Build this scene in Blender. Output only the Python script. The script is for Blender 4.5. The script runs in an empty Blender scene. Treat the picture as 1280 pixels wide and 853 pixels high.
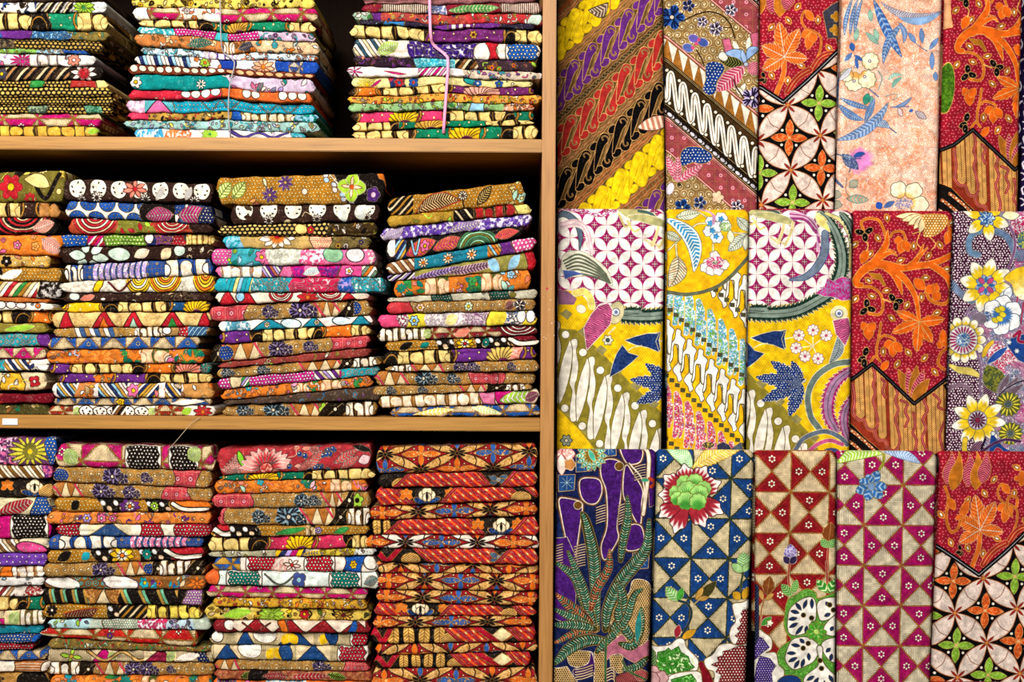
import bpy, bmesh, math, random
import numpy as np
from mathutils import Matrix, Vector

# ---------------------------------------------------------------- camera, light, exposure
scene = bpy.context.scene
COL = scene.collection
S = .0013                       # metres per photo pixel on the shelf's front plane (y = 0)
FOC = 1754.                     # focal length in pixels of the 1280 x 853 frame
DIST = FOC * S                  # camera distance from that plane
CZ = 1.35                       # camera height
ROLL = math.radians(.35)

cd = bpy.data.cameras.new('camera'); cam = bpy.data.objects.new('camera', cd); COL.objects.link(cam)
cd.sensor_width = 36.; cd.lens = FOC / 1280. * 36.; cd.clip_start = .05; cd.clip_end = 50.
cam.matrix_world = Matrix.Translation((0, -DIST, CZ)) @ Matrix.Rotation(math.pi / 2, 4, 'X') @ Matrix.Rotation(ROLL, 4, 'Z')
scene.camera = cam

world = bpy.data.worlds.new('shop_air'); scene.world = world; world.use_nodes = True
wb = world.node_tree.nodes['Background']; wb.inputs[0].default_value = (1., .93, .84, 1.); wb.inputs[1].default_value = .07

def area(name, loc, target, sx, sy, power, col=(1., .95, .88)):
    l = bpy.data.lights.new(name, 'AREA'); l.shape = 'RECTANGLE'; l.size = sx; l.size_y = sy; l.energy = power; l.color = col
    o = bpy.data.objects.new(name, l); COL.objects.link(o); o.location = loc
    o.rotation_euler = (Vector(target) - Vector(loc)).to_track_quat('-Z', 'Y').to_euler()
    return o
area('ceiling_lamp_row', (-1.1, -2.0, 2.95), (.1, 0., 1.2), 1.4, .5, 84.)
area('ceiling_lamp_row_behind', (-.55, -3.7, 2.95), (.1, 0., 1.0), 1.3, .5, 122.)

vs = scene.view_settings
vs.view_transform = 'Standard'; vs.look = 'None'; vs.gamma = 1.; vs.use_curve_mapping = False; vs.exposure = -.02

def PW(px, py, y=0.):
    """photo position on a plane at depth y -> world x, z"""
    dx, dy = px - 640., py - 426.5
    a = dx * math.cos(ROLL) + dy * math.sin(ROLL); b = -dx * math.sin(ROLL) + dy * math.cos(ROLL)
    k = (DIST + y) / FOC
    return a * k, CZ - b * k

# ---------------------------------------------------------------- materials
def lin(h):
    v = [int(h[i:i + 2], 16) / 255 for i in (1, 3, 5)]
    return [c / 12.92 if c <= .04045 else ((c + .055) / 1.055) ** 2.4 for c in v] + [1.]
def mat(name, base, rough=.6, spec=.3):
    m = bpy.data.materials.new(name); m.use_nodes = True; b = m.node_tree.nodes['Principled BSDF']
    b.inputs['Base Color'].default_value = lin(base); b.inputs['Roughness'].default_value = rough; b.inputs['Specular IOR Level'].default_value = spec
    return m
def N(nt, kind, **kw):
    n = nt.nodes.new(kind)
    for k, v in kw.items():
        if k in n.inputs: n.inputs[k].default_value = v
        else: setattr(n, k, v)
    return n
def wood(name, c1, c2, c3, axis):
    """varnished board: stretched grain, darker streaks, fine pores"""
    m = mat(name, c1, .42, .4); nt = m.node_tree; b = nt.nodes['Principled BSDF']; L = nt.links.new
    tc = N(nt, 'ShaderNodeTexCoord'); mp = N(nt, 'ShaderNodeMapping')
    sc = [60., 60., 60.]; sc[axis] = 2.2; mp.inputs['Scale'].default_value = sc
    L(tc.outputs['Object'], mp.inputs['Vector'])
    n1 = N(nt, 'ShaderNodeTexNoise', Scale=1., Detail=6., Roughness=.62); L(mp.outputs[0], n1.inputs['Vector'])
    r = N(nt, 'ShaderNodeValToRGB'); e = r.color_ramp.elements
    e[0].position = .3; e[0].color = lin(c2); e[1].position = .62; e[1].color = lin(c1); x = e.new(.85); x.color = lin(c3)
    L(n1.outputs['Fac'], r.inputs['Fac'])
    mp2 = N(nt, 'ShaderNodeMapping'); s2 = [420., 420., 420.]; s2[axis] = 14.; mp2.inputs['Scale'].default_value = s2; L(tc.outputs['Object'], mp2.inputs['Vector'])
    n2 = N(nt, 'ShaderNodeTexNoise', Scale=1., Detail=2.); L(mp2.outputs[0], n2.inputs['Vector'])
    mx = N(nt, 'ShaderNodeMix', data_type='RGBA', blend_type='MULTIPLY'); mx.inputs['Factor'].default_value = .35
    r2 = N(nt, 'ShaderNodeValToRGB'); r2.color_ramp.elements[0].position = .35; r2.color_ramp.elements[0].color = (.45, .4, .35, 1); r2.color_ramp.elements[1].position = .5
    L(n2.outputs['Fac'], r2.inputs['Fac']); L(r.outputs['Color'], mx.inputs['A']); L(r2.outputs['Color'], mx.inputs['B']); L(mx.outputs['Result'], b.inputs['Base Color'])
    bp = N(nt, 'ShaderNodeBump', Strength=.12, Distance=.0006); L(n2.outputs['Fac'], bp.inputs['Height']); L(bp.outputs[0], b.inputs['Normal'])
    return m
M_SHELF = wood('varnished_wood_along', '#b6843e', '#98682c', '#c6964e', 0)
M_POST = wood('varnished_wood_upright', '#b8844a', '#9e6c34', '#c8985c', 2)
def flecked(m):
    """white paint flecks and a red speck half-way up the divider's front edge"""
    nt = m.node_tree; b = nt.nodes['Principled BSDF']; L = nt.links.new; src = b.inputs['Base Color'].links[0].from_socket
    tc = N(nt, 'ShaderNodeTexCoord'); sp = N(nt, 'ShaderNodeSeparateXYZ'); L(tc.outputs['Object'], sp.inputs[0])
    nz = N(nt, 'ShaderNodeTexNoise', Scale=260., Detail=2.); L(tc.outputs['Object'], nz.inputs['Vector'])
    g = N(nt, 'ShaderNodeMath', operation='GREATER_THAN'); g.inputs[1].default_value = .685; L(nz.outputs['Fac'], g.inputs[0])
    d = N(nt, 'ShaderNodeMath', operation='COMPARE'); d.inputs[1].default_value = 1.395; d.inputs[2].default_value = .045; L(sp.outputs['Z'], d.inputs[0])
    q = N(nt, 'ShaderNodeMath', operation='MULTIPLY'); L(g.outputs[0], q.inputs[0]); L(d.outputs[0], q.inputs[1])
    mx = N(nt, 'ShaderNodeMix', data_type='RGBA'); mx.inputs['B'].default_value = lin('#efe8de'); L(q.outputs[0], mx.inputs['Factor']); L(src, mx.inputs['A'])
    v = N(nt, 'ShaderNodeVectorMath', operation='DISTANCE'); v.inputs[1].default_value = (.0565, 0., 1.4355); L(tc.outputs['Object'], v.inputs[0])
    c = N(nt, 'ShaderNodeMath', operation='LESS_THAN'); c.inputs[1].default_value = .0022; L(v.outputs['Value'], c.inputs[0])
    m2 = N(nt, 'ShaderNodeMix', data_type='RGBA'); m2.inputs['B'].default_value = lin('#b0303a'); L(c.outputs[0], m2.inputs['Factor']); L(mx.outputs['Result'], m2.inputs['A'])
    L(m2.outputs['Result'], b.inputs['Base Color'])
    return m
M_DIVIDER = flecked(wood('varnished_wood_divider', '#b8844a', '#9e6c34', '#c8985c', 2))
M_BACK = wood('shade_dark_back_board', '#140c08', '#0e0805', '#1a100a', 2)  # near-black: the shade deep behind the cloths is put into the board colour
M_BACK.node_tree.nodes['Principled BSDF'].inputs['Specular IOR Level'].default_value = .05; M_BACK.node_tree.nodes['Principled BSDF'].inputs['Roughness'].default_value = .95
M_RAIL = mat('dark_rail_metal', '#2a2624', .4, .5)

def noisy(name, c1, c2, scale, rough):
    m = mat(name, c1, rough); nt = m.node_tree; n = N(nt, 'ShaderNodeTexNoise', Scale=scale, Detail=4.)
    r = N(nt, 'ShaderNodeValToRGB'); r.color_ramp.elements[0].color = lin(c1); r.color_ramp.elements[1].color = lin(c2)
    nt.links.new(n.outputs['Fac'], r.inputs['Fac']); nt.links.new(r.outputs['Color'], nt.nodes['Principled BSDF'].inputs['Base Color'])
    return m
M_WALL = noisy('shop_wall_paint', '#3c342c', '#463c32', 6., .9)
M_FLOOR = noisy('shop_floor_tile', '#3a342e', '#48403a', 9., .6)
M_STRING = noisy('grey_twine', '#8c8690', '#b4aeb4', 900., .8)
M_RIBBON = noisy('pink_plastic_string', '#e58cb4', '#f2a8c8', 300., .35)
M_THREAD = noisy('pale_thread', '#c8b89c', '#a8987c', 500., .8)
M_STICKER = noisy('paper_sticker', '#f2f0ee', '#e4e2e0', 200., .6)

def cloth_material(name, cv):
    """cloth dyed with a print computed above, plus woven relief from nodes"""
    H, W = cv.a.shape[:2]
    px = np.ones((H, W, 4), np.float32); px[..., :3] = np.clip(cv.a[::-1], 0, 1)
    im = bpy.data.images.new(name, W, H, alpha=False); im.pixels.foreach_set(px.ravel()); im.update(); im.pack()
    m = bpy.data.materials.new(name); m.use_nodes = True; nt = m.node_tree; b = nt.nodes['Principled BSDF']; L = nt.links.new
    t = N(nt, 'ShaderNodeTexImage', image=im, extension='MIRROR', interpolation='Linear')
    tc = N(nt, 'ShaderNodeTexCoord')
    nz = N(nt, 'ShaderNodeTexNoise', Scale=260., Detail=3.); L(tc.outputs['Object'], nz.inputs['Vector'])
    mr = N(nt, 'ShaderNodeMapRange'); mr.inputs['To Min'].default_value = .78; mr.inputs['To Max'].default_value = 1.22; L(nz.outputs['Fac'], mr.inputs['Value'])
    mx = N(nt, 'ShaderNodeMix', data_type='RGBA', blend_type='MULTIPLY'); mx.inputs['Factor'].default_value = 1.
    L(t.outputs['Color'], mx.inputs['A']); L(mr.outputs['Result'], mx.inputs['B']); L(mx.outputs['Result'], b.inputs['Base Color'])
    b.inputs['Roughness'].default_value = .95; b.inputs['Specular IOR Level'].default_value = .05
    w1 = N(nt, 'ShaderNodeTexNoise', Scale=38., Detail=4., Roughness=.55); L(tc.outputs['Object'], w1.inputs['Vector'])
    bp = N(nt, 'ShaderNodeBump', Strength=.35, Distance=.004); L(w1.outputs['Fac'], bp.inputs['Height']); L(bp.outputs[0], b.inputs['Normal'])
    return m

# ---------------------------------------------------------------- mesh helpers
def mesh_obj(name, verts, faces, m, parent=None, uv=None, smooth_=True):
    me = bpy.data.meshes.new(name); me.from_pydata([tuple(v) for v in verts], [], faces)
    if uv is not None:
        lay = me.uv_layers.new(name='print'); idx = np.empty(len(me.loops), np.int32); me.loops.foreach_get('vertex_index', idx)
        lay.data.foreach_set('uv', np.asarray(uv, np.float32)[idx].ravel())
    if smooth_: me.polygons.foreach_set('use_smooth', [True] * len(me.polygons))
    me.materials.append(m); me.update()
    o = bpy.data.objects.new(name, me); COL.objects.link(o)
    if parent: o.parent = parent
    return o
def bev_box(name, lo, hi, m, parent=None, r=.0012):
    bm = bmesh.new(); bmesh.ops.create_cube(bm, size=1.)
    for v in bm.verts: v.co = Vector([(lo[i] + hi[i]) / 2 + v.co[i] * (hi[i] - lo[i]) for i in range(3)])
    bmesh.ops.bevel(bm, geom=bm.edges[:], offset=r, segments=2, affect='EDGES')
    me = bpy.data.meshes.new(name); bm.to_mesh(me); bm.free(); me.materials.append(m)
    o = bpy.data.objects.new(name, me); COL.objects.link(o)
    if parent: o.parent = parent
    return o
def tube(name, pts, r, m, parent=None, n=8, flat=1., sub=6):
    P = smooth(pts, sub) if len(pts) > 2 else np.array(pts, float)
    V = []; F = []
    for i, p in enumerate(P):
        t = P[min(i + 1, len(P) - 1)] - P[max(i - 1, 0)]; t = t / (np.linalg.norm(t) + 1e-9)
        a = np.array([0, -1., 0]) if abs(t[1]) < .9 else np.array([0, 0, 1.])
        s1 = np.cross(t, a); s1 /= np.linalg.norm(s1); s2 = np.cross(s1, t)
        for k in range(n):
            w = 2 * math.pi * k / n; V.append(p + r * (s1 * math.cos(w) + s2 * math.sin(w) * flat))
    for i in range(len(P) - 1):
        for k in range(n): F.append((i * n + k, i * n + (k + 1) % n, (i + 1) * n + (k + 1) % n, (i + 1) * n + k))
    F.append(tuple(range(n - 1, -1, -1))); F.append(tuple((len(P) - 1) * n + k for k in range(n)))
    return mesh_obj(name, V, F, m, parent)
def empty(name, loc):
    o = bpy.data.objects.new(name, None); COL.objects.link(o); o.location = loc; o.empty_display_size = .05
    return o
def tag(o, label, cat, group=None):
    o['label'] = label; o['category'] = cat
    if group: o['group'] = group
    return o
def keep_world(o, parent):      # parts are modelled in world space
    o.parent = parent; o.matrix_parent_inverse = Matrix.Translation(parent.location).inverted()
    return o
# ---------------------------------------------------------------- batik print drawing
# Every print is computed here with numpy (signed-distance shapes, tilings, noise).
F32 = np.float32
_cc = {}
PAL = {}
def C(h):
    if not isinstance(h, str): return h
    h = PAL.get(h, h)
    v = _cc.get(h)
    if v is None:
        v = _cc[h] = np.array([int(h[i:i + 2], 16) / 255 for i in (1, 3, 5)], F32)
    return v

def hash2(i, j, s=0):
    n = np.sin(i * 127.1 + j * 311.7 + s * 74.7) * 43758.5453
    return n - np.floor(n)

def vnoise(X, Y, sc, s=0):
    x = X / sc; y = Y / sc
    i = np.floor(x); j = np.floor(y); fx = x - i; fy = y - j
    fx = fx * fx * (3 - 2 * fx); fy = fy * fy * (3 - 2 * fy)
    a = hash2(i, j, s); b = hash2(i + 1, j, s); c = hash2(i, j + 1, s); d = hash2(i + 1, j + 1, s)
    return (a + (b - a) * fx + (c - a) * fy + (a - b - c + d) * fx * fy).astype(F32)

def smooth(pts, n=6, closed=False):
    P = np.array(pts, float)
    if len(P) < 3: return P
    if closed: Q = np.vstack([P[-1:], P, P[:2]])
    else: Q = np.vstack([2 * P[0] - P[1], P, 2 * P[-1] - P[-2]])
    t = np.linspace(0, 1, n, endpoint=False)[:, None]; out = []
    for i in range(1, len(Q) - 2):
        a, b, c, d = Q[i - 1:i + 3]
        out.append(.5 * (2 * b + (c - a) * t + (2 * a - 5 * b + 4 * c - d) * t * t + (3 * b - a - 3 * c + d) * t ** 3))
    out = np.vstack(out)
    return out if closed else np.vstack([out, P[-1:]])

class Cv:
    """canvas in photo-pixel units, k texels per unit"""
    def __init__(s, w, h, k, bg, x0=0., y0=0.):
        s.k = k; s.W = max(2, int(round(w * k))); s.H = max(2, int(round(h * k))); s.x0 = x0; s.y0 = y0; s.w = w; s.h = h
        s.a = np.empty((s.H, s.W, 3), F32)
        s.X1 = (x0 + (np.arange(s.W) + .5) / k).astype(F32); s.Y1 = (y0 + (np.arange(s.H) + .5) / k).astype(F32)
        s.clip = None; s.T = lambda x, y: (x, y)
        s.fillall(bg)
    def box(s, x0, y0, x1, y1):
        i0 = max(0, int((x0 - s.x0) * s.k) - 2); i1 = min(s.W, int((x1 - s.x0) * s.k) + 3)
        j0 = max(0, int((y0 - s.y0) * s.k) - 2); j1 = min(s.H, int((y1 - s.y0) * s.k) + 3)
        if i1 <= i0 or j1 <= j0: return None
        X, Y = np.meshgrid(s.X1[i0:i1], s.Y1[j0:j1])
        return (slice(j0, j1), slice(i0, i1)), X, Y
    def full(s): return s.box(s.x0, s.y0, s.x0 + s.w, s.y0 + s.h)
    def fillall(s, bg):
        sl, X, Y = s.full()
        s.a[sl] = bg(X, Y) if callable(bg) else C(bg)
    def put(s, sl, al, col, X=None, Y=None):
        if s.clip is not None: al = al * s.clip[sl]
        c = col(X, Y) if callable(col) else C(col)
        v = s.a[sl]; v += (c - v) * al[..., None]
    def pd(s, B, d, col, soft=0.):
        sl, X, Y = B
        al = np.clip(.5 - d * (s.k if soft == 0 else 1 / soft), 0, 1).astype(F32)
        s.put(sl, al, col, X, Y)
    def shape(s, B, d, fill, line=None, lw=.6):
        if B is None: return
        if line is not None: s.pd(B, d - lw, line)
        if fill is not None: s.pd(B, d, fill)
    # ---- primitives
    def circ(s, cx, cy, r, fill, line=None, lw=.6):
        B = s.box(cx - r - lw, cy - r - lw, cx + r + lw, cy + r + lw)
        if B is None: return
        s.shape(B, np.hypot(B[1] - cx, B[2] - cy) - r, fill, line, lw)
    def ring(s, cx, cy, r, t, col):
        B = s.box(cx - r - t, cy - r - t, cx + r + t, cy + r + t)
        if B is None: return
        s.pd(B, np.abs(np.hypot(B[1] - cx, B[2] - cy) - r) - t / 2, col)
    def ell(s, cx, cy, rx, ry, ang, fill, line=None, lw=.6):
        m = max(rx, ry) + lw
        B = s.box(cx - m, cy - m, cx + m, cy + m)
        if B is None: return
        c, n = math.cos(ang), math.sin(ang); x = (B[1] - cx) * c + (B[2] - cy) * n; y = (B[2] - cy) * c - (B[1] - cx) * n
        q = np.hypot(x / rx, y / ry)
        s.shape(B, (q - 1) * min(rx, ry) * (1 + .0 * q), fill, line, lw)
    def leaf(s, x0, y0, x1, y1, w, fill, line=None, lw=.5, curve=0., p=1., vein=None, vw=.5, stripe=None, n=8, slant=1.2,
             duty=.4, ser=0., sn=6, sq=.8, edge=None, ew=.3):
        L = math.hypot(x1 - x0, y1 - y0)
        if L < .01: return
        m = w * (1 + ser) + abs(curve) * L + lw
        B = s.box(min(x0, x1) - m, min(y0, y1) - m, max(x0, x1) + m, max(y0, y1) + m)
        if B is None: return
        ux, uy = (x1 - x0) / L, (y1 - y0) / L
        t = ((B[1] - x0) * ux + (B[2] - y0) * uy) / L; y = -(B[1] - x0) * uy + (B[2] - y0) * ux
        tc = np.clip(t, 0, 1)
        y = y - curve * L * 4 * tc * (1 - tc)
        ww = w * np.abs(np.sin(math.pi * tc ** p)) ** sq
        if ser: ww = ww * (1 - ser + ser * 2 * np.abs(((tc * sn) % 1)))
        ay = np.abs(y)
        d = np.where((t < 0) | (t > 1), np.hypot(np.maximum(-t, t - 1) * L, ay), ay - ww) * .92
        s.shape(B, d, fill, line, lw)
        if stripe is not None:
            f = (t * n - slant * ay / max(w, .1) * (n * w / L) * .6) % 1
            al = np.clip((duty / 2 - np.abs(f - .5)) * L / n * s.k + .5, 0, 1) * np.clip(.5 - (d + ew) * s.k, 0, 1)
            s.put(B[0], al.astype(F32), stripe, B[1], B[2])
        if edge is not None:
            s.put(B[0], (np.clip(.5 - d * s.k, 0, 1) * np.clip(.5 + (d + ew * w) * s.k, 0, 1)).astype(F32), edge, B[1], B[2])
        if vein is not None:
            s.pd(B, np.maximum(ay - vw / 2, np.maximum(-t, t - .97) * L), vein)
    def stroke(s, pts, w, col, line=None, lw=.5, n=6, w1=None, sm=True, dash=None, wob=0.):
        P = smooth(pts, n) if sm else np.array(pts, float)
        ws = np.interp(np.linspace(0, 1, len(P)), np.linspace(0, 1, len(w)), w) if hasattr(w, '__len__') else np.linspace(w, w if w1 is None else w1, len(P))
        m = ws.max() + lw + .5
        B = s.box(P[:, 0].min() - m, P[:, 1].min() - m, P[:, 0].max() + m, P[:, 1].max() + m)
        if B is None: return
        sl, X, Y = B; D = np.full(X.shape, 9., F32)
        gx, gy = X[0, 0], Y[0, 0]; H, W = X.shape
        for i in range(len(P) - 1):
            (ax, ay), (bx, by) = P[i], P[i + 1]
            mm = max(ws[i], ws[i + 1]) + lw + 1
            i0 = max(0, int((min(ax, bx) - mm - gx) * s.k)); i1 = min(W, int((max(ax, bx) + mm - gx) * s.k) + 2)
            j0 = max(0, int((min(ay, by) - mm - gy) * s.k)); j1 = min(H, int((max(ay, by) + mm - gy) * s.k) + 2)
            if i1 <= i0 or j1 <= j0: continue
            x = X[j0:j1, i0:i1]; y = Y[j0:j1, i0:i1]
            dx, dy = bx - ax, by - ay; q = dx * dx + dy * dy + 1e-9
            t = np.clip(((x - ax) * dx + (y - ay) * dy) / q, 0, 1)
            d = np.hypot(x - ax - t * dx, y - ay - t * dy) - (ws[i] + (ws[i + 1] - ws[i]) * t)
            D[j0:j1, i0:i1] = np.minimum(D[j0:j1, i0:i1], d)
        if wob: D = D + wob * (vnoise(X, Y, 1.6) - .5)
        s.shape(B, D, col, line, lw)
    def polyd(s, P, m):
        B = s.box(P[:, 0].min() - m, P[:, 1].min() - m, P[:, 0].max() + m, P[:, 1].max() + m)
        if B is None: return None, None
        sl, X, Y = B; D = np.full(X.shape, 3., F32); ins = np.zeros(X.shape, bool)
        gx, gy = X[0, 0], Y[0, 0]; H, W = X.shape; yv = Y[:, 0]; xv = X[0]
        for i in range(len(P)):
            (ax, ay), (bx, by) = P[i], P[(i + 1) % len(P)]
            r = np.nonzero((yv >= min(ay, by)) & (yv < max(ay, by)))[0]
            if len(r):
                xi = ax + (yv[r] - ay) * (bx - ax) / (by - ay)
                ins[r] ^= xv[None, :] < xi[:, None]
            mm = 3.
            i0 = max(0, int((min(ax, bx) - mm - gx) * s.k)); i1 = min(W, int((max(ax, bx) + mm - gx) * s.k) + 2)
            j0 = max(0, int((min(ay, by) - mm - gy) * s.k)); j1 = min(H, int((max(ay, by) + mm - gy) * s.k) + 2)
            if i1 <= i0 or j1 <= j0: continue
            x = X[j0:j1, i0:i1]; y = Y[j0:j1, i0:i1]
            dx, dy = bx - ax, by - ay; q = dx * dx + dy * dy + 1e-9
            t = np.clip(((x - ax) * dx + (y - ay) * dy) / q, 0, 1)
            D[j0:j1, i0:i1] = np.minimum(D[j0:j1, i0:i1], np.hypot(x - ax - t * dx, y - ay - t * dy))
        return B, np.where(ins, -D, D)
    def poly(s, pts, fill, line=None, lw=.6, sm=False, n=5, edge=None, ew=1.5, edge2=None, ew2=3., wav=0., ws=3.):
        P = smooth(pts, n, True) if sm else np.array(pts, float)
        B, d = s.polyd(P, lw + 1)
        if B is None: return
        s.shape(B, d, fill, line, lw)
        if edge is not None:       # jagged inner field: `edge` colour inside the outline by ew
            e = d + ew + (wav * (np.abs(((np.arctan2(B[2] - P[:, 1].mean(), B[1] - P[:, 0].mean()) * ws) % 1) - .5) * 2) if wav else 0)
            s.pd(B, e, edge)
    def flower(s, cx, cy, r, n, fill, line=None, lw=.5, rot=0., dep=.35, pw=1., ctr=None, cr=.3, ctr2=None, rays=None, tip=None, tipr=.7, dep2=0.):
        m = r + lw
        B = s.box(cx - m, cy - m, cx + m, cy + m)
        if B is None: return
        x = B[1] - cx; y = B[2] - cy; R = np.hypot(x, y); th = np.arctan2(y, x) + rot
        pr = np.abs(np.cos(th * n / 2)) ** pw
        rad = r * (1 - dep + dep * pr)
        d = (R - rad) * .8
        s.shape(B, d, fill, line, lw)
        if tip is not None: s.put(B[0], (np.clip(.5 - d * s.k, 0, 1) * np.clip(.5 + (R - rad * tipr + vnoise(B[1], B[2], .9) * 1.2) * s.k, 0, 1)).astype(F32), tip, B[1], B[2])
        if rays is not None:
            f = np.abs(((th * n / (2 * math.pi) + .5) % 1) - .5)
            s.put(B[0], (np.clip(.5 - (d + .2) * s.k, 0, 1) * np.clip((f - .36) * 9, 0, 1)).astype(F32), rays, B[1], B[2])
        if ctr is not None: s.circ(cx, cy, r * cr, ctr, line, lw * .8)
        if ctr2 is not None: s.circ(cx, cy, r * cr * .5, ctr2)
    def petals(s, cx, cy, r0, r1, num, w, fill, line=None, lw=.5, rot=0., **kw):
        for i in range(num):
            a = rot + i * 2 * math.pi / num
            s.leaf(cx + r0 * math.cos(a), cy + r0 * math.sin(a), cx + r1 * math.cos(a), cy + r1 * math.sin(a), w, fill, line, lw, **kw)
    def setclip(s, d, B):
        s.clip = np.zeros((s.H, s.W), F32); s.clip[B[0]] = np.clip(.5 - d * s.k, 0, 1)
    def clippoly(s, pts, sm=False):
        P = smooth(pts, 5, True) if sm else np.array(pts, float)
        B, d = s.polyd(P, 1)
        if B is None: s.clip = np.zeros((s.H, s.W), F32)
        else: s.setclip(d, B)
    def noclip(s): s.clip = None
    def Z(s, zx, zy, sc):
        """reader of positions noted in a magnified view with origin (zx, zy)"""
        def g(*p):
            if len(p) == 2: return s.T(zx + p[0] / sc, zy + p[1] / sc)
            return [s.T(zx + p[i] / sc, zy + p[i + 1] / sc) for i in range(0, len(p), 2)]
        return g

# ---- fills: functions of the position in print units
def mixc(a, b, al, X=None, Y=None):
    a = a(X, Y) if callable(a) else C(a); b = b(X, Y) if callable(b) else C(b)
    return a + (b - a) * np.clip(al, 0, 1)[..., None]
def f_dots(bg, fg, sp=3., r=.8, jit=0., ang=0., k=4.):
    def f(X, Y):
        c, n = math.cos(ang), math.sin(ang); x = (X * c + Y * n) / sp; y = (Y * c - X * n) / sp * 1.155
        j = np.floor(y); x = x + .5 * (j % 2); i = np.floor(x)
        dx = x - i - .5; dy = y - j - .5
        if jit: dx = dx + (hash2(i, j, 1) - .5) * jit; dy = dy + (hash2(i, j, 2) - .5) * jit
        return mixc(bg, fg, .5 - (np.hypot(dx, dy / 1.155) * sp - r) * k)
    return f
def f_hatch(bg, fg, sp=2., duty=.4, ang=0., wob=0., k=3.):
    def f(X, Y):
        t = X * math.cos(ang) + Y * math.sin(ang)
        if wob: t = t + wob * vnoise(X, Y, 4)
        return mixc(bg, fg, .5 + (duty / 2 - np.abs((t / sp) % 1 - .5)) * sp * k)
    return f
def f_noise(c1, c2, sc=2., thr=.5, sharp=6., s=0, c3=None):
    def f(X, Y):
        n = vnoise(X, Y, sc, s) * .65 + vnoise(X, Y, sc * .45, s + 3) * .35
        o = mixc(c1, c2, .5 + (n - thr) * sharp)
        if c3 is not None: o = o + (C(c3) - o) * np.clip(.5 + (vnoise(X, Y, sc * 1.3, s + 9) - .68) * sharp, 0, 1)[..., None]
        return o
    return f
def f_squig(bg, fg, sc=5., w=.12, s=0, k=5.):      # fine worm-like filling lines
    def f(X, Y):
        n = vnoise(X, Y, sc, s) + .5 * vnoise(X, Y, sc * .5, s + 5)
        return mixc(bg, fg, .5 + (w - np.abs((n * 3.2) % 1 - .5)) * k, X, Y)
    return f
def f_rings(bg, fg, fg2, sp=9., s=0):              # ukel scrolls: pale spirals on a dotted ground
    def f(X, Y):
        wx = X + 1.6 * (vnoise(X, Y, 7., s) - .5); wy = Y + 1.6 * (vnoise(X, Y, 7., s + 4) - .5)
        y = wy / (sp * .86); j = np.floor(y); x = wx / sp + .5 * (j % 2); i = np.floor(x)
        dx = (x - i - .5 + (hash2(i, j, s) - .5) * .12) * sp; dy = (y - j - .5 + (hash2(i, j, s + 1) - .5) * .12) * sp * .86
        R = np.hypot(dx, dy); th = np.arctan2(dy, dx); sg = np.where(hash2(i, j, s + 2) > .5, 1., -1.)
        p = sp * .25
        q = np.abs((R / p - sg * th / 6.2832 + hash2(i, j, s + 3)) % 1 - .5) * p
        o = mixc(bg, fg, (.5 - (q - .44) * 3) * (R < sp * .47))
        d = np.hypot((X / 1.7) % 1 - .5, (Y / 1.7) % 1 - .5)
        o = o + (C(fg) - o) * (np.clip(.5 - (d - .22) * 5, 0, 1) * (R > sp * .46) * .7)[..., None]
        return o + (C(fg2) - o) * np.clip(.5 - (R - sp * .1) * 3, 0, 1)[..., None]
    return f
def f_chev(bg, fg, xc, sp=2.2, duty=.36, k=3., lean=0.):
    def f(X, Y):
        t = Y - np.abs(X - xc - lean * Y) * .9
        return mixc(bg, fg, .5 + (duty / 2 - np.abs((t / sp) % 1 - .5)) * sp * k)
    return f
def f_scale(bg, fg, sp=5., hi=None):
    def f(X, Y):
        y = Y / (sp * .72); j = np.floor(y); x = X / sp + .5 * (j % 2); i = np.floor(x)
        dx = (x - i - .5); dy = (y - j - .5)
        R = np.hypot(dx * 1.05, dy * .95)
        return mixc(bg, fg, .5 - (R - .40) * sp * 2.2)
    return f
def f_tile(bg, line, dot, sp=15., ang=0., dx=0., dy=0.):   # small squares with a ringed dot and corner strokes
    def f(X, Y):
        c, n = math.cos(ang), math.sin(ang); x = ((X * c + Y * n) - dx) / sp; y = ((Y * c - X * n) - dy) / sp
        x = (x % 1 - .5) * sp; y = (y % 1 - .5) * sp
        e = np.maximum(np.abs(x), np.abs(y)); R = np.hypot(x, y)
        o = mixc(bg, line, .5 - (np.abs(e - sp * .5) - .35) * 3)
        o = o + (C(line) - o) * np.clip(.5 - (np.abs(e - sp * .32) - .25) * 3, 0, 1)[..., None] * (np.minimum(np.abs(x), np.abs(y)) < sp * .2)[..., None]
        o = o + (C(dot) - o) * np.clip(.5 - (R - sp * .16) * 3, 0, 1)[..., None]
        return o + (C(bg) - o) * np.clip(.5 - (R - sp * .06) * 3, 0, 1)[..., None]
    return f
def f_grad(c0, c1, x0, y0, x1, y1, nz=.25):
    L2 = (x1 - x0) ** 2 + (y1 - y0) ** 2
    def f(X, Y):
        t = ((X - x0) * (x1 - x0) + (Y - y0) * (y1 - y0)) / L2
        return mixc(c0, c1, t + (vnoise(X, Y, 1.2) - .5) * nz * 2)
    return f
def f_rad(c0, c1, cx, cy, r0, r1, nz=.3, n=24):
    def f(X, Y):
        R = np.hypot(X - cx, Y - cy); th = np.arctan2(Y - cy, X - cx)
        t = (R - r0) / (r1 - r0) + (np.abs((th * n / 6.2832) % 1 - .5) - .25) * 2 * nz
        return mixc(c0, c1, .5 + (t - .5) * 3)
    return f

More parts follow.
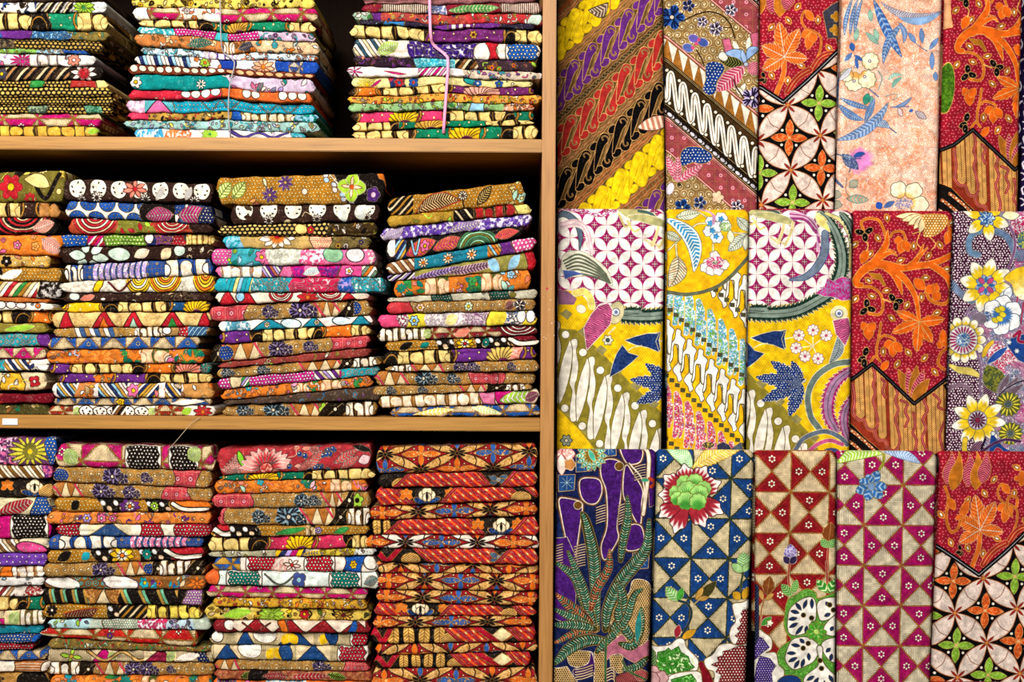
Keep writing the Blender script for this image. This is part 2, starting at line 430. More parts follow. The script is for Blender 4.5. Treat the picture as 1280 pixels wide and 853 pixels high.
# ---- shared tilings
def tri_tiles(cv, gx, gy, sw, sh, col, gold, cream='#d9c9a2', par=0, dark='#5a3a22', fl='#f4ecd4', lean=0.):
    """squares cut by both diagonals, opposite triangles dyed, the others hatched"""
    sl, X, Y = cv.full()
    xx = X - lean * (Y - gy)
    i = np.floor((xx - gx) / sw); j = np.floor((Y - gy) / sh)
    x = (xx - gx) / sw - i - .5; y = (Y - gy) / sh - j - .5
    hor = np.abs(x) > np.abs(y)
    dyed = hor ^ (((i + j + par) % 2) == 0)
    wob = (vnoise(X, Y, 2.) - .5) * .02
    dd = np.abs(np.abs(x) - np.abs(y)) * .707 * sw; de = np.minimum(.5 - np.abs(x), .5 - np.abs(y)) * sw
    # hatching, finer near the diagonals
    q = np.where(hor, y * sh, x * sw)
    hz = np.clip(.5 + (.17 - np.abs((q / 2.15 + .3 * vnoise(X, Y, 4.)) % 1 - .5)) * 5, 0, 1) * (.62 + .38 * (dd < 3.))
    cr = mixc(cream, dark, hz * .62) * (.95 + .1 * vnoise(X, Y, 3., 7))[..., None]
    dy_ = np.broadcast_to(C(col), cr.shape).copy()
    dy_ *= (.9 + .2 * vnoise(X, Y, 2.5, 4))[..., None]
    # little flower at the triangle's middle
    cx = np.where(hor, np.sign(x) * .30, 0.); cy = np.where(hor, 0., np.sign(y) * .30)
    fx = (x - cx) * sw; fy = (y - cy) * sh; R = np.hypot(fx, fy); th = np.arctan2(fy, fx)
    pet = np.clip(.5 - (np.hypot(R - sw * .07, ((th * 6 / 6.2832) % 1 - .5) * R * 1.05) - sw * .028) * cv.k, 0, 1)
    dy_ += (C(fl) - dy_) * pet[..., None]
    dy_ += (C(gold) - dy_) * np.clip(.5 - (np.abs(dd - sw * .07) - .22) * cv.k, 0, 1)[..., None] * .7
    # v marks in the corners
    out = np.where(dyed[..., None], dy_, cr)
    ln = np.clip(.5 - (np.minimum(dd, de * 1.15) + wob * sw - sw * .017) * cv.k, 0, 1)
    out = out + (C(gold) - out) * ln[..., None]
    cv.a[sl] = out

def ceplok(cv, nx, ny, e1, e2, ground, petal, pline, star, fcols, dot='#f2ead8', i0=-6, i1=7, w=.215, sq=.42, core='#d98a3a', inner=None, flen=.40, fw=.085):
    """rotated lattice of spindle petals with a four-petal flower in every opening"""
    def N(i, j): return nx + i * e1[0] + j * e2[0], ny + i * e1[1] + j * e2[1]
    L = math.hypot(*e1)
    def vis(x, y): return cv.x0 - L < x < cv.x0 + cv.w + L and cv.y0 - L < y < cv.y0 + cv.h + L
    for i in range(i0, i1):
        for j in range(i0, i1):
            x, y = N(i, j)
            if not vis(x, y): continue
            for (a, b) in ((i + 1, j), (i, j + 1)):
                X, Y = N(a, b)
                cv.leaf(x, y, X, Y, L * w, petal, pline, .55, sq=.9)
                cv.leaf(x, y, X, Y, L * w - .9, petal, core, .35, sq=.9)
                mx, my = (x + X) / 2, (y + Y) / 2; ux, uy = (X - x) / L, (Y - y) / L
                h = L * w * .95
                sgn = 1 if b == j else -1
                cv.stroke([(mx - uy * h * sgn, my + ux * h * sgn), (mx + ux * 2, my + uy * 2), (mx + uy * h * sgn - ux * 2, my - ux * h * sgn - uy * 2)], .3, pline)
    for i in range(i0, i1):
        for j in range(i0, i1):
            x, y = N(i, j)
            if not vis(x, y): continue
            cx = x + (e1[0] + e2[0]) / 2; cy = y + (e1[1] + e2[1]) / 2
            fc = fcols[j % len(fcols)]
            for q in range(4):
                a = q * math.pi / 2 + .03
                cv.leaf(cx, cy, cx + L * flen * math.cos(a), cy + L * flen * math.sin(a), L * fw, fc, '#e8b878', .45, stripe=inner, n=5, duty=.35)
                a += math.pi / 4
                cv.circ(cx + L * .23 * math.cos(a), cy + L * .23 * math.sin(a), L * .032, dot)
            cv.circ(cx, cy, L * .035, '#e8b878')
            for q in range(4):
                a = q * math.pi / 2 + .78
                cv.leaf(x, y, x + L * .22 * math.cos(a), y + L * .22 * math.sin(a), L * .028, star, None)
            cv.circ(x, y, L * .04, core, star, .4)
# ---------------------------------------------------------------- prints of the hanging cloths
def hang_canvas(q, bg, k=4.):
    xlt, xrt, xlb, xrb, yt, yb = q
    w = (xrt - xlt + xrb - xlb) / 2; h = yb - yt
    cv = Cv(w, h + 34, k, bg, 0., -12.)
    def T(x, y):
        t = (y - yt) / (yb - yt); l = xlt + (xlb - xlt) * t; r = xrt + (xrb - xrt) * t
        return ((x - l) / (r - l) * w, y - yt)
    cv.T = T
    return cv

def p_parang_rainbow(q):
    cv = hang_canvas(q, '#7a5a34'); g = cv.Z(690, 0, 6.5625)
    sl, X, Y = cv.full()
    ux, uy = 22.8, -21.3; P = math.hypot(ux, uy); ux /= P; uy /= P
    rows = [(200, 200, 'y', '#8a5a2c'), (345, 480, 'p', '#2c2216'), (620, 655, 'r', '#6a4630'), (440, 1223, 'k', '#94481e'), (575, 1515, 'y', '#8e4a22'), (870, 1683, 'p', '#2c2216')]
    colr = dict(y='#f0cc08', p='#6a2c84', r='#b42c28', k='#0c0a0c')
    # ground with scalloped lines between the bands
    cen = [g(x, y) for x, y, _, _ in rows]
    b = -(X * uy) + Y * ux            # distance across the bands
    bc = [-(c[0] * uy) + c[1] * ux for c in cen]
    a = X * ux + Y * uy
    o = np.empty(X.shape + (3,), F32); o[:] = C('#6e5226')
    for n, (c, r) in enumerate(zip(cen, rows)):
        a0 = c[0] * ux + c[1] * uy
        sc = 1.3 * np.abs(np.sin(math.pi * (a - a0) / P * 2 + .6))
        e = np.abs(b - bc[n]) - 17.2 - sc
        up = b > bc[n]
        gap = r[3] if True else None
        nxt = C(r[3]); prv = C(rows[n - 1][3] if n else '#8e4a22')
        side = np.where(up[..., None], nxt, prv)
        lim = np.where(up, (bc[n + 1] - bc[n]) / 2 if n + 1 < len(bc) else 30, (bc[n] - bc[n - 1]) / 2 if n else 30)
        m = (e > 0) & (np.abs(b - bc[n]) <= lim)
        o[m] = side[m]
        for off, col in ((0.3, '#caa05c'), (2.2, '#b9743a'), (3.6, '#c99a5e')):
            al = np.clip(.5 - (np.abs(e - off) - .42) * cv.k, 0, 1) * (np.abs(b - bc[n]) <= lim)
            o += (C(col) - o) * al[..., None]
        dd = np.hypot(((a - a0) / (P / 6)) % 1 - .5, (e - 5.6) / (P / 6))
        al = np.clip(.5 - (dd - .28) * 5, 0, 1) * m
        o += (C('#7d6a3c') - o) * al[..., None]
    cv.a[sl] = o
    s = 1 / 6.5625
    for c, r in zip(cen, rows):
        col = colr[r[2]]; yel = r[2] == 'y'
        ol = '#c9a400' if yel else '#d8a564'; ln = '#b89400' if yel else '#d6a868'
        for i in range(-6, 7):
            x = c[0] + i * 22.8; y = c[1] - i * 21.3
            if not (-25 < x < cv.w + 25 and -40 < y < cv.h + 30): continue
            R = lambda *p: [(x + p[m] * s, y + p[m + 1] * s) for m in range(0, len(p), 2)]
            if yel: cv.ell(x, y, 12, 20, .2, col)
            for dx, dy in ((58, -165), (-58, 168)):
                cv.ell(x + dx * s, y + dy * s, 6.2, 4.2, -.75, col, ol, .75)
            A = R(-8, -95, -42, -35, -68, 70, -88, 165); Bp = R(8, 112, 42, 30, 62, -60, 88, -165)
            wa = [38 * s, 30 * s, 19 * s, 6 * s]; wb = [38 * s, 30 * s, 17 * s, 5 * s]
            for lw, cc in ((.85, ol), (0, col)):
                cv.stroke(A, [v + lw for v in wa], cc); cv.stroke(Bp, [v + lw for v in wb], cc)
            S = R(-22, -78, -30, -100, -5, -112, 22, -88, 18, -40, 0, 30, -8, 85, 8, 112, 30, 100, 26, 84)
            cv.stroke(S, .95, ol if not yel else '#d4ac00'); cv.stroke(S, .42, '#7a5a34' if not yel else '#f6dc20')
    g2 = cv.Z(690, 130, 6.5625)
    cv.leaf(*g2(700, 190), *g2(1000, 110), 8.5, '#c9836a', '#5a2a1c', .6, stripe='#f2d8c0', n=7, slant=0, duty=.5)
    cv.leaf(*g(460, 20), *g(300, 80), 7.5, '#6a5548', '#2c2018', .6, curve=-.25, stripe='#d8c0a4', n=6, duty=.45)
    cv.stroke(g(480, 0, 470, 120, 440, 205), .7, '#c9783a')
    return cv

BLU, LIL, PNK = '#1f4f9e', '#b7a3d8', '#d8526e'
def anemone(cv, x, y, r, col, dark='#15102a', lite='#e6dcf0', n=5, rot=0.):
    for i in range(n):
        a = rot + i * 2 * math.pi / n
        px, py = x + r * .52 * math.cos(a), y + r * .52 * math.sin(a)
        cv.ell(px, py, r * .5, r * .36, a, col, lite, .45)
        for d in (-.35, 0, .35):
            cv.stroke([(x + r * .25 * math.cos(a + d * .6), y + r * .25 * math.sin(a + d * .6)), (x + r * .88 * math.cos(a + d * .9), y + r * .88 * math.sin(a + d * .9))], r * .07, dark, sm=False)
    cv.circ(x, y, r * .16, '#e8d8c0', dark, r * .08)

def brown_floral(cv, zx, zy, sc=6.564, ox=0., oy=0., flowers=True):
    """brown print with diagonal bands, meander and blue flowers; (zx, zy) place it"""
    g = cv.Z(zx, zy, sc); s = 1 / sc
    sl, X, Y = cv.full(); x0, y0 = g(0, 0)
    q = ((Y - y0) - .85 * (X - x0)) * sc
    PER = 1555.
    q = (q + 645) % PER - 645
    o = f_rings('#96713a', '#e6d6a6', '#efe6cc', 11.)(X, Y)
    def band(lo, hi, col):
        al = np.clip((q - lo) * s * cv.k * .76 + .5, 0, 1) * np.clip((hi - q) * s * cv.k * .76 + .5, 0, 1)
        c = col(X, Y) if callable(col) else C(col)
        o[:] = o + (c - o) * al[..., None]
    tile = f_tile('#a44450', '#9a6a40', '#e49aa8', 15.5)
    band(-645, -385, tile); band(895, 1168, tile)
    # triangle row
    al = ((X - x0) + (Y - y0) * .85) * sc
    tt = (q - 235) / 190.; ph = ((X - x0) * sc / 85.) % 1
    band(235, 415, '#a46a24'); 
    tri = (np.abs(ph - .5) < .5 * (1 - np.clip(tt * 1.1, 0, 1)) * .95) & (q > 250) & (q < 410)
    o[tri] = C('#e9e2d0')
    for c in (-385, 228, 895, 1168, -645):
        band(c - 14, c + 14, '#7a2f2a'); band(c - 8, c + 8, '#f0a8a0')
    band(408, 850, '#4a3316'); band(405, 445, '#1a120a'); band(414, 420, '#d8b878'); band(428, 434, '#d8b878')
    band(770, 890, '#241a0e'); band(786, 793, '#c8a868'); band(872, 880, '#c8a868')
    cv.a[sl] = o
    # meander of thick white loops, pearls and bead chain
    rep = [k * PER for k in (-1, 0, 1)]
    for rq in rep:
        pts = []
        for i in range(-14, 16):
            bx, by = 420 + 100 * i, 883 + 88 * i + rq
            pts += [g(bx - 35, by + 170), g(bx, by)]
        pts = [p for p in pts if -60 < p[0] < cv.w + 60 and -60 < p[1] < cv.h + 60]
        if len(pts) > 3:
            P = []
            for n, (a, b) in enumerate(pts):
                up = n % 2 == (0 if True else 1)
                P.append((a, b))
            # rounded turns: duplicate the turning points sideways
            Q = []
            for n, (a, b) in enumerate(P):
                Q += [(a - 14 * s, b + (0 if False else 0)), (a + 14 * s, b)]
            cv.stroke(Q, 3.0, '#efeade', '#15100a', .9, n=7)
            cv.stroke([(a + .1, b) for a, b in Q], .35, '#8a5a20', n=7)
        for i in range(-14, 18):
            for qq in (493, 748):
                px = 90 + 100 * i + (0 if qq == 493 else 20); py = qq + .85 * px + rq
                cv.circ(*g(px, py), 2.1, '#e8dcc0', '#0f0a06', .9); cv.circ(*g(px - 3, py - 3), .8, '#ffffff')
            px = 50 + 62 * i; py = 840 + .85 * px + rq
            a = g(px, py); cv.ell(a[0], a[1], 3.6, 2.1, .7, '#cfccd6', '#15100a', .7)
            px = 50 + 62 * i + 700; py = 840 + .85 * px + rq
            a = g(px, py); cv.ell(a[0], a[1], 3.6, 2.1, .7, '#cfccd6', '#15100a', .7)
    return g

def p_brown_floral(q):
    cv = hang_canvas(q, '#a8742a')
    g = brown_floral(cv, 820, 0)
    g2 = cv.Z(820, 130, 6.564)
    cv.stroke(g(225, 165, 320, 115, 430, 88, 540, 115, 610, 190, 648, 300), .8, '#3a2410')
    cv.stroke(g(530, 215, 620, 215), .6, '#3a2410'); cv.stroke(g(330, 400, 370, 470, 395, 530), .7, '#3a2410')
    anemone(cv, *g(130, 135), 15, '#2458a8', '#0c1c48', '#4a80d0')
    anemone(cv, *g(265, 40), 7.5, '#39529a'); anemone(cv, *g(380, 170), 6.5, '#cfc4e2'); anemone(cv, *g(490, 225), 8.5, '#d4c8e6')
    anemone(cv, *g(615, 70), 7.5, '#ded4ea')
    for x, y, c in ((310, 310, '#6a62b8'), (385, 340, '#4a62b4'), (262, 385, '#5a70c0')): cv.ell(*g(x, y), 6.5, 4.8, .4, c, '#d8c8e8', .6)
    for x, y in ((330, 350), (300, 385), (350, 320)): cv.circ(*g(x, y), 2.2, '#e0508c')
    # winged blossom with the blue dotted lobe
    cv.poly(g(545, 310, 605, 305, 630, 400, 570, 420), f_dots('#d8527e', '#f0a8c0', 1.8, .5), '#5a2020', .5)
    cv.poly(g(775, 270, 840, 250, 860, 380, 800, 385), f_dots('#d8527e', '#f0a8c0', 1.8, .5), '#5a2020', .5)
    cv.leaf(*g(630, 320), *g(680, 410), 3, '#efe6d4'); cv.leaf(*g(765, 290), *g(750, 400), 3, '#efe6d4')
    cv.leaf(*g(740, 510), *g(560, 425), 6, '#8fb0dc', '#1c2c50', .6, curve=.2); cv.leaf(*g(745, 480), *g(860, 380), 5, '#8fb0dc', '#1c2c50', .6, curve=-.2)
    cv.leaf(*g(735, 520), *g(705, 395), 3, '#9cb8e0', '#26406e', .5)
    cv.leaf(*g(720, 515), *g(525, 480), 6.5, '#2c2012', '#c8a868', .5, stripe='#7d8a3c', n=9)
    cv.poly(g(405, 545, 430, 505, 500, 495, 560, 530, 545, 590, 500, 660, 490, 740, 440, 770, 385, 730, 410, 640), f_dots('#153f90', '#dfe8f6', 4.2, .95, .3), '#c8a050', .8, sm=True)
    cv.leaf(*g(730, 530), *g(500, 735), 10, '#c43a5c', '#f0b8c8', .6, stripe='#f6c4d2', n=11, duty=.35, vein='#f8d8e0')
    cv.leaf(*g(745, 520), *g(870, 580), 8, '#c43a5c', '#f0b8c8', .6, stripe='#f6c4d2', n=8, duty=.35)
    cv.poly(g(510, 455, 545, 410, 590, 460, 560, 490), '#e6e0d4', '#5a4020', .4, sm=True)
    cv.circ(*g(738, 515), 2.6, '#b8c4d8', '#3a2a1a', .5)
    cv.leaf(*g(735, 670), *g(690, 750), 3.2, '#efe6d4', '#5a4020', .4); cv.leaf(*g(660, 700), *g(715, 770), 3.6, '#efe6d4', '#5a4020', .4)
    cv.stroke(g(640, 640, 660, 700, 720, 790), .7, '#3a2410')
    anemone(cv, *g(790, 790), 13, '#b9a8dc', '#1a1438')
    # lower one
    cv.poly(g2(215, 380, 270, 345, 380, 355, 460, 410, 440, 460, 370, 480, 300, 470, 215, 500, 200, 430), f_dots('#153f90', '#dfe8f6', 4.2, .95, .3), '#c8a050', .8, sm=True)
    for (x, y) in ((90, 420), (180, 430), (380, 490)):
        cv.leaf(*g2(170, 630), *g2(x, y), 5, '#d0506e', '#f0b8c8', .5, stripe='#f6c4d2', n=9, duty=.35, vein='#f8d8e0')
    cv.ell(*g2(115, 690), 7.5, 4.6, 1.9, '#d9d2dc', '#7a6a70', .5); cv.circ(*g2(190, 655), 2.2, '#38302c')
    anemone(cv, *g2(360, 800), 8, '#4a74b8'); anemone(cv, *g2(215, 840), 10, '#2458a8', '#0c1c48', '#4a80d0'); anemone(cv, *g2(665, 830), 8, '#e0d8ea')
    cv.flower(*g2(505, 755), 8, 5, '#e8c8a8', '#7a5030', .5)
    return cv

def red_leaf(cv, zx, zy, sc):
    """crimson ground with triplet dots, orange leaves; placed by the reading origin"""
    g = cv.Z(zx, zy, sc)
    K = lambda v: v * 6.5583 / sc            # the print was read at that magnification
    def seed(x, y, a): cv.leaf(*g(x - 38 * math.cos(a), y - 38 * math.sin(a)), *g(x + 38 * math.cos(a), y + 38 * math.sin(a)), K(3.4), '#d9822c', '#f3b45c', .5); cv.ell(*g(x, y), K(2.6), K(1.2), a, '#fbf0d8', '#7a3a14', .4)
    for x, y, a in ((375, 40, -1), (298, 155, 1), (160, 210, -.9), (540, 150, -1.5), (400, 525, .5), (162, 605, 1.1), (290, 650, -1.4), (630, 380, .8), (20, 560, 1.2), (-60, 330, 1.), (560, -60, .5), (180, -50, -.7)): seed(x, y, a)
    # hanging fan at the top
    for n, (x0, x1, y1) in enumerate(((10, -15, 80), (70, 30, 130), (150, 160, 100), (215, 225, 125), (290, 275, 70))):
        cv.leaf(*g(x0 + 40, -190), *g(x1, y1), K(8), '#c8781c' if n % 2 else '#c02850', '#f3b45c', .6, p=1.6, stripe=None if n % 2 else '#f0a0a8', n=14, duty=.35)
    # curling buds
    cv.stroke(g(470, 120, 455, 80, 425, 85, 405, 150, 440, 220, 510, 245, 560, 290, 560, 380, 530, 470, 500, 560), 1.0, '#d8701c', '#f3b45c', .5)
    cv.leaf(*g(440, 70), *g(500, 155), K(4.4), '#e8761c', '#f3b45c', .5)
    for x, y in ((400, 285), (455, 395), (510, 335)): cv.leaf(*g(485, 250), *g(x, y), K(5), '#e8701e', '#f3b45c', .6)
    for P_ in ((720, 420, 620, 430, 550, 470, 490, 560), (470, 560, 400, 600, 340, 660, 290, 740)):
        cv.stroke(g(*P_), 3.4, '#b83228', '#f0a060', .7); cv.stroke(g(*P_), .5, '#f0a060')
    # big five-lobed leaf on a stem
    cv.stroke(g(262, 470, 255, 600, 205, 740, 160, 880), 2.6, '#e87420', '#f6c080', .6)
    for x, y, w in ((222, 170, 9.5), (385, 225, 9), (450, 470, 8), (90, 560, 9), (85, 360, 9.5)):
        a = g(265, 455); b = g(x, y)
        cv.leaf(*a, *b, K(w * .92), '#f08430', '#f8c89a', .7, ser=.13, sn=6, stripe='#d8501a', n=9, duty=.3, vein='#fbe0cc', vw=.9, sq=.75)
    for x, y, w in ((222, 170, 9.5), (385, 225, 9), (450, 470, 8), (90, 560, 9), (85, 360, 9.5)):
        a = g(265, 455); b = g(x, y); cv.stroke([a, (a[0] + (b[0] - a[0]) * .85, a[1] + (b[1] - a[1]) * .85)], .4, '#fbe0cc', sm=False)
    return g

def red_ground(): return f_dots('#a8182f', '#e06a74', 4.6, .95, .55)

def p_red_leaf(q, zx=940, zy=0, sc=6.5583, side=True):
    cv = hang_canvas(q, red_ground())
    g = red_leaf(cv, zx, zy, sc)
    if side:
        cv.poly(g(580, 85, 660, 20, 740, -20, 760, 350, 700, 340, 690, 295, 620, 300), f_hatch('#1c1a2c', '#8a8ea8', 1.3, .35, .9, 1.), '#f0b070', .6)
        for x, y in ((690, 120), (680, 230), (720, 260)): cv.flower(*g(x, y), 6.5, 4, '#c8881c', '#e8c880', .5, dep=.45)
    else:
        for x, y in ((165, 210), (80, 330), (130, 400)): cv.leaf(*g(100, 370), *g(x, y), 5, '#e8701e', '#f3b45c', .6)
        cv.stroke(g(-30, 100, 0, 200, -20, 350, 20, 470, 80, 440, 100, 380), 1.5, '#d8701c', '#f3b45c', .5)
        cv.leaf(*g(-10, 190), *g(55, 290), 5, '#e8761c', '#f3b45c', .5)
        cv.flower(*g(600, 30), 9, 4, '#e8701e', '#f3b45c', .6, dep=.6)
        cv.stroke(g(520, 340, 480, 260, 500, 180, 560, 190, 560, 260), 1.3, '#d8701c', '#f3b45c', .5)
    for i, (x, y) in enumerate(((95, 600), (105, 650), (85, 640))): cv.ell(*g(x, y), 3.2, 2, 1.2 + i, '#14100e', '#d8b070', .5)
    # lower field
    V = g(-200, 520, 60, 690, 255, 825, 460, 640, 690, 415, 800, 310, 900, 1700, -300, 1700)
    cv.clippoly(V)
    B = cv.full(); cv.put(B[0], np.ones(B[1].shape, F32), '#0b0a0c')
    z = cv.Z(zx, zy + 130 * 6.5583 / sc, sc * 6.317 / 6.5583)
    n0 = z(305, 510); n1 = z(560, 745); n2 = z(75, 785)
    ceplok(cv, n0[0], n0[1], (n1[0] - n0[0], n1[1] - n0[1]), (n2[0] - n0[0], n2[1] - n0[1]), '#0b0a0c',
           f_squig('#ecdcd0', '#c8a49a', 2.2, .1), '#b4521e', '#a82c18', (f_noise('#7fae2a', '#a4cc50', 1.6, .55), f_noise('#de5818', '#f08a48', 1.6, .55)), w=.2, inner=None)
    cv.noclip()
    L = g(-200, 520, 60, 690, 255, 825, 460, 640, 690, 415, 800, 310)
    cv.stroke(L, 2.7, '#0c0c0e', sm=False); cv.stroke(L, .55, '#a9acb4', sm=False)
    return cv

def p_peach(q):
    bgf = f_squig('#f3ac86', '#fdf0e6', 2.7, .2, 2)
    def bg(X, Y):
        o = bgf(X, Y); n = vnoise(X, Y, 14, 8)
        o = o + (C('#ec7f4c') - o) * (np.clip((n - .38) * 1.4, 0, .5) * (vnoise(X, Y, 1.7, 4) > .42))[..., None]
        y = Y / 20; j = np.floor(y); x = X / 20 + .5 * (j % 2); i = np.floor(x)
        R = np.hypot(x - i - .5, y - j - .5) * 20
        al = np.clip(.5 - (np.abs((R / 2.4) % 1 - .5) - .16) * 3, 0, 1) * (R < 9) * (hash2(i, j, 5) > .35) * .6
        return o + (C('#fbeadf') - o) * al[..., None]
    cv = hang_canvas(q, bg); g = cv.Z(1035, 0, 6.32); h = cv.Z(1035, 130, 6.32)
    BL, BM, TQ = '#3a6cb8', '#7fa4d8', '#6fb4a8'
    feath = lambda a, b, w, c=0., col=BM, st='#4a6ea4', n=12: cv.leaf(*a, *b, w, col, '#5878a8', .45, curve=c, stripe=st, n=n, duty=.4, vein='#dfe8f0')
    for x, y in ((170, 0), (250, 0), (215, 30)): feath(g(x + 20, -20), g(x - 40, 260), 2.2, .05)
    feath(g(360, -20), g(585, 430), 5.6, .02, BL, '#8ab4e8', 11)
    cv.leaf(*g(420, 0), *g(890, 70), 4.2, '#d8c8c8', '#6a80b0', .5, curve=.16, stripe='#7088b8', n=26, duty=.4)
    cv.leaf(*g(560, 120), *g(890, 80), 4.5, '#8fb4e0', '#7a98c8', .4, curve=.14)
    feath(g(585, 170), g(440, 480), 4.6, .1); feath(g(560, 160), g(600, 320), 3., -.15)
    cv.stroke(g(580, 165, 640, 260, 700, 330, 780, 385), .5, '#6a80a8')
    for a, b in (((735, 205), (745, 320)), ((870, 280), (800, 370)), ((820, 395), (820, 530)), ((640, 240), (690, 320)), ((845, 550), (850, 620))): cv.leaf(*g(*a), *g(*b), 2.8, BM, '#4a70b0', .4, stripe='#5a80bc', n=8)
    cv.leaf(*g(180, 320), *g(200, 390), 3.6, BL); cv.leaf(*g(190, 400), *g(130, 470), 3, BM, stripe=BL, n=8); cv.leaf(*g(205, 420), *g(275, 465), 2.4, BL)
    for a, b in (((300, 240), (400, 330)), ((230, 210), (215, 310)), ((330, 60), (340, 150)), ((370, 210), (395, 300))): cv.leaf(*g(*a), *g(*b), 3., '#a8c8b0', '#5a9a98', .4, stripe=TQ, n=7)
    # cream poppy
    for x, y, r in ((335, 465, 11), (205, 630, 12), (310, 610, 11.5), (150, 580, 8)):
        c = g(x, y); o_ = g(230, 540); cv.flower(c[0], c[1], r, 9, f_rad('#f4a850', '#fbf3cc', o_[0], o_[1], 5, 16), '#7a7a50', .5, dep=.14)
    for x, y in ((225, 470), (215, 510), (290, 590), (205, 625), (330, 465)): cv.circ(*g(x, y), 1.5, '#d8d0e0', '#5a4a7a', .5)
    cv.leaf(*g(185, 520), *g(95, 620), 3.5, '#d4d4de', '#7a7a8a', .4); cv.leaf(*g(215, 440), *g(235, 530), 2.2, BL)
    cv.leaf(*g(320, 720), *g(290, 810), 4.5, '#3aa088', '#2c7a78', .4); cv.leaf(*g(345, 740), *g(350, 830), 2.6, '#78c0b0', '#2c7a78', .4)
    cv.leaf(*g(480, 610), *g(590, 575), 2.2, '#b8d4c4', '#6aa8a0', .4, curve=-.2, stripe='#6fb4a8', n=6); cv.leaf(*g(585, 590), *g(510, 672), 2.4, '#84bcae', '#6aa8a0', .4, curve=.1); cv.stroke(g(330, 690, 400, 745), 1., '#8a88a8')
    cv.stroke(g(460, 740, 540, 720, 545, 755, 500, 770), .4, '#6aa8a0')
    cv.stroke(g(400, 540, 430, 600, 400, 690), .6, '#7aa8a8')
    # lower crossing feathers
    for a, b, c, w in (((100, 760), (340, 840), .05, 3.), ((660, 750), (520, 830), -.1, 2.)): feath(g(*a), g(*b), w, c)
    feath(h(480, -30), h(70, 270), 6.5, -.13, '#9ab8e0', '#5a7cb4', 16); feath(h(90, -10), h(280, 110), 4.5, .1); feath(h(370, -60), h(290, 130), 4, 0)
    cv.leaf(*h(380, 160), *h(490, 170), 4.4, '#b8c8dc', '#4a74b0', .5, curve=-.25, stripe='#6a90c4', n=7); cv.stroke(h(490, 170, 540, 210), .7, '#5a6a98')
    cv.leaf(*h(690, 40), *h(770, 100), 3.6, '#e8d0c8', '#5a6a98', .5, stripe='#8898b8', n=6); cv.leaf(*h(560, 10), *h(585, 80), 2.6, '#e0c8c4', '#5a6a98', .5); cv.leaf(*h(640, 45), *h(670, 25), 2, BL)
    cv.stroke(h(500, 5, 640, 0), .6, '#6a80a8')
    # pink thistle
    B = cv.box(h(230, 400)[0] - 24, h(230, 430)[1] - 26, h(230, 400)[0] + 26, h(230, 430)[1] + 26)
    c = h(255, 430); d = np.hypot(B[1] - c[0], (B[2] - c[1])) - 17 + 5 * vnoise(B[1], B[2], 4)
    cv.put(B[0], np.clip(.5 - d / 6, 0, .95).astype(F32) * (B[1] > c[0] - 14 + (B[2] - c[1]) * .3), '#e88ad0', B[1], B[2])
    cv.leaf(*h(200, 400), *h(290, 370), 3.5, '#2c5cb0'); cv.leaf(*h(110, 380), *h(240, 500), 7, f_noise('#8a98b8', '#48608e', 1.4), None); 
    for i in range(5): cv.stroke([h(190, 420), h(290 - 30 * i, 380 + 35 * i)], .6, '#5a5a98', sm=False)
    cv.stroke(h(50, 530, 70, 590, 115, 640), 1.4, '#5c6e96'); cv.stroke(h(60, 370, 120, 400), .8, '#6a7a9a')
    for a, b in (((150, 730), (320, 740)), ((30, 690), (105, 710)), ((110, 790), (30, 770)), ((170, 640), (235, 590))): cv.leaf(*h(*a), *h(*b), 5, '#8ab09c', '#3a8a84', .5, stripe='#d8a088', n=6)
    cv.stroke(h(150, 570, 140, 660, 170, 720), .6, '#9a8a78')
    # lower cream flower
    for x, y, r in ((560, 660, 10.5), (675, 670, 10.5), (720, 780, 11)):
        c = h(x, y); o_ = h(610, 760); cv.flower(c[0], c[1], r, 5, f_rad('#f2c070', '#fbf2d0', o_[0], o_[1], 8, 17), '#5a6048', .5, dep=.12)
    cv.ell(*h(600, 770), 11, 7, 0, f_noise('#8a90b8', '#e8c8b8', 1.5)); cv.leaf(*h(380, 800), *h(430, 770), 5, '#2a5ec0'); cv.leaf(*h(440, 800), *h(530, 750), 3.5, '#5a78b8')
    return cv

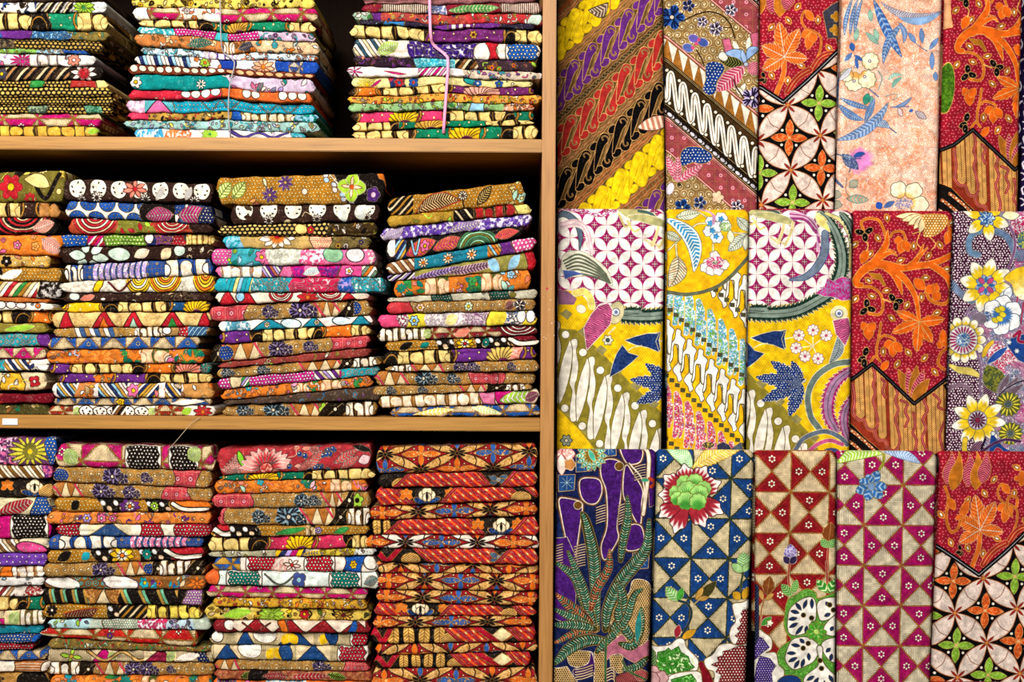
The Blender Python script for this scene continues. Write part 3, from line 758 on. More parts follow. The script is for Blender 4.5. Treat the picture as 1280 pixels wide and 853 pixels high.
OR, OL = '#ee6c12', '#f4b65e'
def red_branch(q, ox=0., oy=0.):
    cv = hang_canvas(q, red_ground()); g = cv.Z(1055 + ox, 255 + oy, 5.503); h = cv.Z(1055 + ox, 405 + oy, 5.17)
    def seed(f, x, y, a): cv.leaf(*f(x - 32 * math.cos(a), y - 32 * math.sin(a)), *f(x + 32 * math.cos(a), y + 32 * math.sin(a)), 3.4, '#c8761e', '#f3b45c', .5); cv.ell(*f(x, y), 2.6, 1.2, a, '#fbf0d0', '#7a3a14', .4)
    for x, y, a in ((297, 80, 1.5), (233, 220, 1), (180, 330, -1), (388, 372, -.4), (478, 275, 1.5), (580, 340, -1), (660, 265, 1), (710, 430, 0), (168, 512, .7), (560, 490, 0), (290, 580, -.3), (190, 620, .4), (80, 640, -1), (530, 625, 1.5), (430, 680, -1.1), (325, 770, .7), (640, 730, -.3), (75, 265, -.8), (740, 110, -.6)): seed(g, x, y, a)
    for x, y, a in ((250, 165, 1.5), (415, 170, .9), (520, 205, -.9), (343, 245, -1), (588, 295, .9)): seed(h, x, y, a)
    # winged fan at the top
    for i in range(5): cv.leaf(*g(560, 60), *g(360 + i * 40, 70 + i * 28), 4.2, '#f6e4b0', '#b0641c', .6)
    cv.poly(g(545, 60, 700, 60, 700, 130, 640, 190, 550, 205, 560, 130), f_dots('#c8821c', '#fbe8b0', 3.6, 1.1), '#f3b45c', .7, sm=True)
    cv.stroke(g(470, 190, 520, 180, 500, 250, 540, 300, 545, 330), .7, OL)
    cv.stroke(g(590, 210, 630, 260, 600, 300), .7, OL)
    for x, y in ((700, 260), (745, 230), (720, 165)): cv.leaf(*g(740, 150), *g(x, y), 5, OR, OL, .6)
    # vines
    cv.stroke(g(130, 160, 120, 110, 170, 85, 240, 100, 275, 170, 290, 230), 1.4, '#d8761c', OL, .5)
    cv.stroke(g(320, 210, 340, 180, 400, 175, 425, 230), 1.2, '#d8761c', OL, .5)
    for x, y in ((345, 240), (385, 325), (445, 310)): cv.leaf(*g(405, 235), *g(x, y), 5.2, OR, OL, .6)
    cv.leaf(*g(160, 300), *g(120, 395), 5, OR, OL, .6); cv.stroke(g(150, 240, 165, 270, 155, 310), .8, OL)
    cv.stroke(g(105, 555, 190, 560, 250, 610, 265, 690, 240, 745, 170, 740), 1.4, '#d8761c', OL, .5)
    cv.stroke(g(265, 640, 320, 660), 1., OL)
    cv.stroke(g(735, 560, 735, 620, 690, 670, 600, 650, 560, 590), 1.8, '#d8761c', OL, .5)
    for x, y in ((480, 500), (640, 530), (665, 635), (575, 540)): cv.leaf(*g(x, y), *g(555 if x < 500 else 605, 570 if x < 500 else 600), 6, OR, OL, .6)
    cv.poly(g(165, 460, 250, 470, 285, 545, 270, 550, 240, 505, 200, 500), '#b8761a', OL, .5)
    # main branch
    cv.stroke(g(118, 545, 92, 540, 88, 505, 130, 445, 205, 400, 300, 408, 400, 425, 500, 410, 600, 395, 690, 360, 790, 305), [2.6, 3.2, 3.4, 4.6, 5.4, 4.6, 3.6, 3.6, 3.6, 3.2, 2.8], OR, OL, .8)
    br = (((190, 415, 250, 330, 290, 260, 300, 170), [5., 4.2, 3.2, .4]), ((225, 370, 280, 335, 330, 318, 362, 340), [3.4, 2.4, 1.6, .4]), ((310, 300, 345, 318), [.6, 1.2]),
          ((440, 415, 500, 365, 545, 265), [2.6, 3., .4]), ((515, 345, 572, 285), [2., .4]), ((590, 400, 660, 440, 715, 490, 740, 560), [3.2, 3.8, 3.4, 2.8]),
          ((290, 420, 340, 460, 375, 530, 398, 605), [4.2, 4.2, 3.2, .4]), ((350, 440, 430, 520, 490, 630, 515, 790), [3.6, 3.4, 2.4, 1.7]))
    for P_, w_ in br: cv.stroke(g(*P_), w_, OR, OL, .8)
    cv.stroke(g(130, 445, 205, 400, 300, 408, 400, 425, 500, 410, 600, 395), [4., 4.8, 4., 3., 3., 3.], OR)
    for P_, w_ in br: cv.stroke(g(*P_[:4]), [w_[0] * .85, w_[1] * .85], OR)
    # trefoils
    for f, P in ((g, ((110, 180), (170, 170), (145, 215))), (g, ((155, 670), (185, 710), (135, 725))), (g, ((330, 630), (375, 655), (355, 690))), (h, ((140, 165), (115, 215), (130, 240)))):
        cx = sum(p[0] for p in P) / 3; cy = sum(p[1] for p in P) / 3
        for x, y in P:
            a = math.atan2(y - cy, x - cx); cv.ell(*f(x, y), 5.2, 3.3, a, '#120e10', '#e8b868', .6); cv.stroke([f(x, y), f(x + 8 * math.cos(a + 1), y + 8 * math.sin(a + 1))], .45, '#b8a890', sm=False)
    # lower big leaf
    for x, y, w in ((360, 725, 5.6), (690, 775, 6.4), (605, 935, 6.2), (500, 1000, 6.4), (330, 870, 6.2)):
        cv.leaf(*g(515, 795), *g(x, y), w, OR, OL, .7, ser=.16, sn=5, vein='#f8d090', vw=.8, sq=.72)
    cv.stroke(h(235, -20, 225, 60, 210, 130, 210, 200), 1.2, '#d8761c', OL, .5); cv.stroke(h(230, 80, 260, 60, 320, 80, 330, 110), 1.2, '#d8761c', OL, .5)
    for x, y in ((255, 130), (310, 200), (370, 165)): cv.leaf(*h(320, 105), *h(x, y), 5.2, OR, OL, .6)
    for x, y in ((110, 20), (160, 90), (200, 20)): cv.leaf(*h(155, -10), *h(x, y), 6, OR, OL, .6)
    for x, y in ((600, 110), (640, 20), (670, 100)): cv.leaf(*h(645, 125), *h(x, y), 4.6, OR, OL, .6)
    cv.stroke(h(680, 135, 630, 170, 610, 240, 650, 280), 1.6, '#c8661c', OL, .5)
    cv.leaf(*h(235, 290), *h(285, 225), 4, OR, OL, .5); cv.stroke(h(170, 230, 200, 195, 230, 225), 1.2, '#d8761c', OL, .5)
    # green lobe that only the sister cloth shows
    g5 = cv.Z(1160, 0, 6.5583)
    cv.ell(*g5(150, 700), 9.5, 31, .05, f_noise('#5c8c1c', '#3e6e14', 2.), OL, .6)
    cv.poly(g5(100, -40, 180, -40, 185, 100, 200, 200, 130, 215), '#e8a878', OL, .6)
    # crown of flames above the notch
    for x, y, c in ((350, 280, '#b8701c'), (415, 270, '#c02850'), (470, 255, '#b8701c'), (515, 285, '#c02850'), (550, 340, '#b8701c')):
        cv.leaf(*h(445, 480), *h(x, y), 6.6, c, OL, .6, p=.8, stripe='#f0a0a8' if c == '#c02850' else None, n=11, duty=.35)
    # lower field of brown tongues
    V = h(-160, 430, 55, 345, 180, 245, 455, 500, 670, 335, 900, 190, 900, 1200, -200, 1200)
    cv.clippoly(V)
    B = cv.full(); cv.put(B[0], np.ones(B[1].shape, F32), '#9a3420')
    def tg(x, y0, y1, w, drift=18):
        P = h(x, y0, x + drift * .4, (y0 + y1) / 2, x + drift, y1)
        tong = f_chev('#e8b468', '#b87428', P[0][0], 2.6, .3, lean=(P[2][0] - P[0][0]) / (P[2][1] - P[0][1]) * .6)
        cv.stroke(P, w / 5.17 * .92, tong, '#8a3a14', .6)
        cv.stroke([P[0], P[1], (P[2][0], P[2][1] - 3)], .3, '#8a5218')
    for sx in (0, -365, 300):
        for sy in (0,):
            for x, y0, y1 in ((88, 240, 570), (150, 200, 640), (228, 250, 700), (308, 330, 790), (372, 380, 900), (430, 430, 960), (490, 470, 960), (560, 440, 980), (615, 520, 980)):
                if sx and not (x + sx < 60 or x + sx > 640): continue
                tg(x + sx, y0 - 200, y1, 29)
    for P in ((60, 380, 70, 480, 62, 560, 95, 605, 130, 610, 150, 660, 190, 670, 215, 620, 200, 540, 185, 480, 200, 430, 185, 380, 200, 330, 185, 270),
              (215, 640, 195, 690, 220, 735, 260, 740, 280, 790, 330, 800, 360, 740, 345, 660, 330, 600, 350, 540, 330, 480, 345, 430, 320, 380),
              (365, 480, 410, 500, 395, 550, 415, 600, 395, 650), (455, 820, 470, 740, 445, 690, 460, 640, 450, 560), (510, 470, 540, 540, 510, 600, 530, 660, 505, 720, 530, 800), (580, 440, 620, 480, 610, 520, 650, 540), (240, 340, 262, 370, 245, 420, 262, 460), (650, 620, 620, 700, 640, 800)):
        Q = h(*P); cv.stroke(Q, 1.7, '#b02a38', '#e8a050', .5); cv.stroke(Q, .3, '#f0b0a0')
    cv.poly(h(-100, 560, 40, 625, 130, 720, 260, 830, 200, 1000, -200, 1000), '#1a1412', '#d89040', .7)
    for o_ in (0, 46, 92, 138):
        Pq = h(30 - o_, 660 + o_ * .9, 130 - o_, 745 + o_ * .9, 240 - o_, 850 + o_ * .9)
        cv.stroke(Pq, 2.1, f_dots('#c86828', '#f6d0b0', 4.5, 1.4)); cv.stroke([(a, b + 3.4) for a, b in Pq], .8, '#120e0e')
    cv.poly(h(640, 380, 740, 330, 740, 520, 690, 450), '#1a1412', '#d89040', .6)
    cv.noclip()
    L = h(-160, 430, 55, 345, 180, 245, 455, 500, 670, 335, 900, 190)
    cv.stroke(L, 2.5, '#100e10', sm=False); cv.stroke(L, .6, '#4a4648', sm=False)
    return cv

def plume(cv, P, w, barb, mid, line='#ece4c4', step=2.1, core=.45):
    Q = smooth(P, 8); ln = np.cumsum(np.r_[0, np.hypot(*np.diff(Q, axis=0).T)]); Lt = ln[-1]; m = max(3, int(Lt / step))
    ws = np.interp(np.linspace(0, 1, m + 1), np.linspace(0, 1, len(w)), w)
    at = lambda u: (np.interp(u, ln, Q[:, 0]), np.interp(u, ln, Q[:, 1]))
    for ps in (0, 1):
        for i in range(m + 1):
            x, y = at(i / m * Lt); x2, y2 = at(min(Lt, i / m * Lt + 1.)); x1, y1 = at(max(0, i / m * Lt - 1.)); a = math.atan2(y2 - y1, x2 - x1)
            for sg in (-1, 1):
                b = a + sg * 1.05; L = ws[i] * (1. + .14 * ((i * 7) % 3 - 1))
                if ps == 0: cv.leaf(x, y, x + (L + 1.) * math.cos(b), y + (L + 1.) * math.sin(b), 1.7, line, None)
                else: cv.leaf(x, y, x + L * math.cos(b), y + L * math.sin(b), 1.15, barb[(i + (sg > 0)) % len(barb)], None)
    cv.stroke(Q, list(ws * core), mid, sm=False); cv.stroke(Q, .3, '#3a4a44', sm=False)

def kawung_garden(q, ox=0., oy=0.):
    """yellow and white print with magenta four-petal lattice; read on two sister cloths"""
    cv = hang_canvas(q, '#f3cb08')
    a1 = cv.Z(690 + ox, 255 + oy, 5.5); a2 = cv.Z(690 + ox, 405 + oy, 5.333)
    b1 = cv.Z(925 - 157 + ox, 255 + 4 + oy, 5.5); b2 = cv.Z(925 - 157 + ox, 405 + 4 + oy, 5.333)
    sl, X, Y = cv.full()
    # fine yellow scale relief
    o = f_scale('#e9b800', '#f6d212', 3.2)(X, Y); cv.a[sl] = o
    # lattice
    n0 = a1(458, 408); n1 = a1(541, 497); n2 = a1(375, 497)
    e1 = (n1[0] - n0[0], n1[1] - n0[1]); e2 = (n2[0] - n0[0], n2[1] - n0[1]); D = e1[0] * e2[1] - e1[1] * e2[0]
    def latt(X, Y):
        u = ((X - n0[0]) * e2[1] - (Y - n0[1]) * e2[0]) / D; v = ((Y - n0[1]) * e1[0] - (X - n0[0]) * e1[1]) / D
        L = math.hypot(*e1); x = (u + .5) % 1 - .5; y = (v + .5) % 1 - .5
        c1 = np.abs(y) * L - .26 * L * np.abs(np.cos(math.pi * x)) ** .0 * (1 - (2 * np.abs((u % 1) - .5)) ** 2)
        c2 = np.abs(x) * L - .26 * L * (1 - (2 * np.abs((v % 1) - .5)) ** 2)
        d = np.minimum(c1, c2)
        cell = np.hypot((u % 1) - .5, (v % 1) - .5) * L
        uu = (u % 1 - .5) * L; vv = (v % 1 - .5) * L
        crs = np.minimum(np.abs(uu + vv), np.abs(uu - vv)) * .707
        o = mixc('#a81868', '#f4efe6', .5 - d * cv.k * .9)
        o = o + (C('#d89ab4') - o) * np.clip(.5 - (np.abs(d) - .35) * 3, 0, .6)[..., None]
        m = np.clip(.5 - (crs - .5) * 3, 0, 1) * (cell < L * .17)
        o = o + (C('#d9cfc0') - o) * m[..., None]
        dd = np.hypot(np.abs(uu) - L * .2, np.abs(vv) - L * .2)
        o = o + (C('#f0d8e4') - o) * np.clip(.5 - (np.minimum(np.hypot(uu, np.abs(vv) - L * .17), np.hypot(np.abs(uu) - L * .17, vv)) - .55) * 3, 0, 1)[..., None]
        return o * (.96 + .06 * vnoise(X, Y, 2.5))[..., None]
    cv.poly(a1(-200, -60, 900, -60, 1400, -60, 1700, 300, 1400, 640, 820, 690, 620, 720, 450, 690, 300, 720, 180, 600, 60, 590, -200, 590), latt)
    cv.poly(a1(-60, 560, 60, 590, 110, 600, 170, 650, 150, 690, -60, 690), f_dots('#8a3a78', '#e8c8dc', 1.8, .5))
    # white finger band across the lower corner
    gold, ol = '#96882c', '#a8983a'
    cv.poly(a2(-200, -120, 60, 30, 160, 40, 290, 150, 400, 260, 520, 390, 640, 500, 760, 620, 900, 760, 1000, 1000, 500, 1100, 180, 700, 40, 560, -200, 380), gold, '#d8b81c', 1.)
    for k_ in range(-3, 10):
        for (bx, by) in ((150 + 116 * k_, 50 + 119 * k_), (60 + 116 * k_, 590 + 119 * k_)):
            cv.poly(a2(bx + 20, by, bx + 60, by - 30, bx + 100, by, bx + 70, by + 40), f_hatch('#8a8048', '#b8ae70', 1.2, .4, .5), '#c8a818', .5)
        cx, cy = 90 + 116 * k_, 70 + 118 * k_
        cv.circ(*a2(cx, cy), 4.8, '#efe9dc', '#7a7024', .7); cv.circ(*a2(cx - 5, cy + 490), 4.8, '#efe9dc', '#7a7024', .7)
        W = f_scale('#e0d8c6', '#f0ebe0', 2.4)
        cv.poly(a2(cx + 35, cy + 55, cx + 55, cy + 28, cx + 75, cy + 32, cx + 80, cy + 65, cx + 70, cy + 110, cx + 85, cy + 200, cx + 75, cy + 290, cx + 60, cy + 350, cx + 78, cy + 480, cx + 75, cy + 560, cx + 50, cy + 580, cx + 30, cy + 560, cx + 30, cy + 480, cx + 45, cy + 380, cx + 28, cy + 320, cx + 45, cy + 200), W, '#7a7024', .7, sm=True)
        cv.poly(a2(cx + 30, cy + 40, cx + 20, cy + 60, cx - 20, cy + 170, cx - 45, cy + 300, cx - 42, cy + 450, cx - 35, cy + 455, cx, cy + 370, cx + 30, cy + 250, cx + 45, cy + 120), W, '#7a7024', .7, sm=True)
    # blue leaves
    blue = f_dots('#1b3f86', '#e4e4f0', 3.3, .75, .4)
    lobes = ((105, 345, 8.2), (205, 238, 7.6), (345, 235, 6.), (145, 505, 8.), (328, 605, 8.2), (415, 345, 4.))
    for x, y, w_ in lobes: cv.leaf(*b2(412, 385), *b2(x, y), w_ + .9, '#ece6c8', None, ser=.16, sn=7, sq=.72, p=.85)
    for x, y, w_ in lobes: cv.leaf(*b2(412, 385), *b2(x, y), w_, blue, None, ser=.16, sn=7, sq=.72, p=.85)
    for x, y, w_ in lobes:
        a = b2(405, 388); b = b2(x, y); e = (a[0] + (b[0] - a[0]) * .66, a[1] + (b[1] - a[1]) * .66)
        cv.stroke([a, e], [2., .4], f_hatch('#5a6a94', '#8a98b4', 1.2, .4, .6), sm=False); cv.stroke([a, e], .25, '#1b2c58', sm=False)
    cv.stroke(b2(412, 385, 440, 360), .8, '#ece6c8')
    cv.poly(b2(90, 95, 160, 65, 240, 40, 305, 30, 295, 80, 305, 150, 240, 130, 170, 120), f_noise('#3a5286', '#1b3570', 1.8), '#ece6c8', .8)
    cv.poly(a2(490, 105, 560, 80, 640, 60, 712, 60, 690, 110, 712, 180, 640, 150, 560, 135), f_noise('#2c4a86', '#1b3570', 1.8), '#ece6c8', .8)
    cv.poly(a2(470, 140, 510, 190, 575, 210, 520, 260, 470, 300, 385, 350, 405, 270, 430, 200), f_noise('#2c4a86', '#1b3570', 1.8), '#ece6c8', .8)
    cv.stroke(a2(510, 170, 550, 150, 600, 140), .6, '#f4ecc0')
    # small umbel
    for x, y in ((395, 65), (490, 30), (575, 65), (375, 150), (435, 205), (522, 220)):
        cv.stroke([b2(488, 135), b2(x, y)], .6, '#f2e8c8', sm=False)
        cv.flower(*b2(x, y), 7.2, 8, '#f6efe6', '#a85a7a', .5, dep=.2, ctr='#c8587c', cr=.2, rays='#d890a4')
    cv.circ(*b2(488, 135), 2, '#e8d8a0')
    cv.stroke(b2(300, 90, 370, 75), .6, '#f2e8c8')
    cv.flower(*a2(372, 105), 6.5, 6, '#e6e0c8', '#5a6a48', .6, ctr='#3a5a58', cr=.35); cv.stroke(a2(380, 60, 420, 20), 1.2, '#e0d49a')
    cv.flower(*a2(95, 775), 7, 6, '#9aa08c', '#2c4a44', .8, ctr='#e8e0c0', cr=.3)
    # big arc and magenta plumes
    cv.stroke(b2(730, 240, 620, 260, 510, 340, 455, 460, 470, 600, 530, 690), 3.4, f_dots('#5f7470', '#8a9a90', 1.6, .5), '#e9e4c0', .9)
    for P, w in (((740, 290, 640, 370, 590, 480, 590, 600, 640, 700), 7.), ((760, 460, 700, 560, 690, 660, 720, 760), 5.5)):
        plume(cv, b2(*P), [w, w * 1.35, w * 1.4, w * 1.3, w], ('#b0186c', '#c83484', '#b0186c'), f_hatch('#9a6a98', '#c8a0c0', 1.4, .4, .6), '#f2dcc8', core=.5)
    cv.leaf(*b2(655, 55), *b2(595, 250), 6, '#7a8890', '#e9e4c0', .8, curve=-.15, stripe='#a8b2b0', n=12, vein='#4a5a60')
    cv.stroke(b2(370, 830, 430, 750, 560, 705, 660, 740, 710, 790), 2.6, f_hatch('#4a5a72', '#8a98a8', 1.2, .4), '#e8e0c0', .7)
    cv.stroke(b2(460, 840, 520, 790, 600, 765, 680, 790), 2.2, f_hatch('#c82878', '#e890b8', 1.2, .4), '#f2d8c0', .6)
    cv.leaf(*b2(560, 830), *b2(660, 830), 3, '#4a5a92')
    # bird and dark green plumes
    
    P = (60, 740, 250, 745, 400, 720, 520, 660, 620, 590, 690, 470, 700, 330, 660, 190, 600, 90, 560, 40)
    plume(cv, a1(495, 746, 600, 750) + b1(*P), [9, 11, 11.5, 11.5, 11.5, 11.5, 11.5, 11.5, 11, 10, 8, 6], ('#123028', '#123028', '#1c463a'), f_hatch('#7f9286', '#93a598', 1.3, .4, .8), core=.42)
    
    cv.stroke(b1(600, 50, 700, 110, 760, 230, 760, 420), 2.2, '#dccf8a', '#6a7a50', .6)
    plume(cv, b1(700, 50, 770, 160, 800, 300), [6, 7, 6], ('#123028', '#1c463a'), '#7f9286')
    cv.stroke(b1(345, 510, 450, 490, 530, 420, 580, 320, 585, 190), [.8, 3.4, 4.6, 4.6, 3.8], f_dots('#6a7a92', '#8a98a8', 1.5, .45), '#3a5aa0', .8)
    cv.poly(b1(520, 600, 580, 560, 600, 500, 640, 520, 700, 490, 760, 500, 780, 640, 700, 650, 640, 625, 580, 620), f_noise('#c8288a', '#a87aa8', 2.), '#f2d8d8', .7)
    for i, (x, y) in enumerate(((540, 310), (545, 250), (540, 200), (520, 170))): cv.stroke(b1(350, 45 + i * 14, 450, 70 + i * 10, 520, 140 + i * 14, x, y), 1.6, '#a83a84' if i % 2 else '#d8a0c4', '#efe0e8', .4)
    for x, y in ((560, 70), (600, 110), (570, 150), (620, 180)): cv.leaf(*b1(520, 60), *b1(x, y), 3.4, '#e9d97a', '#f4f0d8', .5)
    # head of the bird
    cv.ell(*b1(680, 740), 10, 9, 0, '#e2d8a6', '#f2ecd0', .6); cv.ell(*a1(440, 745), 9.5, 14, .3, '#d9cfa0', '#8a8a58', .5)
    for f, x, y in ((b1, 680, 740), (a1, 440, 740)): cv.circ(*f(x, y), 4.4, '#e6e8ee', '#5a6a98', .7); cv.circ(*f(x, y), 2, '#6a80b0', '#c8d0e0', .8)
    cv.poly(a1(220, 850, 270, 760, 320, 700, 385, 680, 415, 730, 400, 820, 350, 880, 240, 1000), f_hatch('#b41c6c', '#e8a0c0', 2.1, .35, 1.9, 2.), '#f6e2da', .9)
    cv.poly(b1(640, 790, 740, 770, 760, 860, 720, 960, 660, 880), f_hatch('#b41c6c', '#e8a0c0', 2.1, .35, 1.2, 2.), '#f6e2da', .9)
    # grey wing, beak, blue plume, olive arm
    cv.poly(a1(70, 370, 120, 325, 220, 330, 330, 400, 390, 470, 412, 560, 330, 500, 250, 490, 130, 500, 70, 470), '#dcd9c4', '#9aa08c', .6, sm=True)
    for i in range(6): cv.stroke(a1(80 + 8 * i, 390 + 18 * i, 180, 345 + 26 * i, 290, 400 + 20 * i, 370 + 6 * i, 480 + 12 * i), 1.1, '#66705a', n=5)
    cv.poly(a1(75, 455, 150, 460, 210, 480, 150, 490, 90, 515), '#4a62a8', '#c8ccd8', .5)
    cv.stroke(a1(160, 610, 220, 600, 260, 640, 275, 700), 4., f_dots('#e8cf4a', '#f6ecb0', 2, .6), '#f4efd8', .7); cv.ell(*a1(200, 720), 6, 5, .5, '#efe6cc', '#b8a060', .5)
    cv.stroke(a1(30, 70, 100, 70, 170, 130, 195, 220, 190, 310), [3.4, 3.6, 3.4, 2.6, .6], f_hatch('#52647c', '#7a8a98', 1.2, .4, .8), '#2c3c5a', .6)
    for i in range(4): cv.stroke(a1(60, 130 + 12 * i, 170, 110 + 14 * i, 250 - 8 * i, 180 + 6 * i, 285 - 10 * i, 340), 1., '#e6cfd0' if i % 2 else '#d8b0bc', '#f4ece4', .3)
    cv.stroke(a1(30, 20, 200, 40, 330, 75, 450, 30), 2.4, f_noise('#b83a84', '#f0d8e0', 1.4), None)
    P = a1(460, 30, 580, 20, 700, 60, 740, 130, 730, 140, 660, 110, 560, 110, 480, 60); cv.poly(P, '#b9b47a', '#efe9cc', .7, sm=True)
    cv.stroke(a1(600, 40, 680, 60, 720, 110), 1.8, '#4a6a68'); cv.stroke(a1(735, 130, 720, 200, 690, 280), 1.7, '#dfd090', '#f4efd8', .5); cv.stroke(a1(690, 280, 640, 240), 1.1, '#dfd090'); cv.stroke(a1(460, 60, 500, 150, 540, 130), 1.2, '#e0cf80')
    P = b1(90, 60, 200, 45, 330, 80, 370, 130, 330, 130, 200, 100); cv.poly(P, '#b9b47a', '#efe9cc', .7, sm=True)
    cv.stroke(b1(365, 120, 345, 200, 310, 270), 1.7, '#dfd090', '#f4efd8', .5); cv.stroke(b1(310, 270, 250, 230), 1.1, '#dfd090'); cv.stroke(b1(90, 90, 130, 160, 170, 150), 1.2, '#e0cf80')
    return cv

def p_yellow_parang(q):
    YE = '#f6bf0a'
    cv = hang_canvas(q, YE); g = cv.Z(825, 255, 5.5); h = cv.Z(825, 405, 5.333)
    # lower field
    V = g(-200, 560, 60, 600, 180, 615, 320, 590, 440, 530, 560, 410, 660, 290, 800, 200, 900, 2200, -200, 2200)
    cv.clippoly(V)
    step = (73, 66)
    def checks(x, y):
        for i in range(-8, 14):
            a = (x + i * step[0] / 2 * 1., y + i * step[1] / 2 * 1.)
            for j in (0,):
                cv.poly(h(a[0], a[1] - 19, a[0] + 17, a[1], a[0], a[1] + 19, a[0] - 17, a[1]) if False else h(a[0] - 15, a[1] - 15, a[0] + 17, a[1] - 12, a[0] + 15, a[1] + 15, a[0] - 17, a[1] + 12), '#55553a')
    def white(x0, y0, n0, n1):
        for i in range(n0, n1):
            x, y = x0 + i * step[0], y0 + i * step[1]
            P = (x + 12, y - 150, x + 40, y - 140, x + 38, y - 110, x + 68, y - 80, x + 55, y - 40, x + 50, y + 40, x + 58, y + 110, x + 38, y + 150, x + 48, y + 180, x + 25, y + 200, x + 15, y + 165, x - 12, y + 125, x + 5, y + 90, x + 20, y + 70, x + 18, y - 20, x, y - 55, x - 12, y - 30, x - 15, y + 40, x - 35, y + 70, x - 25, y + 10, x - 18, y - 60, x + 2, y - 90)
            cv.poly(h(*P), '#f4f1e8', '#55553a', .75, sm=True, n=3)
            cv.stroke(h(x + 8, y - 50, x + 22, y - 40, x + 22, y + 20, x + 26, y + 70, x + 40, y + 84, x + 48, y + 70), .7, '#7a6a28')
    def speck(x0, y0, n0, n1, c1, c2, c3):
        fill = f_hatch(f_noise(c1, '#ffffff', 1.5, .55, 5), c2, 1.6, .3, 1.45) if False else f_noise(c1, c2, 1.25, .52, 6, 3, c3)
        for i in range(n0, n1):
            x, y = x0 + i * step[0], y0 + i * step[1]
            cv.stroke(h(x + 20, y - 130, x + 32, y - 60, x + 28, y + 40, x + 10, y + 150), [3, 5.2, 4.6, 3], fill, '#f6efe0', .5)
            cv.stroke(h(x - 12, y - 60, x - 18, y + 30, x - 30, y + 90), [1.6, 2.6, 1.4], fill, '#f6efe0', .4)
    speck(90, 0 - 160, -3, 9, '#58b0d8', '#eef6f4', '#7ab850'); speck(90, 590, -4, 9, '#d0387c', '#f8e4e8', '#e06a28')
    white(100, 180, -3, 9); white(470, -250, -2, 6)
    for x, y in ((180, 0), (80, 370), (480, -135 * 1.0), (40, 760)): checks(x, y)
    cv.noclip()
    # grey edge of the yellow field
    E = g(-200, 560, 60, 600, 180, 615, 320, 590, 440, 530, 560, 410, 660, 290)
    cv.stroke(E, 2.2, '#6a7058')
    # leaves and flowers
    ol = '#6f7a62'
    cv.stroke(g(60, 310, 100, 270, 140, 230), 1., '#e6d9a8', ol, .4); cv.stroke(g(110, 270, 115, 340, 130, 370), 1., '#e6d9a8', ol, .4)
    cv.stroke(g(210, 165, 260, 130, 330, 125), 1., '#e6d9a8', ol, .4); cv.stroke(g(365, 270, 365, 340), 1., '#e6d9a8', ol, .4); cv.stroke(g(490, 190, 600, 195), .9, '#e6d9a8', ol, .4)
    cv.leaf(*g(30, 90), *g(235, 460), 9.5, '#dfeaea', ol, .6, curve=-.22, stripe='#2f9ad0', n=17, duty=.5, ew=2.2, sq=.6)
    cv.leaf(*g(110, 85), *g(280, 50), 6, '#e6e6d0', ol, .6, stripe='#9ab088', n=10, duty=.35, vein=ol)
    cv.leaf(*g(30, 190), *g(140, 240), 5.4, '#e0e0cc', ol, .6, stripe='#9aa888', n=8, vein=ol)
    cv.leaf(*g(125, 360), *g(65, 565), 10.5, f_noise('#e9e4c8', '#e8c8a0', 3), ol, .7, curve=-.12, stripe='#5a6a58', n=11, duty=.2, vein='#3a4a3c', p=.8)
    cv.leaf(*g(530, 85), *g(620, 180), 6, '#e2e6d4', ol, .6, stripe='#9aa894', n=9, vein=ol); cv.leaf(*g(600, 195), *g(470, 315), 7, '#e2e6d4', ol, .6, stripe='#9aa894', n=10, vein=ol)
    cv.leaf(*g(585, 310), *g(600, 200), 4, '#e2e6d4', ol, .6)
    cv.stroke(g(190, 20, 300, 30, 360, 60, 375, 120), 1., '#c890b0', '#f0e0e0', .4); cv.stroke(g(270, 45, 330, 90), .8, '#e6d9a8', ol, .4)
    for x, y, r in ((345, 110, 6), (335, 180, 7), (420, 90, 8), (390, 220, 8), (390, 150, 7), (450, 140, 7)): cv.flower(*g(x, y), r, 6, '#e6eef2', ol, .5, dep=.2)
    for x, y in ((420, 95), (360, 175), (385, 215), (345, 125)): cv.flower(*g(x, y), 4, 5, '#3f9ad4', None, dep=.5)
    cv.ell(*g(450, 150), 7, 6, 0, f_noise('#dfe8c8', '#7ab05a', 1.3)); cv.ell(*g(370, 100), 2, 7, .1, '#c890b8'); cv.leaf(*g(480, 170), *g(490, 260), 4, '#dfe4c0', ol, .5)
    for x, y in ((330, 400), (310, 430), (350, 450), (400, 450), (440, 410), (375, 350)): cv.flower(*g(x, y), 6.4, 5, '#f2e6e6', ol, .5, dep=.2)
    cv.ell(*g(378, 395), 11, 8, 0, f_noise('#f2e0e2', '#d04a80', 1.5, .5)); cv.circ(*g(378, 395), 3, f_noise('#5a6a58', '#e8e0c8', 1))
    cv.poly(h(380, 800, 420, 780, 460, 800, 480, 840, 380, 840), '#3a3f5a', '#c8b878', .5); cv.poly(h(470, 830, 540, 780, 560, 850), '#55607a', '#c8b878', .5); cv.ell(*h(320, 800), 7, 4, 0, f_noise('#c8b050', '#4a4a3a', 1.2))
    return cv

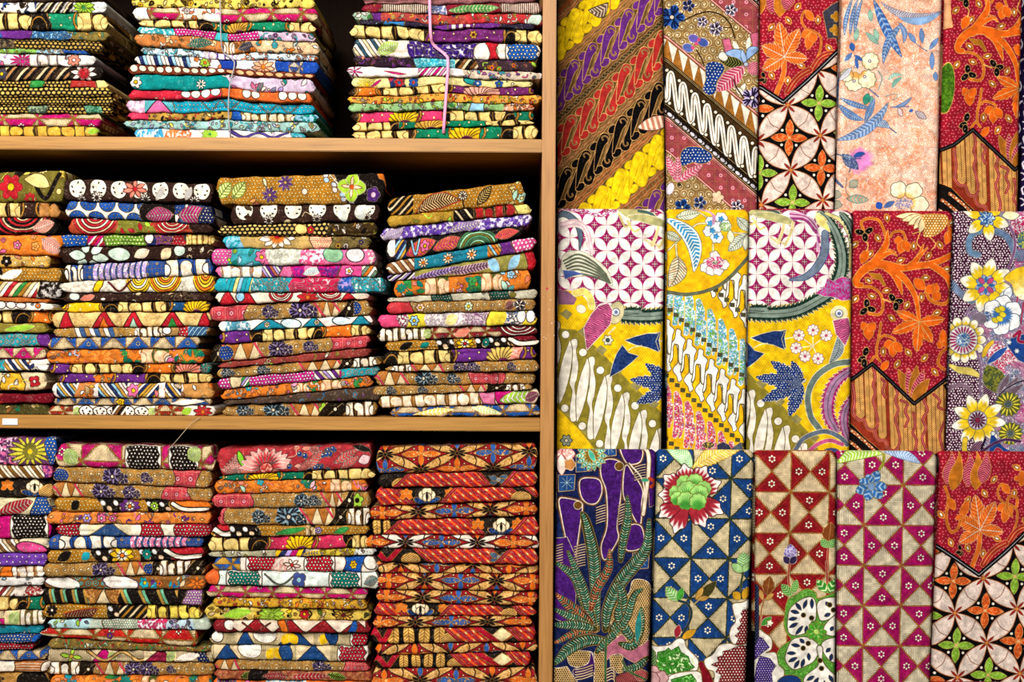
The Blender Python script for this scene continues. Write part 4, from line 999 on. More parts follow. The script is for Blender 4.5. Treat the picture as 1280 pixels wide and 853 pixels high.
def p_purple_garden(q):
    cv = hang_canvas(q, f_dots('#561a44', '#efe2ea', 3.5, 1.1, .45)); g = cv.Z(1170, 255, 5.5); h = cv.Z(1170, 405, 5.17)
    gr = '#8d9296'
    # right-hand mixed ground
    cv.poly(g(440, 60, 560, 200, 540, 380, 480, 480, 420, 600, 300, 680, 200, 760, 260, 900, 320, 1100, 420, 1300, 360, 1500, 380, 1800, 900, 1800, 900, -60, 460, -60), f_squig(f_noise('#8a6a94', '#6a7ea4', 9., .5, 5, 1, '#c05a94'), '#dcd6dc', 4., .15, 2), sm=True)
    cv.poly(g(560, 60, 640, 80, 640, 200, 560, 190, 510, 120), f_noise('#f0e0e8', '#c8286c', 1.2), '#8a3a6a', .5, sm=True)
    cv.poly(g(570, 190, 680, 160, 680, 290, 580, 280), f_noise('#b8c05a', '#3a6a8a', 1.6), gr, .6, sm=True)
    cv.poly(g(540, 300, 700, 270, 700, 350, 560, 380), f_hatch('#3a5aa0', '#e8e0f0', 1.6, .35, .3), '#b83080', .7)
    # blue plumes
    cv.stroke(g(290, 330, 235, 310, 225, 240, 260, 180, 300, 170), 3.6, f_hatch('#2f78b4', '#cfe2f0', 1.9, .35, .6), gr, .7)
    cv.stroke(g(420, 170, 480, 200, 520, 260, 545, 330), 3.8, f_hatch('#2f68ac', '#cfe0f0', 1.9, .35, 2.), gr, .7)
    cv.stroke(g(100, 520, 160, 590, 230, 640, 270, 640), 4., f_hatch('#4a70a8', '#cfdcec', 1.9, .35, .4), gr, .7)
    cv.stroke(g(430, 90, 500, 130, 535, 200, 540, 290, 500, 420, 470, 480), 1.4, '#8a5a8a', '#c8bcc8', .6)
    cv.stroke(g(200, 760, 240, 690, 320, 650), 1.3, '#8a6a90', '#c8bcc8', .5)
    def yf(f, x, y, R, n, rot, r0=.38, w=.24, c0='#f2cf1e', c1='#fbf6e4'):
        cx, cy = f(x, y)
        for i in range(n):
            a = rot + i * 2 * math.pi / n
            cv.leaf(cx + R * r0 * .7 * math.cos(a), cy + R * r0 * .7 * math.sin(a), cx + R * math.cos(a), cy + R * math.sin(a), R * w, f_rad(c0, c1, cx, cy, R * .45, R * .9), '#7a8078', .7, p=.8, sq=.6)
    # top half flower
    yf(g, 350, 75, 29, 6, .35); cv.flower(*g(350, 80), 10.5, 8, f_noise('#2f68b0', '#bcd8ec', 1.6), '#2a4a80', .5)
    cv.leaf(*g(460, 60), *g(580, 50), 6, '#fbf0c0', '#7a8078', .6)
    # big flower
    yf(g, 345, 540, 34, 8, .2)
    c = g(345, 540); cv.flower(c[0], c[1], 13.5, 8, f_noise('#6a9ac8', '#c8b0d0', 1.6), '#5a6a88', .5, rot=.3)
    for i in range(4):
        a = .78 + i * 1.571; cv.leaf(c[0] + 3 * math.cos(a), c[1] + 3 * math.sin(a), c[0] + 13 * math.cos(a), c[1] + 13 * math.sin(a), 2.8, '#d8508c', '#5a3a58', .5)
        a += .785; cv.leaf(c[0] + 3 * math.cos(a), c[1] + 3 * math.sin(a), c[0] + 12 * math.cos(a), c[1] + 12 * math.sin(a), 2.2, '#3a7ab8', '#dfe8f0', .4)
    cv.flower(c[0], c[1], 3.2, 4, '#e8d850', None, dep=.5)
    # yellow bell
    cv.poly(g(470, 490, 540, 430, 620, 410, 700, 440, 700, 600, 600, 640, 540, 600, 520, 530), f_grad('#f0c81c', '#fbf6e8', *g(560, 470), *g(610, 620)), '#8a8a80', .8, sm=True)
    cv.stroke(g(560, 620, 545, 720), .8, '#b82c50'); cv.stroke(g(600, 660, 580, 800), .8, '#b82c50')
    # white and blue flower
    for x, y, r in ((480, 600, 6), (500, 580, 5)): cv.leaf(*g(x - 20, y + 60), *g(x + 10, y - 30), r, '#e8eef6', '#6a80a8', .5)
    cx, cy = g(455, 745)
    for i in range(6):
        a = -1.5 + i * 1.047; px, py = cx + 14 * math.cos(a), cy + 14 * math.sin(a)
        cv.flower(px, py, 11, 5, f_rad('#3a78c4', '#f4f6f8', cx, cy, 6, 17), '#5a7090', .6, dep=.12, rot=i)
    for x, y in ((430, 710), (460, 740), (410, 780), (440, 770), (455, 700)): cv.ell(*g(x, y), 4, 3, .5, '#e6cf2c', '#7a8a40', .5)
    cv.circ(*g(350, 755), 6, f_noise('#3a62a0', '#c8d4e8', 1.1), gr, .5); cv.ell(*g(300, 770), 9, 7, 0, f_hatch('#6a5a78', '#b8a8b8', 1.5, .4, .8), gr, .5)
    # sunflower rosette
    cx, cy = h(175, 85)
    for i in range(13):
        a = i * 2 * math.pi / 13; cv.ell(cx + 23 * math.cos(a), cy + 23 * math.sin(a), 6, 5.2, a, f_rad('#e8c830', '#f8f2dc', cx, cy, 17, 27), '#7a8078', .6)
    cv.circ(cx, cy, 18, '#e6e0da', '#7a8078', .6); cv.petals(cx, cy, 8, 17.5, 22, 1.2, '#a83878', None); cv.circ(cx, cy, 8.5, f_noise('#4a78b0', '#c8d8e8', 1.3), '#7a8a98', .6)
    # middle details
    cv.leaf(*h(300, 200), *h(375, 85), 4.5, '#e0b82a', '#7a8078', .7); cv.leaf(*h(330, 240), *h(460, 130), 4., '#2a58b0', '#dfe6ee', .6)
    cv.poly(h(330, 180, 380, 110, 450, 130, 540, 160, 560, 210, 450, 250, 440, 300, 370, 240), f_noise('#f0e0e8', '#d0406c', 1.2), '#8a6a8a', .5, sm=True)
    cv.leaf(*h(330, 240), *h(460, 130), 4., '#2a58b0', '#dfe6ee', .6)
    cv.poly(h(460, 100, 520, 60, 620, 60, 620, 220, 540, 220, 480, 150), '#1f4c98', '#b8b4c0', .6, sm=True)
    for x, y in ((470, 100), (518, 155)): cv.flower(*h(x, y), 3.2, 6, '#e6ecf4', None, dep=.5)
    cv.stroke(h(500, 60, 540, 30, 530, 90, 600, 100), 1.8, '#b01c50', '#f0e0e4', .5)
    cv.stroke(h(90, 250, 150, 280, 220, 290, 285, 320), [1.5, 4., 4.6, 2], f_hatch('#dcc030', '#f0e4a0', 1.4, .4), '#7a8078', .7)
    cv.stroke(h(265, 160, 290, 260, 285, 400, 300, 480), 1.2, '#8a6a90', '#c8bcc8', .5)
    cv.leaf(*h(310, 260), *h(310, 480), 8.5, f_hatch('#5a1a4c', '#d8c8d8', 2.4, .25, .9), '#b8b4bc', .9, curve=-.18)
    cv.leaf(*h(330, 250), *h(420, 430), 13, f_noise('#8a8a30', '#4a5a38', 1.8), '#a8a890', .7)
    cv.stroke(h(85, 420, 110, 385, 180, 380, 220, 420, 215, 500), 1.8, f_hatch('#7a3a6a', '#e0d0dc', 1.4, .4, .5), '#c8bcc8', .4)
    for i in range(5): cv.leaf(*h(400, 480), *h(440 + 30 * i, 330 + 10 * i - (i % 2) * 40), 4, f_hatch('#5a2a58', '#e0d8e0', 1.6, .35, 1.), '#b8b4bc', .6)
    cv.stroke(h(360, 540, 420, 430, 500, 370, 580, 340), 1., '#4a3a58', '#b8b4bc', .4)
    for (x, y, r) in ((465, 500, 16), (480, 690, 15)):
        cx, cy = h(x, y); cv.circ(cx, cy, r * .9, '#5a6a30', None); cv.petals(cx, cy, r * .3, r, 15, 1.3, '#d8cc40', '#3a4a28', .4); cv.circ(cx, cy, r * .26, '#5a6868', '#c8c8a8', .5)
    # lower yellow flower
    yf(h, 275, 605, 34, 9, .1, .4, .2)
    cx, cy = h(270, 605); cv.circ(cx, cy, 11.5, '#c8c0cc', '#6a6a78', .6); cv.petals(cx, cy, 3, 11.3, 14, 1.1, '#6a1c4c', None); cv.circ(cx, cy, 3, '#a82858', '#3a1a38', .5)
    cv.stroke(h(190, 730, 185, 780, 190, 820), 3, '#dcc030', '#7a8078', .6); cv.leaf(*h(300, 740), *h(220, 830), 5.5, f_hatch('#6a1c54', '#e0d0e0', 2, .3, .7), '#b8b4bc', .6); cv.stroke(h(320, 730, 300, 780, 295, 830), 1.4, '#2a1a38')
    cv.poly(h(360, 700, 390, 720, 440, 780, 520, 830, 360, 840), '#1f4c98', '#c8bcc8', .6, sm=True); cv.stroke(h(300, 810, 370, 760, 450, 730, 540, 740), 1.5, '#5a2a60', '#b8b4bc', .4)
    cv.stroke(h(380, 820, 400, 790, 440, 820), 1.6, '#b82c50', '#f0e0e4', .5); cv.flower(*h(372, 690), 3, 6, '#e6ecf4', '#2a4a80', .5, dep=.4)
    return cv

def p_fern(q):
    cv = hang_canvas(q, f_noise('#1b2a60', '#16204c', 3.)); g = cv.Z(685, 555, 5.503); h = cv.Z(685, 700, 5.572)
    pu = f_noise('#552084', '#48186e', 3.); cr, br = '#ecdcc4', '#7a4a22'
    # navy squares
    for x, y in ((130, 265), (420, 25), (640, 800), (250, 130)):
        cv.poly(g(x - 55, y - 50, x + 55, y - 55, x + 48, y + 50, x - 55, y + 60), '#24508e', '#d8b070', .8)
        for a in range(4): cv.stroke([(g(x, y)[0] + 8 * math.cos(a * .785), g(x, y)[1] + 8 * math.sin(a * .785)), (g(x, y)[0] - 8 * math.cos(a * .785), g(x, y)[1] - 8 * math.sin(a * .785))], .35, '#a8d0e0', sm=False)
    def blob(P): cv.poly(g(*P), pu, cr, 1.5, sm=True); cv.poly(g(*P), None, None); 
    def outl(P):
        Q = smooth(g(*P), 5, True); cv.stroke(np.vstack([Q, Q[:1]]), 3.0, br, sm=False)
    for P in ((80, 390, 120, 375, 220, 400, 232, 440, 215, 560, 190, 750, 180, 900, 110, 900, 130, 700, 100, 520),
              (225, 250, 300, 235, 355, 255, 365, 330, 330, 400, 270, 400, 230, 350),
              (370, 130, 430, 105, 500, 130, 510, 200, 490, 400, 470, 560, 480, 640, 440, 720, 390, 790, 370, 700, 410, 560, 405, 330, 370, 220),
              (510, 20, 640, 20, 640, 100, 600, 130, 540, 120),
              (535, 150, 580, 200, 645, 310, 640, 400, 630, 550, 560, 430, 520, 330),
              (560, 570, 640, 570, 650, 700, 540, 720)):
        outl(P); blob(P)
    cv.poly(g(660, -40, 760, -40, 760, 400, 700, 430, 690, 240, 690, 60), pu, '#d8b088', .8); cv.stroke(g(655, 20, 690, 60, 690, 200, 655, 480), 2.2, cr, br, .9)
    cv.circ(*g(490, 150), 5, '#7a5018', cr, .9); cv.circ(*g(205, 420), 4.6, '#7a5018', cr, .9)
    # purple at the lower left
    cv.poly(g(50, 650, 130, 640, 200, 800, 180, 1250, 50, 1200), pu, cr, .8)
    # combed fill
    for x, y, n, wd in ((640, 150, 6, 50), (370, 430, 7, 45), (225, 700, 9, 50), (515, 420, 8, 38), (80, 700, 8, 40)):
        for i in range(n): cv.stroke(g(x - wd + 6, y + 18 * i + 6, x, y + 18 * i - 8, x + wd - 20, y + 18 * i - 14), .55, '#e6cfa8', '#4a1c34', .5)
    cv.stroke(g(655, 480, 655, 260, 560, 130), 1., cr); cv.stroke(g(700, 235, 740, 260, 710, 290), 2.2, '#c0441c')
    cv.leaf(*g(640, 245), *g(695, 245), 2.4, '#4ab088', '#d8c080', .4)
    # cream woven patches at the bottom
    wv = f_dots('#dcb878', '#4a2c12', 2.9, .85)
    cv.poly(h(590, 150, 640, 135, 700, 160, 715, 250, 700, 520, 640, 600, 470, 520, 440, 300, 560, 240), wv, cr, 1., sm=True)
    cv.poly(h(150, 640, 300, 640, 290, 700, 220, 740, 150, 720), wv, cr, .9, sm=True); cv.poly(h(20, 760, 130, 740, 210, 860, 20, 960), wv, cr, .9); cv.poly(h(325, 640, 400, 640, 400, 1000, 320, 1000), wv, cr, .9); cv.poly(h(430, 660, 520, 660, 520, 800, 440, 760), wv, cr, .7)
    cv.poly(h(300, 640, 320, 780, 200, 800, 180, 760, 280, 720), pu, cr, .8, sm=True)
    for i in range(5): cv.stroke(h(190, 760 + 18 * i, 250, 750 + 18 * i, 310, 730 + 18 * i), .7, '#e6cfa8', '#4a1c34', .5)
    for i in range(5): cv.stroke(h(410, 760 + 20 * i, 450, 745 + 20 * i, 470, 790 + 16 * i), .7, '#e6cfa8', '#4a1c34', .5)
    cv.poly(h(400, 620, 470, 550, 520, 520, 560, 580, 640, 600, 710, 560, 710, 680, 640, 720, 560, 690, 500, 650, 440, 660, 410, 690), f_hatch('#d890a8', '#a83054', 1.5, .4, .6, 1.5), '#e8c8a0', .8, sm=True)
    cv.ell(*h(570, 830), 18, 9, 0, f_dots('#8a1c2c', '#e8a090', 2.4, .6), '#3a2a1a', .8); cv.ell(*h(650, 800), 9, 7, .3, f_dots('#a82434', '#f0b0a0', 2.2, .6), '#e8c8a0', .6)
    # ferns
    fol, fl = '#5c4a14', '#d0b060'
    def fern(f, P, w, red=False):
        Q = smooth(f(*P), 6); n = len(Q)
        c = ('#742c14', '#d8906c') if red else ('#4c3f14', '#a4c4a4')
        ln = np.cumsum(np.r_[0, np.hypot(*np.diff(Q, axis=0).T)]); Ltot = ln[-1]
        cv.stroke(Q, list(w * np.sin(np.linspace(.35, math.pi - .12, 9)) ** .7), c[0], fl if not red else '#e8b080', .5, sm=False)
        m = int(Ltot / 3.1)
        for i in range(1, m):
            u = i / m * Ltot; x = np.interp(u, ln, Q[:, 0]); y = np.interp(u, ln, Q[:, 1])
            x2 = np.interp(min(u + 2, Ltot), ln, Q[:, 0]); y2 = np.interp(min(u + 2, Ltot), ln, Q[:, 1])
            a = math.atan2(y2 - y, x2 - x); ww = w * math.sin(.35 + (math.pi - .47) * i / m) ** .7
            for sg in (-1, 1):
                b = a + sg * 1.0
                cv.leaf(x, y, x + ww * 1.12 * math.cos(b), y + ww * 1.12 * math.sin(b), .8, c[1] if (i % 3) else '#4fa890', '#2c260a', .55)
        cv.stroke(Q, .55, '#3f7a58' if not red else '#c87848', sm=False)
    fern(h, (400, 480, 420, 330, 500, 160, 620, 10, 690, -100, 705, -280), 8.5); fern(h, (340, 480, 330, 200, 320, 0, 300, -120, 260, -280, 235, -330), 7.5)
    fern(g, (500, 800, 520, 650, 550, 500, 545, 360), 5.5)
    fern(h, (330, 470, 250, 280, 190, 120, 60, 20), 6.5); fern(h, (330, 490, 280, 330, 230, 160, 140, -60), 6)
    fern(h, (300, 340, 340, 200, 420, 60, 430, -70), 5.5, True); fern(h, (300, 440, 200, 360, 60, 240), 7, True); fern(h, (330, 490, 200, 500, 40, 580), 4.5, True)
    fern(h, (300, 450, 180, 400, 40, 340), 5); fern(h, (330, 480, 200, 450, 40, 450), 6); fern(h, (400, 560, 260, 560, 140, 620, 50, 720), 8)
    fern(h, (440, 500, 500, 400, 520, 250, 480, 150), 6.5); fern(h, (620, 580, 540, 480, 490, 380, 500, 300), 6.5); fern(h, (600, 590, 640, 480, 650, 330), 6); fern(h, (440, 520, 540, 420, 600, 250, 660, 200), 5)
    fern(h, (340, 640, 410, 560, 500, 480), 5); fern(h, (500, 580, 580, 600, 640, 560), 5); fern(h, (690, 680, 620, 740, 520, 760), 5)
    cv.stroke(h(405, 550, 400, 700, 400, 900), 1.3, '#3a6a44', '#c8a860', .4); cv.stroke(h(520, 700, 560, 770, 680, 830), 1.1, '#3a6a44', '#c8a860', .4)
    cv.leaf(*h(620, 580), *h(640, 350), 4, '#2a8a88', '#d0b060', .5)
    # top flowers
    cx, cy = g(300, 80); cv.petals(cx, cy, 5, 19, 14, 2.8, '#4aa48c', '#c8a040', .7, stripe='#cfe8d8', n=4); cv.flower(cx, cy, 9, 12, '#8a6a20', '#e0c070', .6, dep=.3); cv.leaf(cx - 3, cy - 7, cx + 4, cy + 7, 3, '#48b89c', '#e8e0b0', .6)
    for x, y, r in ((95, 60, 9), (140, 70, 8), (85, 120, 8)): cv.flower(*g(x, y), r, 5, f_noise('#e89a98', '#f8e0d0', 2.), '#a83a34', .7, dep=.15)
    cv.leaf(*g(90, 70), *g(95, 215), 5.5, '#f0d8cc', '#b85048', .6); cv.flower(*g(150, 140), 7, 5, '#c88a48', cr, .7, dep=.2)
    return cv

def p_violet_end(q):
    cv = hang_canvas(q, '#241448')
    for i in range(9):
        for j in range(22):
            x, y = i * 15 + 7 * (j % 2), j * 16
            cv.stroke([(x - 4, y + 5), (x - 5, y - 3), (x + 1, y - 6), (x + 5, y - 1), (x + 2, y + 3)], .9, '#e6dff0')
            cv.circ(x + 8, y + 7, 1.1, '#e6dff0')
    return cv

def p_blue_tri(q):
    cv = hang_canvas(q, '#d9c9a2'); g = cv.Z(805, 555, 5.503); h = cv.Z(805, 700, 5.572)
    a = g(600, 232); b = g(322, 780); sw = (a[0] - b[0]); sh = (b[1] - a[1]) / 2
    tri_tiles(cv, b[0], b[1], sw, sh, '#17478a', '#363f24', par=1, dark='#6a5a30')
    # leaves and the rose flower
    cv.leaf(*g(330, 170), *g(150, 10), 9.5, '#a8dca0', '#8a7a30', .7, curve=.12, stripe='#dff0d0', n=14, duty=.35); cv.leaf(*g(320, 185), *g(690, 20), 10, '#e8c850', '#a8843a', .8, curve=-.1, ser=.1, sn=13, stripe='#f6eab0', n=18, duty=.3, vein='#c8a040')
    cx, cy = g(300, 345)
    for x, y in ((275, 130), (430, 145), (530, 250), (545, 470), (420, 565), (210, 610), (105, 500), (100, 345), (135, 210)):
        px, py = g(x, y); mx, my = cx + (px - cx) * .55, cy + (py - cy) * .55
        a_ = math.atan2(py - cy, px - cx); L = math.hypot(px - cx, py - cy)
        fil = f_rad('#b02c3c', '#f6efe8', cx, cy, L * .6, L * .94, .5, 40)
        n = (-math.sin(a_), math.cos(a_)); W = 9.6
        pt = lambda t, s_: (cx + math.cos(a_) * L * t + n[0] * W * s_, cy + math.sin(a_) * L * t + n[1] * W * s_)
        cv.poly([pt(.25, -.5), pt(.55, -1), pt(.78, -1.02), pt(.86, -.5), pt(1, 0), pt(.86, .5), pt(.78, 1.02), pt(.55, 1), pt(.25, .5)], fil, '#4a1420', .8, sm=True, n=4)
    for x, y, r in ((225, 330, 11), (280, 265, 12), (350, 255, 12), (410, 300, 11), (300, 320, 15), (380, 335, 13), (230, 370, 10), (290, 385, 13), (370, 390, 12)):
        c = g(x, y); cv.flower(c[0], c[1], r * .86, 9, f_rad('#4aa63c', '#a4dc78', c[0], c[1] + r * .5, r * .2, r * 1.1, .5), '#8a7a2a', .6, dep=.12)
    # buds
    def bud(f, x, y, tx, ty, col):
        cv.leaf(*f(x, y), *f(tx, ty), 7, col, '#b89a50', .7, ser=.1, sn=4, stripe='#e4f2d0', n=6, duty=.3)
    bud(h, 235, 285, 155, 185, '#7cc060'); cv.leaf(*h(235, 285), *h(270, 190), 4, '#4aa838', '#b8d890', .5); cv.leaf(*h(375, 275), *h(500, 140), 6, '#4a4420', '#c8b070', .6); cv.leaf(*h(360, 270), *h(410, 180), 3.4, '#c89a48', '#6a5020', .5); cv.leaf(*h(370, 268), *h(450, 250), 3., '#c89a48', '#6a5020', .5)
    cv.stroke(h(245, 280, 300, 300, 330, 360, 310, 440, 260, 530), 1.3, '#1e3a48', '#a8904a', .4); cv.stroke(h(350, 300, 380, 270), .9, '#b8a060')
    cv.leaf(*h(225, 540), *h(245, 450), 4, '#b02c3c', '#f0d8d0', .6); cv.leaf(*h(265, 545), *h(360, 480), 4.5, '#d8a020', '#7a5a20', .5)
    g4 = cv.Z(805, 555, 5.503)
    cv.leaf(*g(690, 845), *g(680, 735), 8, '#74c458', '#b8a860', .6, stripe='#dff0d0', n=6); cv.leaf(*h(690, 75), *h(610, 20), 5, '#a4d088', '#5a7a40', .6); cv.leaf(*h(690, 75), *h(730, 10), 4, '#a4d088', '#5a7a40', .6)
    cv.stroke(h(690, 80, 675, 160, 680, 260), 1., '#2a4a38', '#a8904a', .4); cv.leaf(*h(670, 265), *h(620, 215), 5, '#e0aa20', '#7a5a20', .5); cv.leaf(*h(690, 265), *h(730, 180), 5, '#e0aa20', '#7a5a20', .5)
    # lower lobes
    cv.poly(h(-20, 600, 90, 600, 180, 590, 230, 550, 275, 550, 300, 610, 370, 680, 375, 740, 340, 770, 180, 800, 100, 860, -40, 900), '#efeae0', '#8a6a28', 1., sm=True)
    cv.poly(h(95, 640, 150, 630, 170, 610, 190, 630, 240, 600, 260, 640, 310, 670, 320, 710, 350, 740, 310, 765, 180, 790, 110, 830, 90, 760), f_squig('#2e8a1c', '#a8e088', 6., .1, 3), '#1e5a14', .5)
    for i in range(26): 
        rx, ry = 105 + 230 * hash2(i, 3), 640 + 140 * hash2(i, 7); an = 6.28 * hash2(i, 5)
        cv.leaf(*h(rx, ry), *h(rx + 30 * math.cos(an), ry + 30 * math.sin(an)), 1.2, '#d4f0b0')
    cv.poly(h(170, 815, 330, 770, 400, 790, 420, 900, 200, 950), '#efeae0', '#8a6a28', 1., sm=True); cv.poly(h(190, 830, 330, 790, 360, 830, 370, 900, 220, 950), f_squig('#2e8a1c', '#a8e088', 5., .13, 5), '#1e5a14', .5)
    cv.poly(h(40, 600, 80, 640, 90, 760, 60, 800, 30, 760), f_hatch('#4a7a3c', '#a8c890', 2.2, .35, .6), '#8a6a28', .6)
    for x, y in ((65, 785), (120, 820), (60, 830)): cv.flower(*h(x, y), 9, 5, '#d8a8a8', '#8a3a44', .6, dep=.15)
    cv.poly(h(380, 720, 400, 700, 440, 750, 480, 860, 420, 900, 400, 780), '#8a1224', '#8a6a28', .8, sm=True)
    cv.poly(h(620, 300, 680, 290, 760, 285, 780, 580, 650, 590, 600, 540, 605, 470, 640, 420, 625, 360), '#efeae0', '#8a6a28', 1., sm=True)
    cv.poly(h(690, 340, 760, 330, 760, 590, 640, 580, 660, 540, 635, 520, 670, 490, 650, 470, 680, 440, 665, 410, 690, 390, 675, 365), f_dots('#8c1420', '#f2e4d8', 3.6, .95), '#5a0c14', .4)
    cv.poly(h(420, 690, 480, 650, 520, 590, 590, 575, 660, 590, 780, 600, 780, 950, 500, 950, 490, 780, 440, 750), '#efeae0', '#8a6a28', 1., sm=True)
    cv.poly(h(470, 720, 520, 700, 510, 670, 550, 660, 550, 630, 600, 620, 640, 600, 690, 590, 760, 610, 760, 950, 540, 950, 520, 840, 540, 790, 500, 770, 520, 740), f_dots('#8c1420', '#f2e4d8', 3.9, 1.05), '#5a0c14', .5)
    return cv

def p_red_tri(q):
    cv = hang_canvas(q, '#dcc9a0'); g = cv.Z(930, 555, 5.5); h = cv.Z(930, 700, 5.577)
    a = g(320, 320); b = g(316, 603); c = g(585, 325)
    tri_tiles(cv, a[0], a[1], c[0] - a[0], b[1] - a[1], '#9a1522', '#a06a2c', '#e0cca4', par=0, dark='#6e4a2a', lean=-.02)
    def bud(f, base, tip, top, c1, c2):
        cv.stroke(f(*base), .9, '#a83a34', '#e8c898', .5); x, y = base[0], base[1]
    cv.stroke(g(580, 690, 575, 780, 578, 860), 1., '#b04a3c', '#e8cc9c', .5); cv.stroke(h(575, 0, 580, 210), 1.1, '#b04a3c', '#e8cc9c', .5)
    cv.leaf(*g(580, 680), *g(597, 530), 8.5, '#8a4a1e', '#d8a860', .7, ser=.1, sn=4, vein='#d8a860')
    for x in (530, 630): cv.leaf(*g(580, 700), *g(x, 645), 4.6, '#48a83a', '#d0c878', .6, stripe='#c8e8a8', n=5)
    cv.leaf(*g(318, 800), *g(322, 680), 8, f_noise('#8a7ac8', '#cfc4e8', 1.8), '#e8d8c0', .6, ser=.1, sn=4)
    for x in (272, 362): cv.leaf(*g(318, 815), *g(x, 765), 4, '#3a2c58', '#e8dcd8', .7)
    cv.stroke(h(320, 20, 310, 90, 315, 160, 335, 240), 1.1, '#b04a3c', '#e8cc9c', .5)
    cv.leaf(*h(335, 245), *h(262, 160), 5.5, '#58a83c', '#d8c87a', .6, stripe='#b8e098', n=6); cv.leaf(*h(340, 225), *h(370, 130), 4.4, '#58a83c', '#d8c87a', .6, stripe='#b8e098', n=6)
    cv.leaf(*h(580, 215), *h(510, 130), 5.5, '#3a9a30', '#d8c87a', .6, stripe='#c8e8a8', n=3); cv.leaf(*h(590, 220), *h(632, 120), 5.5, '#3a9a30', '#d8c87a', .6, stripe='#c8e8a8', n=3)
    cv.leaf(*h(160, 235), *h(180, 105), 7, '#8a4a1e', '#d8a860', .7, ser=.1, sn=4, vein='#d8a860'); cv.leaf(*h(130, 270), *h(110, 195), 3, '#c89a50', '#7a4a20', .5); cv.leaf(*h(150, 270), *h(205, 225), 3, '#c89a50', '#7a4a20', .5)
    cv.stroke(h(140, 270, 120, 340, 118, 400, 110, 460), .9, '#b87a4c', '#e8cc9c', .4); cv.leaf(*h(120, 445), *h(190, 390), 4, '#4a9a38', '#f0e8d0', .6); cv.flower(*h(180, 430), 4, 5, '#f2e6d0', '#8a6a30', .5, dep=.4)
    # green and white foliage rosette
    gr = f_squig('#3f9a24', '#a4d868', 2.4, .16, 2)
    cv.poly(h(280, 440, 290, 330, 310, 270, 370, 230, 440, 195, 500, 220, 520, 260, 650, 210, 760, 200, 800, 800, 620, 950, 420, 880, 330, 800, 260, 780, 230, 660, 270, 590, 330, 545, 300, 500), gr, '#a88838', 1., sm=True)
    dk = '#1f3560'
    def lobe(P): cv.poly(h(*P), '#efeae0', '#6a5a2a', .9, sm=True)
    lobe((430, 255, 495, 270, 500, 400, 470, 420, 440, 490, 360, 515, 310, 490, 305, 400, 330, 320)); lobe((300, 620, 340, 545, 440, 530, 520, 590, 490, 690, 400, 740, 340, 750, 290, 690)); lobe((520, 280, 640, 250, 700, 330, 560, 410, 520, 380)); lobe((560, 450, 640, 370, 720, 400, 720, 500, 580, 510)); lobe((540, 580, 620, 530, 720, 560, 720, 700, 600, 690)); lobe((510, 600, 545, 600, 550, 700, 640, 800, 720, 860, 560, 950, 430, 860, 430, 800, 520, 720))
    for x0, y0, x1, y1 in ((440, 270, 415, 330), (360, 290, 400, 340), (325, 345, 385, 360), (310, 405, 370, 395), (315, 460, 375, 430), (360, 510, 410, 450), (430, 500, 440, 450), (475, 260, 475, 330), (330, 580, 390, 590), (300, 640, 360, 640), (310, 700, 370, 670), (350, 745, 385, 690), (400, 740, 420, 680), (455, 690, 450, 640), (390, 540, 420, 570), (570, 280, 590, 310), (560, 380, 600, 360), (600, 480, 620, 450), (570, 630, 600, 600), (600, 690, 610, 640), (440, 830, 490, 800), (480, 870, 520, 810), (560, 900, 560, 830), (620, 840, 590, 790)):
        cv.leaf(*h(x0, y0), *h(x1, y1), 2.1, dk, '#8a6a28', .4)
    for x, y in ((415, 375), (472, 395), (413, 605), (448, 572), (540, 745), (530, 690), (595, 300), (620, 335)): cv.circ(*h(x, y), 2.6, '#2c2418', '#a8842c', .7)
    cv.flower(*h(505, 490), 12, 8, '#4ea82c', '#9a8030', .8, ctr='#b8e070', cr=.25, rays='#c8e898')
    # violet lobes and blue corner
    cv.poly(h(40, 860, 60, 700, 90, 600, 100, 480, 140, 500, 190, 540, 190, 610, 150, 640, 220, 640, 240, 720, 280, 770, 240, 860), '#ece6da', '#8a6a28', .9, sm=True)
    cv.poly(h(20, 560, 90, 520, 130, 540, 175, 600, 120, 640, 60, 700, 20, 700), f_dots('#4a2c8a', '#d8d0ec', 3.2, .75), '#2a1a58', .5); cv.poly(h(70, 900, 90, 720, 110, 660, 180, 680, 220, 730, 190, 780, 200, 860, 150, 920), f_dots('#4a2c8a', '#d8d0ec', 3.2, .75), '#2a1a58', .5)
    cv.poly(h(230, 850, 290, 800, 380, 810, 400, 900, 240, 920), '#1c3f80', '#8a6a28', .8, sm=True); cv.poly(h(60, 150, 100, 170, 100, 520, 40, 700, 40, 200), f_dots('#1a2248', '#8a98c8', 2.6, .5), '#4a3a28', .6)
    return cv

def p_pink_tri(q):
    cv = hang_canvas(q, '#d9c9a2'); g = cv.Z(1035, 555, 5.503); h = cv.Z(1035, 700, 5.572)
    a = g(245, 545); b = g(507, 268); c = g(510, 545)
    tri_tiles(cv, a[0], a[1], c[0] - a[0], a[1] - b[1], '#a80c62', '#a0622a', '#dcd0b4', par=1, dark='#5e5234')
    cv.leaf(*g(385, 55), *g(60, 120), 7.5, '#a8d84a', '#7a8a30', .6, curve=.12, stripe='#e8f2c0', n=14, duty=.4); cv.leaf(*g(400, 45), *g(630, 115), 6, '#b8d0ec', '#6a88b8', .6, curve=-.1, stripe='#7a9cd0', n=14, duty=.3)
    cv.stroke(g(390, 60, 380, 110, 355, 160), 1.6, '#9a9a30')
    cx, cy = g(298, 278)
    for x, y in ((345, 170), (270, 195), (215, 235), (190, 315), (265, 375), (370, 360), (405, 280)):
        cv.leaf(cx, cy, *g(x, y), 6.2, '#3a74b8', '#8a8048', .6, p=1.3, stripe='#9cc4e8', n=3, duty=.4)
    cv.circ(cx, cy, 4.6, '#7a9cc8', '#8a8048', .6)
    return cv

